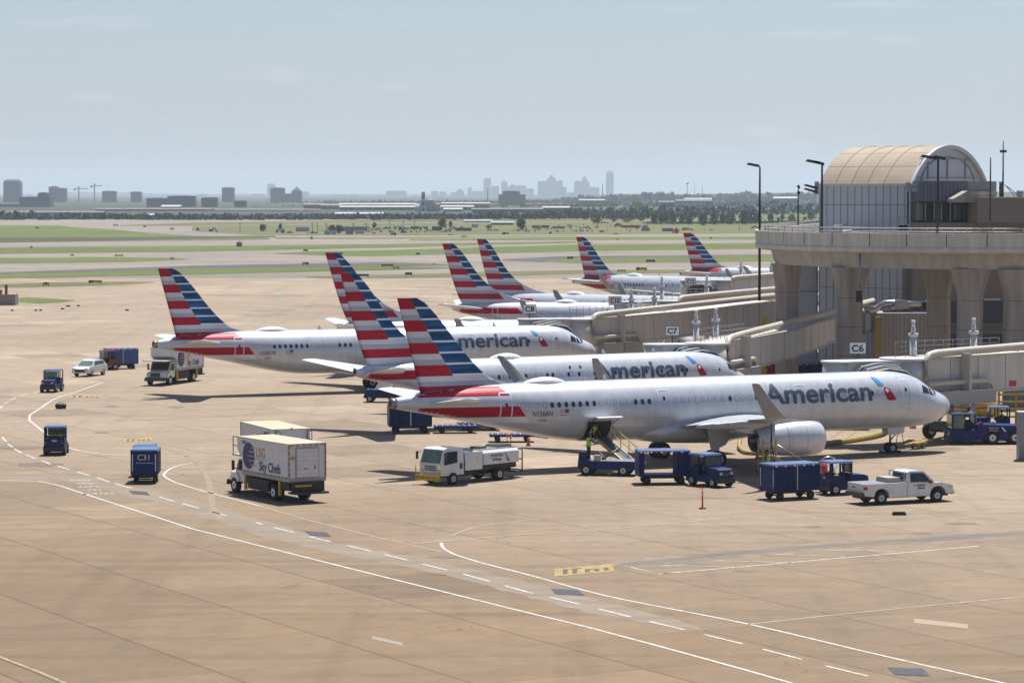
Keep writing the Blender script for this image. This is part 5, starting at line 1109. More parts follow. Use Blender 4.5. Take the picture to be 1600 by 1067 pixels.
for y in (3.6, 7.5, 11.2): mb.box(LX - .05, LX + .05, y, y + .16, ZE + .6, ZE + 2.6, M_PNS)
mb.box(LX - .05, LX + .05, 2, 13, ZE + 2.6, ZE + 2.68, M_PNS); mb.box(LX - .05, LX + .05, 1, 14, ZE + .7, ZE + .78, M_PNS); mb.obj('gable_mullions', st)
MB().box(0, LX - .3, .02, .5, 0, ZE, M_PNL).obj('wall', st); MB().box(0, .4, .5, WY, 0, ZE, M_PNL).obj('wall', st); MB().box(LX - .3, LX, .04, WY, 0, 15.5, M_PNL).obj('wall', st)
mb = MB()
for k in range(13): mb.box(.05 + k * .83, .11 + k * .83, -.02, .02, 0, ZE - .05, M_PNS)
for z in (17.4, 9.0): mb.box(0, LX - .3, -.022, .02, z, z + .08, M_PNS)
mb.obj('panel_seams', st)
MB().box(-.1, LX, -.35, .6, ZE - .12, ZE + .12, M_WHP).obj('gutter', st)
# glazed box, canopy, dark arcade and the beige block to the right of the gable
cx = empty('station_annex', (50.5, 292.5, 0), 0, 'annex with a dark panelled upper box, canopy and recessed windows right of the vaulted hall', 'building')
def abox(px0, px1, top, bot, Y, dy, m, name, par, o):
    a, b = atY(px0, top, Y), atY(px1, bot, Y); return MB().box(a.x - o[0], b.x - o[0], Y - o[1], Y + dy - o[1], b.z - o[2], a.z - o[2], m).obj(name, par)
o_ = (50.5, 292.5, 0)
M_ANX = mat('annex_dark_panel', (.10, .105, .12), .5, .1); M_ANX2 = mat('annex_pale_panel', (.22, .235, .26), .4, .2); M_BEI = mat('beige_render', (.215, .18, .155), .85, var=.05)
abox(1436, 1512, 283, 315, 289, 6, M_ANX, 'upper_box', cx, o_); abox(1512, 1557, 283.5, 300, 289.2, 5.5, M_ANX2, 'upper_box', cx, o_)
mb = MB()
for k in range(20): a = atY(1440 + k * 5.9, 284, 288.98); b = atY(1440 + k * 5.9, 299.5 if k > 11 else 314, 288.98); mb.box(a.x - .02 - o_[0], a.x + .02 - o_[0], 288.96 - o_[1], 289.01 - o_[1], b.z, a.z, M_PNS)
mb.obj('panel_seams', cx)
mb = MB(); a, b = atY(1487, 311, 286), atY(1545, 300, 288); mb.prism([(a.x - o_[0], a.z - .35), (b.x - o_[0], a.z - .35), (b.x - o_[0] + .4, b.z), (a.x + 1.4 - o_[0], b.z + .1), (a.x - o_[0], a.z)], 285 - o_[1], 289 - o_[1], M_CNC2); mb.obj('canopy', cx)
abox(1431, 1530, 315, 350, 291, 4, M_DARKW, 'recess', cx, o_)
for k, px in enumerate((1490, 1497, 1504, 1511, 1518, 1525)): abox(px, px + 5, 320, 343, 290.7, .2, M_GLZ, 'window', cx, o_)
for k, px in enumerate((1434, 1445, 1459, 1470, 1484)): abox(px, px + 2, 316, 346, 290.4, .3, M_ANX2, 'post', cx, o_)
abox(1431, 1442, 318, 345, 290.6, .2, M_BEI, 'door', cx, o_)
abox(1428, 1600, 348, 640, 290.0, 5, M_BEI, 'lower_wall', cx, o_)
bb = empty('beige_block', (58, 287, 0), 0, 'flat beige roof block at the right edge with a mast on top', 'building')
abox(1529, 1760, 309, 348, 284, 9, M_BEI, 'wall', bb, (58, 287, 0)); abox(1529, 1760, 307.5, 309.5, 283.8, 9.4, M_CNC, 'roof_edge', bb, (58, 287, 0))
for k in range(9): a = atY(1531 + k * 9, 310, 283.97); b = atY(1531 + k * 9, 347, 283.97)
p = atY(1567, 309, 286); r = empty('antenna_mast', p, 0, 'thin antenna mast with braces on the beige roof', 'mast'); s = FOC / 286
mb = MB(); mb.cyl((0, 0, 0), (0, 0, 88 / s), .10, M_DKM, r1=.05, n=6); mb.obj('mast', r); MB().box(-.3, .3, -.2, .2, 70 / s, 74 / s, M_DKM).obj('antenna_box', r); MB().cyl((-.22, 0, 0), (-.22, 0, 25 / s), .16, M_DKM, n=6).obj('base_bracket', r)
for q in (10, 18): MB().cyl((.1, 0, 22 / s), (q / s + .6, 0, 0), .05, M_GALV, n=5).obj('brace', r)
p = atY(1594, 309, 286); MB().cyl((0, 0, 0), (0, 0, .7), .35, M_GALV, n=12).obj('roof_vent', loc=p, label='small round vent on the beige roof at the right edge', cat='vent')
# floodlights fixed on the station's left corner and a small gantry
p = atY(1277, 300, 288); r = empty('floodlight_bracket', p, 0, 'two black floodlights bracketed to the left corner of the station', 'floodlight'); s = FOC / 288
MB().box(-.25, .15, -.2, .2, -.2, 1.0, M_GALV).obj('bracket', r)
for dx, dz in ((-12, 9), (-10, 3)): MB().prism([(-1.3, .25), (0, -.15), (0, .12), (-1.2, .4)], -.3, .3, M_BLK).obj('floodlight', r).location = (0, 0, dz / s - .2)
p = atY(1422, 362, 276); r = empty('signal_gantry', p, 0, 'grey signal gantry with boxes beside the station wall', 'gantry'); s = FOC / 276
for dx in (-1,): MB().box(-.06, .06, -.06, .06, 0, 76 / s, M_GALV).obj('mast', r)
for dx, dz in ((-7, 62), (3, 62), (-7, 70), (3, 70)): MB().box(dx / s, (dx + 6) / s, -.3, .3, dz / s, (dz + 6.5) / s, M_GALV).obj('box', r)
mb = MB()
for dx in (-18, -10, -3): mb.box(dx / s, dx / s + .05, -.4, -.35, 0, 22 / s, M_GALV)
for dz in (8, 15, 22): mb.box(-18 / s, -1 / s, -.4, -.35, dz / s, dz / s + .05, M_GALV)
mb.obj('guard_rail', r)
for dx in (-15, -8): MB().cyl((dx / s, -.6, 6 / s), (dx / s, -.45, 6 / s), .28, M_TYR, n=14).obj('hose_reel', r)
# terminal face behind the gates
tm = empty('terminal_building', (45, 300, 0), 0, 'panelled terminal wall behind the viaduct columns', 'building'); o_ = (45, 300, 0)
abox(1245, 1277, 400, 630, 301, 3, M_PNL, 'wall', tm, o_); abox(1414, 1432, 400, 630, 292, 3, M_BEI, 'wall', tm, o_)
mb = MB()
a = atY(1276.5, 400, 300.9); mb.box(a.x - .05 - 45, a.x + .05 - 45, .8, .98, 0, 14, M_PNS); a = atY(1250, 456, 300.9); b = atY(1277, 456, 300.9); mb.box(a.x - 45, b.x - 45, .8, .98, a.z, a.z + .08, M_PNS); mb.obj('panel_seams', tm)
abox(1428, 1700, 470, 505, 289.9, .08, M_DARKW, 'opening', tm, o_); abox(1430, 1700, 522, 545, 289.9, .08, M_DARKW, 'opening', tm, o_)
abox(1538, 1563, 466, 469.5, 289.6, .2, M_WHP, 'tube_light', tm, o_); abox(1430, 1700, 505, 509, 289.6, .3, M_BEI, 'ledge', tm, o_)
mb = MB(); a, b = atY(1371, 490, 283), atY(1456, 560, 283); n = 14; w = (b.x - a.x) / n
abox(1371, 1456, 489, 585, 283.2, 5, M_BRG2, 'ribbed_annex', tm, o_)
for k in range(n): mb.box(a.x + k * w - 45 + .05, a.x + k * w + w * .5 - 45, 283.05 - 300, 283.19 - 300, b.z, a.z, M_CNC2)
mb.obj('ribs', tm)
M_SLV = mat('silver_duct', (.38, .38, .38), .25, .9, var=.1)
p = atY(1400, 486, 278); s = FOC / 278; r = empty('roof_air_duct', p, 0, 'shiny silver air duct on the ribbed annex roof', 'duct')
MB().pipe([(-50 / s, 0, 2 / s), (-32 / s, 0, 3 / s), (-24 / s, 0, 8 / s), (-18 / s, 0, 12 / s), (0, 0, 12 / s), (10 / s, 0, 11 / s), (44 / s, 0, 10 / s)], .34, M_SLV, n=12).obj('duct', r)
MB().box(-6 / s, 20 / s, -.7, .7, 4 / s, 17 / s, M_SLV, top=(.2, .2, .1, .1)).obj('fan_box', r); MB().cyl((44 / s, 0, 10 / s), (50 / s, 0, 10 / s), .42, M_BLK, n=12).obj('end_cap', r); MB().box(-20 / s, 24 / s, -.5, .5, -2 / s, 1 / s, M_DKM).obj('support_frame', r)

# ---- gate bridges
def gate_bridge(name_lbl, cab, end, tun, sign, catw=None, full=True, low=True):
    """cab = (x, y, heading deg to the aircraft door, floor z), tun = [(x, y, z floor, height, width)] from cab towards the terminal"""
    A = Vector((tun[0][0], tun[0][1], 0)); r = empty('jet_bridge', A, 0, name_lbl, 'jet bridge', 'passenger bridges at the gates')
    L_ = lambda mb: local(mb, A)
    for k in range(len(tun) - 1):
        p, q = tun[k], tun[k + 1]; a, b = Vector((p[0], p[1], 0)), Vector((q[0], q[1], 0)); d = (b - a).normalized(); n = Vector((-d.y, d.x, 0))
        w, h = p[4] / 2, p[3]
        R0 = [a + n * sx * w + Vector((0, 0, p[2] + sz * h)) for sx, sz in ((-1, 0), (1, 0), (1, 1), (-1, 1))]; R1 = [b + n * sx * w + Vector((0, 0, q[2] + sz * h)) for sx, sz in ((-1, 0), (1, 0), (1, 1), (-1, 1))]
        L_(MB().loft([R0, R1], M_BRG, smooth=False)).obj('tunnel_section', r)
        mb = MB()                                        # edge trims and end frame
        for sx in (-1, 1):
            for z in (0, h):
                u = a + n * sx * (w + .03) + Vector((0, 0, p[2] + z)); v = b + n * sx * (w + .03) + Vector((0, 0, q[2] + z)); mb.cyl(u, v, .09, M_DUCT, n=6)
        m_ = int((b - a).length / 3.4)
        for j in range(1, m_ + 1):
            c = a.lerp(b, j / (m_ + 1)); zc = p[2] + (q[2] - p[2]) * j / (m_ + 1)
            for sx in (-1,): mb.cyl(c + n * sx * (w + .012) * 1 + Vector((0, 0, zc + .05)), c + n * sx * (w + .012) + Vector((0, 0, zc + h - .05)), .022, M_PNS, n=4)
        L_(mb).obj('tunnel_trim', r)
    p, q = tun[0], tun[-1]; a, b = Vector((p[0], p[1], 0)), Vector((q[0], q[1], 0)); d = (b - a).normalized(); n = Vector((-d.y, d.x, 0)); near = -n if n.y > 0 else n
    # big duct along the top near edge, turned down at the cab end
    top = lambda t, off=0: a.lerp(b, t) + near * (p[4] / 2 - .1 + off) + Vector((0, 0, p[2] + (q[2] - p[2]) * t + p[3] + .38))
    L_(MB().pipe([top(.0) - Vector((0, 0, 1.9)) + near * .45, top(0) - Vector((0, 0, .55)) + near * .45, top(0.01) - Vector((0, 0, .1)) + near * .4, top(.03) + near * .3, top(.1) + near * .1, top(.5) + near * .1, top(.985)], .30, M_DUCT, n=12)).obj('air_duct', r)
    if low:
        B = lambda t, z: a.lerp(b, t) + near * (p[4] / 2 + .55) + Vector((0, 0, p[2] + z)); Ln = (b - a).length
        L_(MB().pipe([B(.0, .95), B(2 / Ln, .95), B(6.2 / Ln, 1.0), B(6.7 / Ln, .85), B(6.95 / Ln, .5), B(7.0 / Ln, -.6)], .20, M_DUCT, n=10)).obj('lower_duct', r)
        c = a + d * 3.5 + near * (p[4] / 2 + .5); mb = MB(); R0 = []
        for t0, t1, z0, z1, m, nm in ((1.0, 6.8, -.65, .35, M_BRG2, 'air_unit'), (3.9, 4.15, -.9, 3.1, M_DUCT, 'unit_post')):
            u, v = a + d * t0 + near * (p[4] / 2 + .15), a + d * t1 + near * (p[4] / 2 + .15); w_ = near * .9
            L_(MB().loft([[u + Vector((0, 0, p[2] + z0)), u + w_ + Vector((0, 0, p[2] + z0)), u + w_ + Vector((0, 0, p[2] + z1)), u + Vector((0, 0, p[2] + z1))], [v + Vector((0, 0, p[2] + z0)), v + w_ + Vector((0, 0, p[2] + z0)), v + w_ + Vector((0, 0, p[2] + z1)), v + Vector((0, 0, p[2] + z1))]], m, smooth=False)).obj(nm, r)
    # lift columns with round caps standing above the roof, legs and wheels below
    for t_, off in (((catw or (3.0, 7.0))[0], 0), ((catw or (3.0, 7.0))[1], 0)):
        c = a + d * t_ - near * (p[4] / 2 + .5); z = p[2] + p[3]; mb = MB()
        mb.cyl(c + Vector((0, 0, .8)), c + Vector((0, 0, z + 1.5)), .26, M_WHP, n=12); mb.cyl(c + Vector((0, 0, z + 1.5)), c + Vector((0, 0, z + 1.75)), .38, M_WHP, n=12); mb.cyl(c + Vector((0, 0, z + 1.75)), c + Vector((0, 0, z + 2.15)), .22, M_WHP, r1=.16, n=10); mb.cyl(c + Vector((0, 0, z + 2.15)), c + Vector((0, 0, z + 2.75)), .14, M_WHP, n=8)
        L_(mb).obj('lift_column', r)
    c = a + d * ((catw or (3.0, 7.0))[0] + 1.8); mb = MB(); mb.cyl(c - near * 2.4 + Vector((0, 0, .8)), c + near * 1.6 + Vector((0, 0, .8)), .28, M_DKM, n=10); L_(mb).obj('drive_axle', r); mb = MB(); z0 = Vector((0, 0, 1.0)); e_ = c + d * .0
    mb.loft([[e_ + near * w_ + d * q + Vector((0, 0, z)) for q, z in ((-.45, .75), (.45, .75), (.45, 1.35), (-.45, 1.35))] for w_ in (-1.6, 1.0)], M_DKM, smooth=False)
    for w_ in (-1.4, .9): mb.cyl(e_ + near * w_ + z0, e_ + near * w_ * .8 + d * 2.6 + Vector((0, 0, p[2])), .09, M_DKM, n=6); mb.cyl(e_ + near * w_ + z0, e_ + near * w_ * .8 - d * 1.6 + Vector((0, 0, p[2])), .07, M_GALV, n=6)
    L_(mb).obj('drive_frame', r)
    for off in (-2.0, 1.2): m2 = MB(); wheel(m2, c + near * off + Vector((0, 0, .62)), .62, .45, axis=tuple(near)); L_(m2).obj('wheel', r)
    # catwalk railing on the roof behind the sign
    mb = MB(); zc = p[2] + p[3] + .12; c0 = a - d * 1.0 - near * .3; c1 = a + d * 10.0 - near * .3
    for k in range(12):
        c = c0.lerp(c1, k / 11); mb.cyl(c + Vector((0, 0, zc)), c + Vector((0, 0, zc + 1.15)), .035, M_GALV, n=4)
    for zz in (.4, .78, 1.15): mb.cyl(c0 + Vector((0, 0, zc + zz)), c1 + Vector((0, 0, zc + zz)), .03, M_GALV, n=4)
    L_(mb).obj('catwalk_railing', r)
    # rotunda, cab and bellows towards the aircraft
    h = R(cab[2]); cd = Vector((math.cos(h), math.sin(h), 0)); cn = Vector((-cd.y, cd.x, 0)); c0 = Vector((cab[0], cab[1], 0)); zf = cab[3]
    mb = MB(); mb.cyl(a - d * .3 + Vector((0, 0, p[2] - .2)), a - d * .3 + Vector((0, 0, p[2] + p[3] - .1)), 1.75, M_BRG, n=22); mb.cyl(a - d * .3 + Vector((0, 0, p[2] + p[3] - .1)), a - d * .3 + Vector((0, 0, p[2] + p[3] + .08)), 1.95, M_WHP, n=22); L_(mb).obj('rotunda', r)
    u = a - d * .3; c9 = Vector((end[0], end[1], 0)); e = (c9 - u).normalized(); en = Vector((-e.y, e.x, 0)) * 1.35
    L_(MB().loft([[x + y + Vector((0, 0, z)) for y, z in ((-en, zf - .1), (en, zf - .1), (en, zf + 2.75), (-en, zf + 2.75))] for x in (u + e * .6, c9)], M_BRG, smooth=False)).obj('cab', r); L_(MB().cyl(c9 + Vector((0, 0, zf - .1)), c9 + Vector((0, 0, zf + 2.75)), 1.32, M_BRG, n=22)).obj('operator_cab', r)
    L_(MB().loft([[x + y + Vector((0, 0, z)) for y, z in ((-en * 1.06, zf + 2.76), (en * 1.06, zf + 2.76), (en * 1.06, zf + 2.9), (-en * 1.06, zf + 2.9))] for x in (u + e * .9, c9)], M_WHP, smooth=False).cyl(c9 + Vector((0, 0, zf + 2.765)), c9 + Vector((0, 0, zf + 2.905)), 1.45, M_WHP, n=22)).obj('cab_roof', r)
    rings = []
    for k in range(9):
        t = k / 8; x = c0 + cd * (t * 1.7); g = 1 - .06 * (k % 2); wv = cn * (2.0 - .1 * t) * g; ztop = zf + 2.7 - .45 * t; Rr_ = [x + wv * y + Vector((0, 0, z)) for y, z in ((-1, zf), (-1, ztop - .5), (-.75, ztop - .08 * g), (0, ztop + .14 * g), (.75, ztop - .08 * g), (1, ztop - .5), (1, zf))]; rings.append(Rr_)
    bl = L_(MB().loft(rings, M_BEL, smooth=False)).obj('bellows', r)
    for k in (2, 5, 8): L_(MB().pipe([v * 1 + Vector((0, 0, .03)) + (v - (rings[k][3] - Vector((0, 0, 1.2)))).normalized() * .04 for v in rings[k][1:6]], .05, M_WHP, n=5)).obj('bellows_hoop', bl)
    # gate sign on a short post
    if sign:
        txt, px, py, ww, Ys = sign; c = atY(px, py, Ys) - A; s = FOC / Ys; W_, H_ = ww / s, ww * .68 / s
        sg = MB().box(-W_ / 2, W_ / 2, -.06, .06, -H_ / 2, H_ / 2, M_SGN).obj('gate_sign', r); sg.location = c
        mb = MB(); mb.box(-W_ / 2 - .05, W_ / 2 + .05, -.03, .03, -H_ / 2 - .05, H_ / 2 + .05, M_DKM); mb.cyl((0, 0, -H_ / 2 - 1.0), (0, 0, -H_ / 2), .05, M_DKM, n=6); mb.obj('sign_frame', sg)
        t_ = text_bm(txt, 1, .03); fit_bm(t_, -W_ * .38, W_ * .38, -H_ * .33, H_ * .33); me = bpy.data.meshes.new('gate_number'); t_.to_mesh(me); t_.free(); me.materials.append(M_BLK)
        to = bpy.data.objects.new('gate_number', me); COL.objects.link(to); parent_to(to, sg); to.location = (0, -.075, 0); to.rotation_euler = (math.pi / 2, 0, 0)
    return r, A, a, b, d, near
j6 = gate_bridge('passenger bridge at gate C6, nearest, running off the right edge', (26.9, 215.9, -63, 3.35), (24.3, 216.6), [(29.6, 218.6, 3.55, 2.75, 3.0), (39.0, 225.6, 3.70, 2.75, 3.0), (39.0, 225.6, 3.85, 2.5, 2.7), (62, 243, 4.6, 2.5, 2.7)], ('C6', 1340, 544, 25, 219.5), (2.5, 9.0))
j7 = gate_bridge('passenger bridge at gate C7, meeting the second nearest airliner', (15.2, 249.4, -58, 2.9), (12.6, 249.8), [(16.8, 250.8, 3.2, 2.6, 2.8), (24.5, 266, 3.7, 2.6, 2.8), (24.5, 266, 3.8, 2.4, 2.6), (28.5, 277.5, 4.25, 2.4, 2.6), (28.5, 277.5, 4.35, 2.2, 2.4), (35, 292, 5.0, 2.2, 2.4)], ('C7', 1050.5, 517, 20.5, 252), (2.2, 7.2))
j8 = gate_bridge('passenger bridge at gate C8, its long cream side above a jet nose', (3.4, 287.2, -67, 3.4), (1.9, 288.2), [(6.6, 289.5, 3.5, 2.7, 3.0), (15.5, 298, 3.9, 2.7, 3.0), (15.5, 298, 4.0, 2.5, 2.7), (27, 312, 4.7, 2.5, 2.7)], ('C8', 827.5, 483, 19.5, 289), (10.5, 14.2))
j10 = gate_bridge('passenger bridge at gate C10, seen as a strip behind the C8 bridge', (14.5, 334.5, -83, 3.3), (13.0, 336.5), [(18.0, 338, 3.6, 2.6, 2.9), (33, 352, 4.4, 2.6, 2.9)], ('C10', 961, 470, 19, 333), (1.0, 8.6), low=False)
j12 = gate_bridge('passenger bridge at gate C12, farthest, beside the viaduct end', (27.0, 416.5, -100, 3.3), (25.4, 418.2), [(30.5, 418, 3.6, 2.6, 2.9), (44, 424, 4.4, 2.6, 2.9)], ('C12', 1079, 440, 16, 412), (3.5, 8.5), low=False)
# red placards on the tunnels
for (r, A, a, b, d, near), t, z in ((j6, 9.6, 4.15), (j7, 8.6, 3.75)):
    p = a + d * t + near * 1.56 - A; ang = math.atan2(d.y, d.x); o = MB().box(-.38, .38, -.02, .02, -.22, .22, M_REDP).obj('red_placard', r); o.location = (p.x, p.y, z); o.rotation_euler = (0, 0, ang)
# yellow stair tower and drum by the near bridge
p = at(1524, 649); r = empty('yellow_drum_base', (p.x, p.y, 0), 0, 'big round yellow base under the C6 bridge', 'base'); mb = MB(); mb.cyl((0, 0, 0), (0, 0, 1.5), 1.75, M_YEL, n=28); mb.obj('drum', r); MB().cyl((0, 0, 1.5), (0, 0, 1.85), 1.62, M_YEL, n=28).obj('drum_top', r); MB().cyl((0, 0, .7), (0, 0, .78), 1.77, M_BLK, n=28).obj('drum_band', r)
p = at(1590, 662); r = empty('yellow_stair_frame', (p.x, p.y, 0), 0, 'yellow steel stair frame under the C6 bridge at the right edge', 'stairs')
for x in (-1.6, -.2, 1.2): MB().box(x, x + .16, 0, .16, 0, 3.4, M_YEL).obj('post', r)
for k in range(5): MB().box(-1.6, 1.3, -.1, .5, .5 + k * .6, .62 + k * .6, M_YEL).obj('tread', r)
for x, lb in ((1372, 'yellow post at the ribbed annex'), (1194, 'yellow post under the left end of the viaduct')):
    p = atY(x, 495, 270); mb = MB(); b_ = atY(x, 560, 270); mb.box(-.25, .25, -.2, .2, 0, p.z, M_YEL); mb.obj('yellow_post', loc=(p.x, 270, 0), label=lb, cat='post')
p = atY(1575, 718, 200); mb = MB(); b_ = at(1591, 718); r = empty('metal_cabinet', b_, 0, 'grey metal cabinet cut by the right edge of the photo', 'cabinet'); MB().box(-.05, 1.1, -.5, .5, 0, 3.3, M_GALV).obj('cabinet_body', r); MB().box(-.1, 1.15, -.55, .55, 3.3, 3.4, M_WHP).obj('cabinet_top', r)
# ------------------------------------------------------------------ people: one continuous skinned body each
M_SKIN = mat('skin_tone', (.26, .13, .08), .6, var=.05); M_NAVY = mat('navy_workwear', (.016, .022, .05), .85, var=.2, scale=8); M_LIMEV = mat('hi_vis_lime', (.30, .50, .03), .7, var=.08, scale=6); M_HAIR = mat('dark_hair', (.012, .009, .008), .8); M_REFL = mat('reflective_band', (.45, .47, .48), .4)
def person(loc, rz, label, pose='stand', arms=None, lean=0., group=None):
    r = empty('person', loc, rz, label, 'person', group)
    if pose == 'sit':
        P = dict(pel=(0, 0, .55), wai=(.0, 0, .72), che=(.02, 0, .98), nec=(.03, 0, 1.12), h1=(.05, 0, 1.22), h2=(.05, 0, 1.36))
        leg = lambda s: [(0.02, .10 * s, .54), (.42, .13 * s, .56), (.44, .13 * s, .12), (.58, .13 * s, .06)]
    elif pose == 'crouch':
        P = dict(pel=(0, 0, .55), wai=(.10, 0, .70), che=(.30, 0, .90), nec=(.40, 0, 1.02), h1=(.47, 0, 1.08), h2=(.53, 0, 1.20))
        leg = lambda s: [(0, .10 * s, .53), (.34, .16 * s, .50), (.05, .14 * s, .10), (.24, .14 * s, .05)]
    else:
        P = dict(pel=(0, 0, .93), wai=(.01 + lean * .3, 0, 1.08), che=(.01 + lean, 0, 1.32), nec=(.02 + lean * 1.3, 0, 1.48), h1=(.04 + lean * 1.4, 0, 1.56), h2=(.05 + lean * 1.5, 0, 1.70))
        leg = lambda s: [(0, .10 * s, .90), (.04 + .05 * s, .12 * s, .49), (-.02 + .07 * s, .12 * s, .08), (.15 + .07 * s, .13 * s, .035)]
    c, n = Vector(P['che']), Vector(P['nec'])
    arms = arms or [[(.04, .22, -.12 - .14), (.16, .24, -.42)], [(.04, -.22, -.26), (.12, -.24, -.44)]]
    V, E, Rd = [], [], []
    def add(p, r_, par=None):
        V.append(tuple(p)); Rd.append(r_)
        if par is not None: E.append((par, len(V) - 1))
        return len(V) - 1
    pe = add(P['pel'], .135); wa = add(P['wai'], .125, pe); ch = add(P['che'], .150, wa); ne = add(P['nec'], .062, ch); h1 = add(P['h1'], .078, ne); h2 = add(P['h2'], .088, h1)
    for s in (1, -1):
        L = leg(s); a = add(L[0], .095, pe); k = add(L[1], .062, a); an = add(L[2], .045, k); add(L[3], .042, an)
    hands = []
    for i, s in enumerate((1, -1)):
        sh = c + Vector((0, .19 * s, .08)); A = arms[i]; el, ha = sh + Vector(A[0]) * 1.0 - Vector((0, .19 * s if abs(A[0][1]) > .2 else 0, 0)), sh + Vector(A[1]) - Vector((0, .19 * s if abs(A[1][1]) > .2 else 0, 0))
        a = add(sh, .062, ch); b = add(el, .043, a); d = add(ha, .030, b); hands.append((el, ha, s))
    me = bpy.data.meshes.new('b'); me.from_pydata(V, E, []); o = bpy.data.objects.new('b', me); COL.objects.link(o)
    md = o.modifiers.new('s', 'SKIN'); md.use_smooth_shade = True
    for i, d in enumerate(me.skin_vertices[0].data): d.radius = (Rd[i], Rd[i] * (1.15 if 0 < i < 3 else 1)); d.use_root = (i == 0)
    o.modifiers.new('u', 'SUBSURF').levels = 1
    dg = bpy.context.evaluated_depsgraph_get(); m2 = bpy.data.meshes.new_from_object(o.evaluated_get(dg)); bpy.data.objects.remove(o); bpy.data.meshes.remove(me)
    mb = MB(); vs = [tuple(v.co) for v in m2.vertices]; nz_ = P['nec'][2] + .03
    sk, cl = [], []
    for p in m2.polygons:
        q = p.center; isn = q.z > nz_ and (q - Vector(P['h1'])).length < .3
        for el, ha, s in hands:
            if (q - ha).length < (el - ha).length * .62: isn = True
        (sk if isn else cl).append(tuple(p.vertices))
    mb.add(vs, cl, M_NAVY, True); k = mb.mi(M_SKIN)
    for f in sk: mb.f.append(f); mb.m.append(k); mb.s.append(True)
    hd = Vector(P['h2'])
    mb.cyl(hd + Vector((.075, 0, -.03)), hd + Vector((.115, 0, -.055)), .012, M_SKIN, r1=.016, n=6)          # nose
    for s in (1, -1): mb.sph(hd + Vector((.078, .032 * s, -.005)), .011, M_BLK, n=6, k=4); mb.sph(hd + Vector((0, .088 * s, -.03)), .02, M_SKIN, n=6, k=4, sc=(.8, .5, 1.3))
    mb.cyl(hd + Vector((.07, -.025, -.085)), hd + Vector((.07, .025, -.085)), .006, M_BLK, n=5)
    for el, ha, s in hands:                               # palm, four fingers of unequal length and a thumb from the palm's side
        d = (ha - el).normalized(); sd_ = d.cross(Vector((0, 0, 1))); sd_ = sd_.normalized() if sd_.length > .1 else Vector((0, 1, 0)); up = sd_.cross(d)
        mb.loft([[ha + d * t + sd_ * (w * a_) + up * (h_ * b_) for a_, b_ in ((-1, -1), (1, -1), (1, 1), (-1, 1))] for t, w, h_ in ((-.01, .024, .018), (.04, .040, .016), (.085, .040, .012))], M_SKIN)
        for j, ln in enumerate((.066, .078, .072, .056)):
            b0 = ha + d * .083 + sd_ * (.030 - .020 * j); b1 = b0 + d * ln * .5 - up * .006; b2 = b1 + d * ln * .4 - up * .026; mb.cyl(b0, b1, .0085, M_SKIN, n=6); mb.cyl(b1, b2, .0080, M_SKIN, r1=.006, n=6)
        t0 = ha + d * .03 + sd_ * .036; t1 = t0 + d * .032 + sd_ * .026; mb.cyl(t0, t1, .010, M_SKIN, n=6); mb.cyl(t1, t1 + d * .03 - up * .008, .009, M_SKIN, r1=.007, n=6)
    mb.obj('body', r)
    hb = MB(); hb.sph(hd + Vector((-.012, 0, .018)), .098, M_HAIR, n=12, k=7, sc=(1, .95, .92)); hb.obj('hair', r)
    # vest round the chest
    mb = MB(); pel, che = Vector(P['pel']), Vector(P['che']); N = 14; rings = []; ax = (che - pel).normalized(); sx = ax.cross(Vector((0, 1, 0))).normalized() * -1; sy = Vector((0, 1, 0))
    if sx.x < 0: sx = -sx
    top = (che - pel).length
    for t, w, dp in ((-.02, .185, .150), (top * .5, .180, .148), (top, .205, .168), (top + .10, .19, .14), (top + .15, .13, .10)):
        rings.append([pel + ax * t + sx * (dp * math.cos(2 * math.pi * k / N)) + sy * (w * math.sin(2 * math.pi * k / N)) for k in range(N)])
    mb.loft(rings, M_LIMEV, caps=False); vt = mb.obj('hi_vis_vest', r)
    mb = MB(); rr = [[pel + ax * t + (v - (pel + ax * top * .5)) * 1.02 for v in rings[1]] for t in (top * .45, top * .45 + .05)]; mb.loft(rr, M_REFL, caps=False); mb.obj('reflective_band', vt)
    return r
# ------------------------------------------------------------------ vehicles and ground equipment
V_WHT = mat('truck_white_paint', (.62, .62, .62), .35, 0, var=.10, coat=.4); V_CREAM = mat('truck_roof_cream', (.42, .38, .26), .6, var=.08); V_PAN = mat('box_body_white', (.62, .62, .62), .5, 0, var=.08)
V_GRY = mat('box_lower_rail', (.36, .32, .29), .6); V_BLU = mat('ramp_blue_paint', (.007, .021, .10), .45, 0, var=.15, spec=.25); V_BLD = mat('cart_curtain_blue', (.010, .022, .085), .7, 0, var=.2, scale=3, spec=.2); V_BLR = mat('cart_roof_blue', (.085, .14, .27), .45, .2, var=.12)
V_GLS = mat('vehicle_glass', (.03, .045, .045), .08, 0, var=.2); V_GLL = mat('clear_cab_glass', (.12, .17, .14), .08, 0, var=.2); V_CHS = mat('chassis_dark', (.03, .03, .032), .7, var=.3); V_YEL = mat('vehicle_yellow', (.50, .30, .02), .5, var=.1); V_ORG = mat('beacon_orange', (.60, .18, .02), .4)
V_TLR = mat('tail_light_red', (.35, .02, .015), .3); V_HDL = mat('headlight_glass', (.50, .50, .48), .15); V_MAR = mat('maroon_paint', (.13, .010, .018), .4, var=.1, coat=.3); V_NVY = mat('logo_navy', (.020, .028, .14), .5); V_GLD = mat('logo_gold', (.46, .28, .08), .5); V_RDC = mat('red_curtain', (.32, .012, .025), .6, var=.15, scale=3)
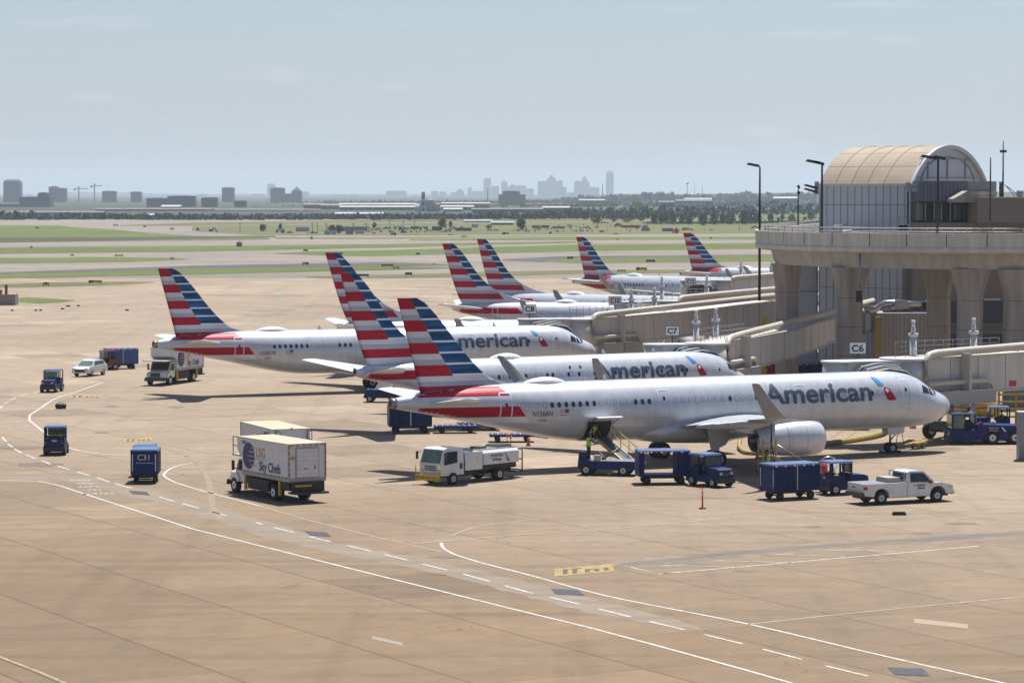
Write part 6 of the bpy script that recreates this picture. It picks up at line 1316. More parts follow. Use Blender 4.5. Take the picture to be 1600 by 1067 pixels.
V_CNE = mat('cone_orange', (.62, .06, .02), .5); V_HOSE = mat('yellow_hose', (.28, .215, .045), .7, var=.25, scale=6); V_SLV = mat('tank_aluminium', (.42, .42, .42), .3, .6, var=.1); V_GRL = mat('grille_dark', (.05, .05, .052), .4, .3); V_DCK = mat('grey_deck', (.20, .21, .23), .5, .3)
def RZ(h): return Matrix.Rotation(h, 4, 'Z')
def by_wheels(pr, pf, lr, lf=None):
    """pixels where the rear and front visible wheels touch the ground + local position of the rear one"""
    a, b = at(*pr), at(*pf); h = math.atan2(b.y - a.y, b.x - a.x)
    l = a - RZ(h) @ Vector((lr[0], lr[1], 0)); return l, h
def add_wheel(par, x, y, r, w, hub=M_HUB):
    mb = MB(); wheel(mb, (0, 0, 0), r, w, hub=hub); o = mb.obj('wheel', par); o.location = (x, y, r); return o
def txt(par, s, size, m, loc, rot, bold=.01, xs=1., name='lettering', align='CENTER'): return flat_text(name, s, size, m, par, loc, rot, bold, align, xs)

# ---- catering trucks
def catering(loc, rz, label, num, plate=False, group='catering trucks'):
    r = empty('catering_truck', loc, rz, label, 'truck', group); W_ = 1.25; zt = 3.55; zb = 1.32; xb, xf = -4.95, 1.35
    mb = MB(); mb.prism([(xb, zb), (xf, zb), (xf, 2.35), (2.05, 2.75), (2.05, zt), (xb, zt)], -W_, W_, V_PAN); body = mb.obj('box_body', r)
    MB().box(xb - .03, 2.08, -W_ - .03, W_ + .03, zt, zt + .05, V_CREAM).obj('roof', body)
    MB().box(xb - .04, xf, -W_ - .035, W_ + .035, zb - .02, zb + .20, V_GRY).obj('lower_rail', body)
    mb = MB()
    for s in (1, -1):
        mb.box(xb - .045, xb + .03, s * W_ - .04, s * W_ + .04, zb + .2, zt, V_GRY)
        for k in range(12): mb.box(xb + .1 + k * .52, xb + .34 + k * .52, s * (W_ + .032), s * (W_ + .045), zb + .20, zb + .25, M_DKM)
    mb.obj('corner_trim', body)
    mb = MB()
    for k in range(6):
        mb.box(xb - .06, xb - .045, -W_ + .1 + k * .42, -W_ + .32 + k * .42, zt - .1, zt - .05, S_R)
        for s in (1, -1): mb.box(xb - .06, xb - .045, s * (W_ - .03) - .025, s * (W_ - .03) + .025, zb + .3 + k * .33, zb + .5 + k * .33, S_R if k % 2 else M_DKM)
    mb.obj('reflective_tape', body)
    mb = MB(); mb.box(xb - .07, xb - .02, -.78, .78, zb + .22, zt - .22, V_GRY); mb.box(xb - .09, xb - .03, -.72, .72, zb + .26, zt - .27, V_PAN)
    for k in range(7): mb.box(xb - .097, xb - .088, -.70, .70, zb + .45 + k * .26, zb + .465 + k * .26, V_GRY)
    mb.box(xb - .13, xb - .09, .05, .25, zb + .75, zb + .80, M_DKM); mb.box(xb - .13, xb - .09, -.5, -.45, zb + .75, zb + .92, M_DKM); mb.obj('roller_door', body)
    MB().box(xb - .06, xb - .045, .86, 1.08, 2.62, 2.84, V_GLD).obj('placard', body)
    # emblem and lettering both sides
    for s in (1, -1):
        y = s * (W_ + .012); mb = MB(); N = 28; cx = .45; P = [(cx + .82 * math.cos(2 * math.pi * k / N), y, 2.50 + .82 * math.sin(2 * math.pi * k / N)) for k in range(N)]; mb.add(P, [tuple(range(N))], V_NVY); em = mb.obj('round_emblem', body)
        mb = MB()
        for z, x0 in ((3.02, .10), (2.77, .38), (2.50, .62), (2.22, .38), (1.96, .10)): mb.box(cx - .80 if s > 0 else cx - .80, cx - .75 + x0 + .35, y - .004 if s < 0 else y + .002, y + .004 if s > 0 else y - .002, z - .035, z + .035, V_GLD)
        mb.obj('emblem_stripes', em)
        rot = SIDE_L if s > 0 else SIDE_R
        txt(body, 'LSG', .80, V_GLD, (-1.18 * 1, y, 2.52) if s > 0 else (2.05 - 3.0, y, 2.52), rot, .02, .95)
        txt(body, 'Sky Chefs', .80, V_NVY, (-2.45 if s > 0 else -2.3, y, 1.72), rot, .02, .92)
        MB().box(-1.95, -.45, y - .003, y + .003, 2.36, 2.40, V_GLD).obj('underline', body)
        txt(body, num, .28, V_NVY, (1.1, y, 3.2), rot, .01)
    MB().box(-4.8, 3.6, -.45, .45, .62, .95, V_CHS).obj('chassis', r)
    mb = MB(); mb.box(-1.9, .9, -1.1, 1.1, .45, 1.15, V_CHS); mb.box(-4.7, -3.6, -1.1, 1.1, .75, 1.3, V_CHS); mb.obj('side_tanks', r)
    mb = MB(); mb.box(-5.6, -4.7, -1.15, 1.15, .58, .70, V_CHS); mb.box(-5.1, -5.0, -1.1, 1.1, .7, 1.3, V_CHS); mb.obj('rear_step', r)
    for y in (-1.0, 1.0): MB().box(-5.03, -4.99, y - .08, y + .08, .95, 1.08, V_TLR).obj('tail_light', r)
    for x, y in ((1.15, 1.12), (1.15, -1.12), (-3.55, 1.12), (-3.55, -1.12)): MB().box(x - .1, x + .1, y - .07, y + .07, .35, 1.3, V_YEL).obj('stabiliser_leg', r)
    mb = MB(); mb.box(-5.2, -5.12, -.2, .9, 1.0, 1.12, V_YEL); mb.obj('yellow_rail', r)
    # cab with bonnet
    mb = MB(); mb.prism([(1.40, .75), (2.75, .75), (2.75, 1.42), (2.35, 2.15), (2.15, 2.22), (1.40, 2.22)], -1.02, 1.02, V_WHT)
    mb.loft([[(2.7, y, z) for y, z in ((-.95, .8), (.95, .8), (.95, 1.35), (.7, 1.5), (-.7, 1.5), (-.95, 1.35))], [(3.75, y, z) for y, z in ((-.88, .8), (.88, .8), (.88, 1.2), (.62, 1.34), (-.62, 1.34), (-.88, 1.2))]], V_WHT, smooth=False); cab = mb.obj('cab', r)
    mb = MB(); mb.prism([(2.76, 1.45), (2.36, 2.14), (2.40, 2.15), (2.80, 1.47)], -.9, .9, V_GLS); mb.obj('windscreen', cab)
    for s in (1, -1):
        mb = MB(); mb.prism([(1.65, 1.45), (2.60, 1.45), (2.25, 2.08), (1.65, 2.08)], s * 1.02, s * 1.04, V_GLS); mb.obj('side_window', cab)
        mb = MB(); mb.prism([(2.15, .75), (2.2, 1.05), (2.45, 1.28), (3.05, 1.28), (3.35, 1.0), (3.4, .75)], s * .90, s * 1.14, V_WHT); mb.obj('wheel_arch', cab)
        mb = MB(); mb.box(2.5, 2.62, s * 1.3 - .08, s * 1.3 + .08, 1.45, 2.05, M_DKM); mb.cyl((2.5, s * 1.02, 1.5), (2.55, s * 1.3, 1.6), .025, M_DKM, n=5); mb.obj('mirror', cab)
        MB().box(3.72, 3.80, s * .70 - .15, s * .70 + .15, .98, 1.18, V_HDL).obj('headlight', cab)
    mb = MB(); mb.box(3.74, 3.80, -.50, .50, .85, 1.25, V_GRL)
    mb.obj('grille', cab); MB().box(3.75, 3.98, -1.1, 1.1, .45, .78, M_DKM if not plate else M_DKM, top=(0, .05, .05, .05)).obj('bumper', cab)
    # front loading platform and rails above the cab
    pl = MB().box(2.05 if not plate else 1.6, 3.1 if not plate else 4.0, -1.1 if not plate else -1.25, 1.1 if not plate else 1.25, 2.33, 2.42, V_GRY).obj('front_platform', r)
    if not plate:
        for s in (1, -1):
            mb = MB()
            for x in (2.1, 3.05): mb.cyl((x, s * 1.05, 2.4), (x, s * 1.05, 3.5), .03, M_DKM, n=5)
            for z in (2.95, 3.5): mb.cyl((2.1, s * 1.05, z), (3.05, s * 1.05, z), .03, M_DKM, n=5)
            mb.obj('platform_rail', r)
    for x, w, hubs in ((2.75, .30, 1), (-2.75, .55, 1)):
        for s in (1, -1): add_wheel(r, x, s * (1.0 if w < .4 else .92), .50, w, V_WHT)
    mb = MB(); mb.sph((2.1, 0, zt + .05), .09, V_ORG, n=8, k=5); mb.obj('beacon', r)
    return r
l, h = by_wheels((430, 781.7), (367.7, 769.3), (-2.75, 1.05)); catering(l, h, 'white catering truck nearest the camera, its rear shutter and left side showing', '2140')
h = R(-68); c = at(426, 672, 3.55); catering(c - RZ(h) @ Vector((2.05, -1.25, 0)) - Vector((0, 0, 3.55)), h, 'white catering truck parked right behind the nearest one, mostly hidden by it', '2116')
l, h = by_wheels((301, 596.5), (268, 601.5), (-2.75, 1.05)); catering(l, h, 'white catering truck facing the camera under the tail of the left airliner', '2131', True)

# ---- fuel / service truck
l, h = by_wheels((779.5, 750), (706.7, 757.6), (-2.15, 1.0)); r = empty('service_truck', l, h, 'white cab-over service truck with a long white tank and yellow bumper guard', 'truck')
mb = MB(); mb.loft([[(x0, y, z) for y, z in ((-1.0 * q, .62), (1.0 * q, .62), (1.0 * q, 1.5), (.92 * q, zt_), (-.92 * q, zt_), (-1.0 * q, 1.5))] for x0, zt_, q in ((1.15, 2.35, 1), (2.55, 2.38, 1), (2.85, 2.28, .98))] + [[(3.18, y, z) for y, z in ((-.96, .62), (.96, .62), (.96, 1.4), (.94, 1.45), (-.94, 1.45), (-.96, 1.4))]], V_WHT, smooth=False); cab = mb.obj('cab', r)
mb = MB(); mb.add([(3.20, -.86, 1.42), (3.20, .86, 1.42), (2.90, .82, 2.24), (2.90, -.82, 2.24)], [(0, 1, 2, 3)], V_GLL); mb.obj('windscreen', cab)
for s in (1, -1):
    mb = MB(); mb.prism([(1.75, 1.42), (2.95, 1.30), (2.80, 2.12), (1.75, 2.14)], s * 1.005, s * 1.02, V_GLS); mb.obj('side_window', cab)
    mb = MB(); mb.box(3.05, 3.15, s * 1.28 - .07, s * 1.28 + .07, 1.6, 2.1, M_DKM); mb.cyl((3.0, s * 1.0, 2.1), (3.1, s * 1.28, 2.0), .02, M_DKM, n=5); mb.obj('mirror', cab)
    MB().box(3.15, 3.22, s * .72 - .16, s * .72 + .16, .86, 1.02, V_HDL).obj('headlight', cab); MB().box(1.3, 1.5, s * 1.0 - .06, s * 1.0 + .06, 1.0, 1.35, M_DKM).obj('side_vent', cab)
mb = MB()
for z in (.95, 1.07, 1.19): mb.box(3.175, 3.21, -.50, .50, z, z + .06, V_GRL)
mb.obj('grille', cab)
mb = MB()
for z in (.35, .62): mb.cyl((3.45, -1.05, z), (3.45, 1.05, z), .05, V_YEL, n=6)
for y in (-1.05, -.5, 0, .5, 1.05): mb.cyl((3.45, y, .3), (3.45, y, .7 if abs(y) < 1 else 1.3), .045, V_YEL, n=6)
mb.box(3.3, 3.42, -1.0, 1.0, .35, .6, V_YEL); mb.obj('bumper_guard', r)
MB().box(-3.9, 3.0, -.42, .42, .45, .8, V_CHS).obj('chassis', r); MB().box(-.6, 1.0, -1.0, 1.0, .85, 2.0, V_WHT).obj('front_locker', r)
mb = MB(); mb.loft([[(x, y, z) for y, z in ((-1.05, 1.1), (1.05, 1.1), (1.05, 1.85), (.85, 2.05), (-.85, 2.05), (-1.05, 1.85))] for x in (-.65, -4.0)], V_WHT, smooth=False); tk = mb.obj('tank', r)
MB().box(-4.0, -.65, -.86, .86, 2.05, 2.09, V_SLV).obj('tank_top', tk); MB().box(-1.6, -.9, -.4, .4, 2.09, 2.2, M_DKM).obj('hatch', tk); MB().box(-3.9, -2.4, -.6, .6, 2.09, 2.25, M_DKM, top=(.2, .2, .1, .1)).obj('deck_gear', tk)
for s in (1,): txt(tk, 'American', .30, M_TXT, (-1.9, 1.056, 1.58), SIDE_L); txt(tk, 'Airlines', .28, M_TXT, (-1.9, 1.056, 1.30), SIDE_L); mb = MB(); mb.add([(-2.62, 1.057, 1.80), (-2.75, 1.057, 1.80), (-2.95, 1.057, 1.5), (-2.8, 1.057, 1.48)], [(0, 1, 2, 3)], M_FLB); mb.add([(-2.80, 1.057, 1.46), (-2.94, 1.057, 1.48), (-3.15, 1.057, 1.2), (-2.95, 1.057, 1.2)], [(0, 1, 2, 3)], M_RED); mb.obj('flight_symbol', tk)
mb = MB(); mb.box(-3.9, 1.0, -.9, .9, .75, 1.1, V_CHS); mb.box(.5, 1.1, -.95, .95, .5, 1.5, V_CHS); mb.obj('pump_gear', r)
mb = MB()
for y in (-.7, .7):
    mb.cyl((-4.7, y, .45), (-4.7, y, 1.9), .05, M_DKM, n=6); mb.cyl((-4.1, y, 1.9), (-4.7, y, 1.9), .05, M_DKM, n=6)
for z in (.5, 1.2, 1.9): mb.cyl((-4.7, -.7, z), (-4.7, .7, z), .045, M_DKM, n=6)
mb.box(-4.9, -4.0, -.8, .8, .38, .46, V_CHS); mb.sph((-4.3, .3, 1.6), .3, V_GRL, n=10, k=6); mb.obj('rear_frame', r)
for x, y in ((-3.6, .7), (-4.75, -.7)): mb = MB(); mb.cyl((x, y, 1.9), (x, y, 2.6), .025, M_DKM, n=5); mb.cyl((x, y, 2.6), (x, y, 2.78), .07, V_ORG, n=8); mb.obj('beacon', r)
for s in (1, -1): add_wheel(r, 2.15, s * .95, .40, .26); add_wheel(r, -2.15, s * .88, .40, .46)

# ---- pickup truck
l, h = by_wheels((1377, 788.5), (1475.5, 783.6), (-1.95, -.95)); r = empty('pickup_truck', l, h, 'white pickup truck with a toolbox in its bed', 'car')
L1, L2 = -3.15, 3.05
mb = MB()
mb.prism([(L1 + .1, .55), (L1, .75), (L1, 1.27), (-.20, 1.27), (-.20, .42), (-1.42, .42), (-1.45, .72), (-1.65, .92), (-1.95, .98), (-2.25, .92), (-2.42, .72), (-2.45, .50)], -1.0, 1.0, V_WHT)
mb.loft([[(-.18, y, z) for y, z in ((-1.0, .42), (1.0, .42), (1.0, 1.25), (-1.0, 1.25))], [(1.4, y, z) for y, z in ((-1.0, .42), (1.0, .42), (1.0, 1.22), (-1.0, 1.22))]], V_WHT, smooth=False)
mb.prism([(1.4, .42), (1.4, 1.22), (2.2, 1.18), (2.85, 1.06), (L2, .95), (L2 + .02, .55), (2.6, .5), (2.48, .78), (2.28, .94), (1.98, 1.0), (1.68, .94), (1.5, .78), (1.42, .42)], -.99, .99, V_WHT)
mb.loft([[(x, y, z) for y, z in ((-.96 * q, 1.22), (.96 * q, 1.22), (.80 * q, zt_), (-.80 * q, zt_))] for x, zt_, q in ((-.16, 1.23, 1), (-.06, 1.86, 1), (.15, 1.93, 1), (.85, 1.92, 1), (1.05, 1.85, 1), (1.78, 1.21, 1))], V_WHT, smooth=False)
bd = mb.obj('body', r)
MB().box(L1 + .12, -.26, -.85, .85, 1.271, 1.279, V_DCK).obj('bed_floor', bd); MB().box(-1.35, -.45, -.7, .7, 1.28, 1.56, V_GRY, top=(.03, .03, .03, .03)).obj('toolbox', bd)
for s in (1, -1):
    mb = MB(); mb.add([(x, s * (.975 - .235 * (z - 1.22)), z) for x, z in ((.08, 1.29), (1.50, 1.27), (1.12, 1.72), (1.0, 1.80), (.12, 1.82))], [(0, 1, 2, 3, 4)], V_GLS); mb.obj('side_window', bd)
    MB().box(.62, .64, s * .995, s * 1.006, .5, 1.22, V_GRY).obj('door_seam', bd); MB().box(-.19, -.17, s * .995, s * 1.006, .45, 1.25, M_DKM).obj('cab_gap', bd); MB().box(.25, .42, s * 1.0, s * 1.02, 1.06, 1.10, M_DKM).obj('door_handle', bd)
    MB().box(1.30, 1.42, s * 1.14 - .1, s * 1.14 + .1, 1.18, 1.38, M_DKM).obj('mirror', bd); MB().box(L1 - .02, L1 + .22, s * .96 - .05, s * .96 + .05, .92, 1.12, V_TLR).obj('tail_light', bd); MB().box(2.82, 3.02, s * .88 - .12, s * .88 + .12, .82, 1.0, V_HDL).obj('headlight', bd)
mb = MB(); mb.add([(1.09, -.74, 1.85), (1.09, .74, 1.85), (1.76, .88, 1.25), (1.76, -.88, 1.25)], [(0, 1, 2, 3)], V_GLS); mb.v = [(x + .015, y, z + .015) for x, y, z in mb.v]; mb.obj('windscreen', bd)
mb = MB(); mb.box(-.14, -.11, -.70, .70, 1.30, 1.78, V_GLS); mb.obj('rear_window', bd)
mb = MB()
for y in (-.85, .85): mb.cyl((-.32, y, 1.27), (-.32, y, 1.88), .03, M_MET, n=5)
mb.cyl((-.32, -.85, 1.88), (-.32, .85, 1.88), .03, M_MET, n=5); mb.obj('headache_rack', bd)
MB().box(L1 - .18, L1, -.95, .95, .52, .74, M_DKM).obj('rear_bumper', bd); MB().box(L2 - .05, L2 + .12, -.95, .95, .45, .70, M_MET).obj('front_bumper', bd); MB().box(-3.0, 2.9, -.7, .7, .35, .52, V_CHS).obj('chassis', r)
MB().box(L1 - .012, L1, .1, .5, .98, 1.05, M_DKM).obj('tailgate_handle', bd)
txt(bd, 'DFW', .17, M_TXT, (.80, -1.008, 1.0), SIDE_R, .01, 1.5); MB().box(.55, 1.05, -1.012, -1.004, .86, .94, M_TXT).obj('lettering_bar', bd)
for x in (1.95, -1.95):
    for s in (1, -1): add_wheel(r, x, s * .86, .40, .26)

# ---- white crossover car
l, h = by_wheels((157.5, 585.8), (145.3, 588.8), (-1.35, .8)); h = R(-108); r = empty('parked_car', l, h, 'white crossover car facing the camera at the far left', 'car')
mb = MB(); mb.prism([(-2.2, .4), (-2.25, .95), (-2.05, 1.15), (-1.0, 1.12), (1.05, 1.05), (1.85, .98), (2.2, .78), (2.25, .38)], -.92, .92, V_WHT)
mb.loft([[(x, y, z) for y, z in ((-.90, 1.05), (.90, 1.05), (.68 * q, zt_), (-.68 * q, zt_))] for x, zt_, q in ((-2.1, 1.12, 1.1), (-1.6, 1.6, 1), (-.8, 1.67, 1), (.1, 1.65, 1), (.4, 1.55, 1), (1.1, 1.06, 1.2))], V_WHT, smooth=False); bd = mb.obj('body', r)
mb = MB(); mb.add([(.44, -.66, 1.55), (.44, .66, 1.55), (1.14, .80, 1.07), (1.14, -.80, 1.07)], [(0, 1, 2, 3)], V_GLL); mb.obj('windscreen', bd)
for s in (1, -1):
    mb = MB(); mb.add([(-1.8, s * .86, 1.18), (.85, s * .89, 1.13), (.32, s * .74, 1.52), (-1.5, s * .73, 1.55)], [(0, 1, 2, 3)], V_GLS); mb.obj('side_window', bd); MB().box(2.05, 2.22, s * .7 - .2, s * .7 + .16, .74, .86, V_HDL).obj('headlight', bd)
    for x in (1.35, -1.35): add_wheel(r, x, s * .80, .36, .24)
MB().box(2.2, 2.27, -.55, .55, .48, .78, V_GRL).obj('grille', bd)

# ---- baggage tugs
def tug(loc, rz, label, paint=None, cab='rear', door=True, drv=True, group='baggage tugs', num='TUG', glass=None, two=False):
    p_ = paint or V_BLU; r = empty('baggage_tug', loc, rz, label, 'tug', group)
    mb = MB(); mb.box(-1.45, 1.5, -.72, .72, .30, .78, p_, top=(.04, .06, .03, .03)); mb.prism([(.25, .70), (1.48, .70), (1.44, 1.12), (1.2, 1.20), (.25, 1.24)], -.60, .60, p_); mb.box(-1.5, -1.35, -.78, .78, .28, .62, V_CHS); mb.box(1.45, 1.60, -.70, .70, .30, .60, V_CHS); bd = mb.obj('body', r)
    mb = MB()                                            # cab shell: pillars, roof, lower panels, rear wall
    mb.box(-1.35, .30, -.74, .74, 1.98, 2.08, V_BLR if p_ is V_BLU else p_, top=(.06, .06, .06, .06))
    for x, y in ((-1.30, .69), (-1.30, -.69), (.20, .69), (.20, -.69), (-.35, .70), (-.35, -.70)): mb.box(x - .05, x + .05, y - .04, y + .04, .75, 1.98, p_)
    mb.box(-1.35, -1.27, -.72, .72, .75, 1.25, p_); mb.box(.2, .28, -.7, .7, 1.15, 1.32, p_)
    for s in (1, -1): mb.box(-1.33, -.38, s * .70 - .02, s * .70 + .02, .75, 1.22, p_)
    mb.obj('cab_frame', r)
    MB().add([(.30, -.62, 1.34), (.30, .62, 1.34), (.24, .62, 1.94), (.24, -.62, 1.94)], [(0, 1, 2, 3)], glass or V_GLL).obj('windscreen', r)
    mb = MB(); mb.box(-.95, -.5, -.45, .45, .75, .95, M_BLK); mb.box(-1.05, -.92, -.45, .45, .9, 1.35, M_BLK); mb.obj('seat', r)
    mb = MB(); mb.cyl((.0, .25, 1.2), (-.05, .25, 1.26), .17, M_BLK, n=12); mb.cyl((.15, .25, 1.0), (0, .25, 1.2), .03, M_BLK, n=5); mb.obj('steering_wheel', r)
    for s in (1, -1):
        MB().box(1.46, 1.53, s * .45 - .09, s * .45 + .09, .82, .98, V_HDL).obj('headlight', r); MB().box(-1.38, -1.35, s * .6 - .07, s * .6 + .07, .85, .98, V_TLR).obj('tail_light', r)
        add_wheel(r, 1.0, s * .66, .33, .24); add_wheel(r, -.95, s * .66, .36, .26)
    MB().box(1.47, 1.50, -.30, .30, .75, .98, V_GRL).obj('grille', r)
    txt(r, num, .17, V_WHT, (-1.358, 0, 1.0), REAR)
    if drv:
        ys = (.25, -.3) if two else (.22,)
        for k, y in enumerate(ys):
            o = RZ(rz) @ Vector((-.78, y, 0)) + Vector(loc); pp = person((o.x, o.y, .40), rz, drv if isinstance(drv, str) else drv[k], 'sit', arms=[[(.16, .05, -.22), (.42, .02, -.16)], [(.16, -.05, -.22), (.42, -.02, -.16)]]); pp.scale = (.95, .95, .95)
    return r
l, h = at(1110, 759), R(-52); tug(l, h, 'dark blue baggage tug facing right beside the open baggage cart', drv='driver in a lime vest inside the tug beside the open baggage cart', num='7020', glass=V_GLS)
l, h = by_wheels((1301.6, 773.8), (1338, 769.5), (-.95, -.66)); h = R(24); tug(at(1317, 771), h, 'dark blue baggage tug towing the closed cart, behind the pickup', drv='driver in a lime vest inside the tug behind the pickup', num='4120')
l = at(81, 612); tug(l, R(-97), 'dark blue baggage tug facing the camera, above the loose black bag', drv=False, num='31')
l = at(88, 709); tug(l, R(93), 'dark blue tug with two people in its cab, driving away at the left edge', drv=['left one of two people in lime vests in the tug at the left edge', 'right one of two people in lime vests in the tug at the left edge'], two=True, num='TUG'); KIDS_B = None
l = at(228, 742); tug(l, R(92), 'dark blue tug hidden in front of the cart numbered C31', drv=False)
l = at(163, 578); tug(l, R(-150), 'maroon baggage tug right behind the white crossover car', paint=V_MAR, drv=False)
l = at(1549, 676); tug(l, R(178), 'dark blue tug parked behind the big pushback tractor', drv='driver in a lime vest inside the tug behind the pushback tractor')
l = at(538, 441 + 60); tug(atY(517, 512, 330) - Vector((0, 0, atY(517, 512, 330).z)), R(170), 'maroon tug beyond the back of the jet without winglets', paint=V_MAR, drv=False)

# ---- baggage carts
def cart(loc, rz, label, kind='curtain', col=None, num='', ln=3.3, group='baggage carts', hitch=True):
    c_ = col or V_BLD; r = empty('baggage_cart', loc, rz, label, 'cart', group); a, b, w = -ln / 2, ln / 2, .82
    MB().box(a, b, -w, w, .52, .64, V_BLU).obj('floor', r); mb = MB(); mb.box(a - .05, b + .05, -w - .06, w + .06, 2.12, 2.20, V_BLR if c_ is not V_RDC else c_, top=(.05, .05, .05, .05)); rf = mb.obj('roof', r)
    mb = MB()
    for k in range(int(ln / .33)):
        for s in (1, -1): mb.box(a + .05 + k * .33, a + .22 + k * .33, s * (w + .062), s * (w + .075), 2.05, 2.14, S_R if k % 2 else V_WHT)
    mb.obj('reflective_tape', rf)
    for x in (a, b - .05): MB().box(x, x + .05, -w, w, .62, 2.12, V_BLU if c_ is not V_RDC else c_).obj('end_wall', r)
    for x in (a + .02, 0, b - .02) if kind != 'open' else (a + .02, b - .02):
        for s in (1, -1): MB().box(x - .04, x + .04, s * w - .04, s * w + .04, .6, 2.14, V_BLU if x else M_MET).obj('roof_post', r)
    if kind == 'open': MB().box(b - .85, b - .04, -w - .01, w + .01, .62, 2.1, c_).obj('gathered_curtain', r); MB().box(a + .04, a + .35, -w - .01, w + .01, .62, 2.1, c_).obj('gathered_curtain', r)
    else:
        for s in (1, -1):
            if kind == 'half' and s == 1: spans = ((.55, 1.0), (0, .22))
            else: spans = ((0, .49), (.51, 1.0))
            for q0, q1 in spans:
                n = max(4, int((q1 - q0) * ln / .12)); P = [(a + ln * (q0 + (q1 - q0) * k / n), s * (w + .02 + .022 * (k % 2))) for k in range(n + 1)]
                mb = MB(); mb.loft([[(x, y, z) for x, y in P] + [(x, y - s * .02, z) for x, y in P[::-1]] for z in (.60, 2.08)], c_, smooth=False); mb.obj('side_curtain', r)
        if kind == 'half':
            mb = MB()
            for k in range(5): mb.box(a + .9 + (k % 3) * .45, a + 1.25 + (k % 3) * .45, -.3, .3, .64 + (k // 3) * .42, 1.04 + (k // 3) * .4, (M_BLK, V_MAR, V_CHS)[k % 3])
            mb.obj('bags', r)
    mb = MB(); mb.box(a + .3, b - .3, -.3, .3, .35, .52, V_CHS)
    for x in (a + .55, b - .55): mb.cyl((x, -.62, .25), (x, .62, .25), .05, V_CHS, n=6)
    mb.cyl((b - .3, 0, .3), (b + .75, 0, .28), .04, V_BLU, n=6); mb.obj('undercarriage', r)
    for x in (a + .55, b - .55):
        for s in (1, -1): add_wheel(r, x, s * .62, .25, .16, V_CHS)
    if num:
        txt(r, num, .52, V_WHT, (a - .012, 0, 1.52), REAR, 0); txt(r, 'American Airlines', .15, V_WHT, (a - .012, -.05, 1.30), REAR, 0)
    mb = MB()
    for s in (1, -1): mb.box(a - .01, a - .002, s * .74 - .03, s * .74 + .03, .8, 1.9, V_WHT)
    mb.obj('corner_tape', r)
    return r
cart(at(1035, 755), R(6), 'open-sided blue baggage cart at the foot of the belt loader', 'open')
cart(at(1234, 778.5), R(27), 'closed blue curtained baggage cart behind the tug by the pickup')
cart(at(228, 752.5), R(92), 'blue curtained cart numbered C31, seen from behind', num='C31', ln=2.6)
cart(at(640, 676), R(8), 'blue baggage cart with bags showing, below the tail cone of the nearest airliner', 'half')
cart(at(189, 576), R(-155), 'bright blue covered cart behind the maroon tug', col=mat('bright_blue_curtain', (.03, .08, .26), .6, var=.1), group='baggage carts')
cart(at(1194, 604), R(5), 'red curtained cart behind the nearest airliner, left of the blue ones', col=V_RDC, ln=3.6); cart(at(1243, 602.5), R(5), 'blue curtained cart behind the nearest airliner, between the red one and the darker one', ln=3.6); cart(at(1286, 600), R(4), 'darkest curtained cart, rightmost of the row behind the nearest airliner', ln=3.2)
def dolly(loc, rz, label, ln=3.4):
    r = empty('cargo_dolly', loc, rz, label, 'dolly', 'flat cargo dollies'); MB().box(-ln / 2, ln / 2, -.8, .8, .42, .58, V_BLU).obj('deck', r)
    mb = MB()
    for k in range(8): mb.cyl((-ln / 2 + .2 + k * ln / 8, -.7, .6), (-ln / 2 + .2 + k * ln / 8, .7, .6), .05, M_MET, n=6)
    mb.obj('rollers', r); mb = MB(); mb.cyl((ln / 2, 0, .4), (ln / 2 + 1.0, 0, .25), .04, V_BLU, n=5); mb.obj('tow_bar', r)
    for x in (-ln / 2 + .6, ln / 2 - .6):
        for s in (1, -1): add_wheel(r, x, s * .6, .22, .15, V_CHS)
dolly(at(712, 676), R(4), 'flat blue dolly just right of the blue cart below the tail'); dolly(at(800, 690), R(2), 'flat blue dolly under the rear fuselage by the small orange cone'); dolly(at(1318, 671), R(3), 'empty dolly beyond the nose gear of the nearest airliner', 4.2); dolly(at(748, 672), R(3), 'second flat dolly, right of the one by the blue cart')

# ---- pushback tractor with tow bar
l, h = by_wheels((1581, 691.5), (1547, 695), (-1.55, 1.05)); h = R(184); l = at(1536, 692.5); r = empty('pushback_tractor', l, h, 'big dark blue pushback tractor hitched to the nose gear of the nearest airliner', 'tractor')
mb = MB(); mb.prism([(-3.1, .45), (-3.1, 1.35), (.7, 1.50), (.7, .35), (-.15, .35), (-.25, .85), (-.75, 1.1), (-1.25, .85), (-1.35, .4), (-1.95, .4), (-2.05, .85)][0:4] + [(-3.0, .35)], -1.1, 1.1, V_BLU); mb.box(.7, 2.75, -1.1, 1.1, .30, 1.10, V_BLU, top=(0, .08, .03, .03)); bd = mb.obj('body', r)
mb = MB(); mb.box(.75, 2.6, -.95, .95, 2.25, 2.36, V_BLR, top=(.08, .08, .06, .06))
for x in (.82, 1.6, 2.5):
    for y in (-.9, .9): mb.box(x - .05, x + .05, y - .05, y + .05, 1.1, 2.25, V_BLU)
mb.obj('cab_frame', r)
MB().box(2.56, 2.58, -.84, .84, 1.18, 2.2, V_GLL).obj('windscreen', r)
for s in (1, -1): MB().box(1.68, 2.44, s * .91 - .01, s * .91 + .01, 1.18, 2.18, V_GLL).obj('side_window', r); MB().box(2.76, 2.80, s * .75 - .13, s * .75 + .13, .72, .92, V_HDL).obj('headlight', r)
MB().box(1.0, 1.5, -.5, .5, 1.1, 1.75, M_BLK, top=(.0, .25, .05, .05)).obj('seat', r)
for x in (-.75, -2.45):
    for s in (1, -1): add_wheel(r, x + .3, s * 1.0, .50, .34, V_WHT)
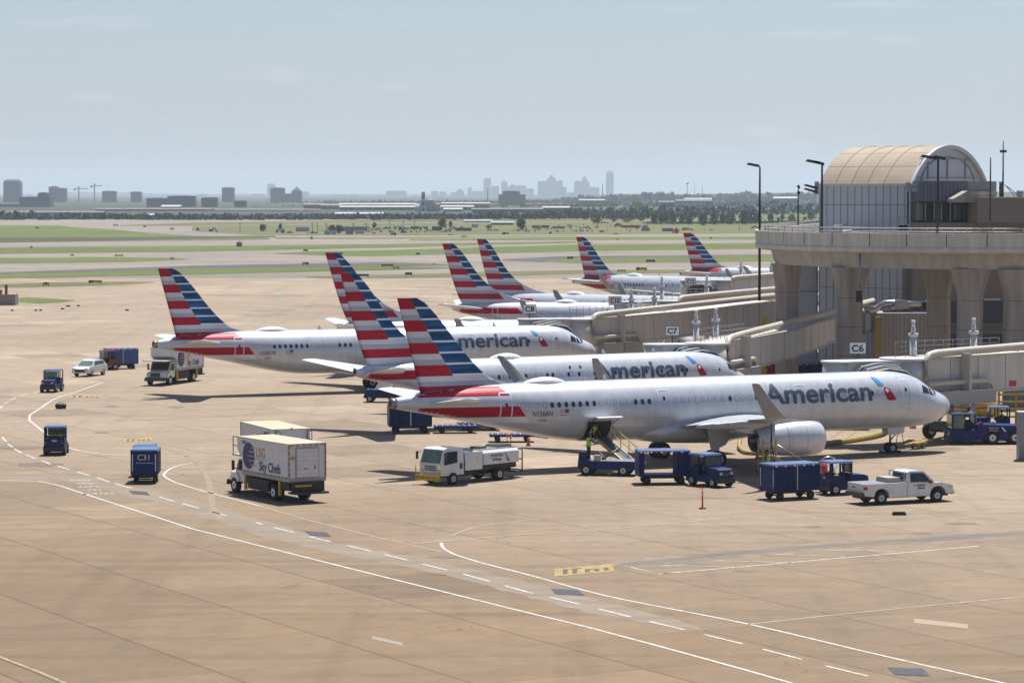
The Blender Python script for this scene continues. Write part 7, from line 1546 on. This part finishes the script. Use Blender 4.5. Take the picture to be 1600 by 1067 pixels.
mb = MB(); mb.add([(-1.1, 1.112, 1.30), (-1.22, 1.112, 1.30), (-1.5, 1.112, .95), (-1.36, 1.112, .95)], [(0, 1, 2, 3)], V_WHT); mb.obj('white_slash', bd); txt(bd, 'American', .20, V_WHT, (-.55, 1.108, 1.18), SIDE_L, 0); txt(bd, 'Airlines', .20, V_WHT, (-.55, 1.108, .98), SIDE_L, 0)
MB().cyl((.3, .2, 1.52), (.3, .8, 1.55), .12, V_RDC, n=10).obj('rolled_flag', r); MB().cyl((-.75, .3, 1.45), (-.75, .3, 1.7), .13, V_WHT, n=10).obj('canister', r)
ng = Vector((31.70, 212.26, 0)) - Vector((math.cos(R(26.87)), math.sin(R(26.87)), 0)) * 4.7; hp = l + RZ(h) @ Vector((2.85, 0, 0)); d = hp - ng
r = empty('tow_bar', ng, math.atan2(d.y, d.x), 'yellow tow bar between the nose wheel and the pushback tractor', 'tow bar'); Ln = d.length
MB().cyl((.35, 0, .42), (Ln, 0, .5), .07, M_YEL, n=8).obj('bar', r); MB().box(Ln * .35, Ln * .55, -.35, .35, .3, .48, M_YEL).obj('carriage', r)
for s in (1, -1): add_wheel(r, Ln * .45, s * .4, .20, .12)
mb = MB(); mb.pipe([(.9, .3, .5), (1.2, .3, 1.25), (1.9, .3, 1.3), (2.3, .3, .5)], .03, M_BLK, n=6); mb.obj('cable', r)

# ---- belt loader at the rear hold
c = Vector((31.70, 212.26, 0)); F_ = Vector((math.cos(R(26.87)), math.sin(R(26.87)), 0)); S_ = Vector((math.sin(R(26.87)), -math.cos(R(26.87)), 0)); hold = c - F_ * 29.7 + S_ * 1.9
foot = at(992, 742); d = foot - hold; r = empty('belt_loader', hold, math.atan2(d.y, d.x), 'dark blue belt loader with a sloping conveyor at the open cargo hold', 'belt loader'); Ln = d.length
def slope(t, z=0): return Vector((t * Ln, 0, 2.15 * (1 - t) + .55 * t + z))
mb = MB()
for s in (1, -1): mb.loft([[slope(t) + Vector((0, s * .42 + dy, dz)) for dy, dz in ((-.04, -.16), (.04, -.16), (.04, .10), (-.04, .10))] for t in (0, 1)], V_DCK, smooth=False)
mb.obj('conveyor_frame', r); MB().loft([[slope(t) + Vector((0, y, z)) for y, z in ((-.38, 0), (.38, 0), (.38, .05), (-.38, .05))] for t in (0, 1)], mat('rubber_belt', (.075, .078, .082), .7, var=.25, scale=5), smooth=False).obj('belt', r)
MB().loft([[slope(t) + Vector((0, -.50 + y, z)) for y, z in ((-.03, -.05), (.03, -.05), (.03, .12), (-.03, .12))] for t in (.05, 1)], V_YEL, smooth=False).obj('yellow_edge', r)
mb = MB()
for t in (.15, .4, .65, .9): mb.cyl(slope(t) + Vector((0, .45, 0)), slope(t) + Vector((0, .45, 1.05)), .03, V_GLD, n=5)
for z in (.55, 1.05): mb.cyl(slope(.15, z) + Vector((0, .45, 0)), slope(.9, z) + Vector((0, .45, 0)), .03, V_GLD, n=5)
mb.obj('hand_rail', r)
chs = at(943, 741.5); cm = empty('tmp'); bpy.data.objects.remove(cm); q = RZ(-math.atan2(d.y, d.x)) @ (chs - hold); th_ = R(-14) - math.atan2(d.y, d.x)
def lo(mb, name):
    M = Matrix.Translation(q) @ RZ(th_); mb.v = [tuple(M @ Vector(v)) for v in mb.v]; return mb.obj(name, r)
lo(MB().box(-1.5, 2.3, -.85, .85, .45, .95, V_BLU, top=(.05, .05, .03, .03)), 'chassis'); lo(MB().box(-.8, 2.2, -.8, .8, .951, 1.0, V_DCK), 'deck'); lo(MB().box(-1.6, -1.0, -.8, .8, .5, 1.55, V_BLU, top=(.1, .1, .05, .05)), 'engine_box')
lo(MB().cyl((-.2, .1, .95), (.9, .5, 1.7), .07, M_DKM, n=6).cyl((.2, -.2, .95), (-.4, .4, 1.5), .07, M_DKM, n=6), 'lift_arms'); lo(MB().box(-.5, -.1, -.75, -.35, .95, 1.35, V_GRY), 'seat')
for x in (-1.0, 1.5):
    for s in (1, -1): m2 = MB(); wheel(m2, (x, s * .78, .38), .38, .25); lo(m2, 'wheel')
person(chs + Vector((-1.0, -.1, .98)), R(40), 'loader in a lime vest standing on the belt loader below the cargo hold', 'stand', arms=[[(.22, .02, -.18), (.45, -.05, -.05)], [(.22, -.02, -.2), (.45, .05, -.12)]], lean=.06)
pp = hold - F_ * .75 + S_ * .02; person((pp.x, pp.y, 2.0), R(-60), 'loader in a lime vest crouching in the mouth of the cargo hold', 'crouch', arms=[[(.12, .05, -.25), (.3, .04, -.42)], [(.12, -.05, -.25), (.3, -.04, -.42)]])

# ---- maintenance stand by the engine, red extinguisher cart, person on foot
p = at(1209, 739.5); r = empty('maintenance_stand', p, R(14), 'maintenance stand with yellow posts and sloping steps beside the engine', 'stand')
for x in (-.95, -.05): MB().box(x - .05, x + .05, -.6, -.5, .2, 2.35, V_YEL).obj('yellow_post', r)
for x in (-.95, -.05): MB().box(x - .04, x + .04, .4, .48, .2, 2.35, V_GRY).obj('post', r)
MB().box(-1.0, 0, -.6, .5, 1.05, 1.12, V_DCK).obj('platform', r)
mb = MB()
for z in (1.6, 2.05): mb.cyl((-1, -.55, z), (0, -.55, z), .025, M_MET, n=5); mb.cyl((-1, .45, z), (0, .45, z), .025, M_MET, n=5)
mb.obj('guard_rail', r); mb = MB()
for y in (-.5, .4): mb.prism([(0, 1.0), (1.75, .05), (1.75, .25), (0, 1.15)], y - .03, y + .03, V_GRY)
for k in range(6): mb.box(.15 + k * .28, .38 + k * .28, -.48, .38, .92 - k * .15, .95 - k * .15, V_DCK)
mb.obj('steps', r); mb = MB(); mb.cyl((0, -.52, 2.0), (1.7, -.52, 1.0), .025, M_MET, n=5); mb.cyl((1.7, -.52, .1), (1.7, -.52, 1.0), .025, M_MET, n=5); mb.obj('stair_rail', r)
for x in (-.95, 0):
    for y in (-.55, .45): m2 = MB(); wheel(m2, (x, y, .12), .12, .07); m2.obj('castor', r)
a_, b_ = atY(1205, 662, p.y - .8), at(1213, 737); r = empty('service_hose', b_, 0, 'thin black hose hanging from the wing in front of the engine', 'hose'); MB().pipe([a_ - b_, (a_ - b_) * .6 + Vector((-.12, 0, 0)), (a_ - b_) * .25 + Vector((-.06, 0, 0)), (0, 0, .05)], .045, M_BLK, n=8).obj('hose', r)
p = at(1199, 745); person(p, R(150), 'worker in a lime vest standing by the maintenance stand', 'stand')
p = at(1296, 758); r = empty('fire_extinguisher_cart', p, R(10), 'red wheeled fire extinguisher cart left of the tug with the round hose hoop', 'extinguisher')
MB().cyl((-.35, 0, .4), (-.35, 0, 1.5), .22, S_R, n=14).obj('red_cylinder', r); MB().cyl((.2, 0, .5), (.2, 0, 1.35), .2, V_WHT, n=14).obj('white_cylinder', r); mb = MB(); mb.pipe([(.55 * math.cos(a) - .05, 0, 1.45 + .38 * math.sin(a)) for a in [k * .35 for k in range(10)]], .035, M_MET, n=6); mb.obj('hose_hoop', r); MB().box(-.7, .6, -.35, .35, .32, .40, M_MET).obj('tray', r)
for x in (-.5, .45): m2 = MB(); wheel(m2, (x, -.35, .22), .22, .1); m2.obj('wheel', r)

# ---- cones, posts, hoses, bags and chocks
def cone(px, py, h_, label, cat='cone', thin=False):
    p = at(px, py); r = empty('traffic_cone' if not thin else 'marker_post', p, 0, label, cat); b = .2 if not thin else .22
    MB().box(-b, b, -b, b, 0, .05, M_BLK).obj('base', r); MB().cyl((0, 0, .05), (0, 0, h_), .14 if not thin else .055, V_CNE, r1=.03 if not thin else .045, n=12).obj('cone_body' if not thin else 'post', r)
    if thin:
        for z in (.62, .80): MB().cyl((0, 0, h_ * z), (0, 0, h_ * z + .07), .058, V_WHT, n=12).obj('white_band', r)
cone(1097.5, 794.5, 1.25, 'thin orange-red marker post with white bands, in front of the row of carts', 'post', True)
cone(825.5, 696.5, .62, 'orange cone on a dark base under the rear fuselage'); cone(1183, 717, .5, 'orange cone by the engine exhaust'); cone(1303, 730, .7, 'orange cone behind the tug by the pickup')
pts = [at(1165, 704), at(1185, 708), at(1225, 705), at(1290, 697), at(1340, 690), at(1375, 683), at(1392, 672)]
def hose(pts, r_, label, up=None):
    o = pts[0].copy(); P = [p - o + Vector((0, 0, r_ + (up[i] if up else 0))) for i, p in enumerate(pts)]; Q = []
    fx, fy, fz = (pchip(range(len(P)), [p[k] for p in P]) for k in range(3))
    n = 60; Q = [Vector((fx(i * (len(P) - 1) / n), fy(i * (len(P) - 1) / n), fz(i * (len(P) - 1) / n))) for i in range(n + 1)]
    mb = MB(); rings = []
    N = 10
    for i, p in enumerate(Q):
        d = (Q[min(i + 1, n)] - Q[max(i - 1, 0)]).normalized(); a = d.cross(Vector((0, 0, 1))).normalized(); b = a.cross(d); rr = r_ * (1 + .12 * (i % 2))
        rings.append([p + a * (rr * math.cos(2 * math.pi * k / N)) + b * (rr * math.sin(2 * math.pi * k / N)) for k in range(N)])
    mb.loft(rings, V_HOSE, smooth=False); mb.obj('air_hose', loc=o, label=label, cat='hose', group='yellow air hoses')
hose(pts[1:], .19, 'thick yellow ribbed air hose on the ground between the engine and the nose gear', [0, 0, 0, 0, .1, .6])
hose([at(1158, 688), at(1156, 704), at(1166, 710), at(1200, 712)], .14, 'yellow hose drooping behind the engine exhaust', [.7, .1, 0, 0])
def bag(px, py, w, label):
    p = at(px, py); s = FOC / p.y; W_ = w / s; mb = MB(); N = 12
    mb.loft([[(x, .28 * q * math.cos(2 * math.pi * k / N), .24 + .24 * q * math.sin(2 * math.pi * k / N)) for k in range(N)] for x, q in ((-W_ / 2, .5), (-W_ * .42, .95), (0, 1), (W_ * .2, .85), (W_ * .25, .95), (W_ * .42, .95), (W_ / 2, .5))], M_BLK); mb.pipe([(-W_ * .2, 0, .45), (-W_ * .1, .05, .6), (W_ * .1, .05, .6), (W_ * .2, 0, .45)], .02, M_BLK, n=5)
    mb.obj('duffel_bag', loc=p, label=label, cat='bag')
bag(95, 638.5, 17, 'black duffel bag lying alone on the apron at the left')
p = at(1405, 804.5); r = empty('wheel_chocks', p, R(4), 'black rubber chock block lying in front of the pickup', 'chock'); MB().prism([(-.42, 0), (.42, 0), (.32, .2), (-.34, .2)], -.14, .14, M_BLK).obj('block', r)
for x, y in ((5.6, .25), (4.55, .25), (5.6, -.25)):
    pass
g = 5.07
for k, (dx, lb) in enumerate(((-.62, 'yellow-black chock behind the nose wheel'), (.62, 'yellow-black chock before the nose wheel'))):
    p = c - F_ * (5.07 + dx); MB().prism([(-.15, 0), (.15, 0), (0, .2)], -.45, .45, M_BLK).obj('nose_chock', loc=(p.x, p.y, 0), rz=R(26.87), label=lb.replace('yellow-black', 'black'), cat='chock')
# manhole rings
for px, py, w in ((1410, 812, 27), (1496, 729, 34)):
    cc = at(px, py); s = FOC / cc.y; mb = MB(); N = 28; R1 = w / 2 / s
    for k in range(N):
        a0, a1 = 2 * math.pi * k / N, 2 * math.pi * (k + 1) / N; mb.add([(cc.x + rr * math.cos(a), cc.y + rr * math.sin(a), .012) for rr, a in ((R1, a0), (R1, a1), (R1 * .85, a1), (R1 * .85, a0))], [(0, 1, 2, 3)], P_OLD)
    mb.obj('painted_ring', kind='structure')
# small service van half hidden behind the second nearest airliner's tail
p = at(597, 628); r = empty('service_van', p, R(175), 'small dark vehicle half hidden by the tailplane of the nearest airliner', 'van'); MB().box(-1.6, 1.6, -.8, .8, .4, 1.15, V_BLU, top=(.1, .25, .05, .05)).obj('body', r); MB().box(-.9, .6, -.75, .75, 1.15, 1.8, V_WHT, top=(.1, .35, .1, .1)).obj('cab', r)
for x in (-1.0, 1.0):
    for s in (1, -1): add_wheel(r, x, s * .75, .33, .2)
# ------------------------------------------------------------------ summer haze: one box of even air
HAZE_TOP = 320.0
def build_haze():
    mb = MB(); mb.box(-40000, 40000, -200, 70000, -1.2, HAZE_TOP, None)
    m = bpy.data.materials.new('haze_air'); m.use_nodes = True; n, l = m.node_tree.nodes, m.node_tree.links
    n.remove(n['Principled BSDF']); v = n.new('ShaderNodeVolumePrincipled')
    v.inputs['Color'].default_value = (.80, .915, 1.0, 1); v.inputs['Density'].default_value = 7.5e-5; v.inputs['Anisotropy'].default_value = 0.22
    l.new(v.outputs[0], n['Material Output'].inputs['Volume'])
    mb.mats = [m]; mb.obj('haze', kind='stuff')
build_haze()
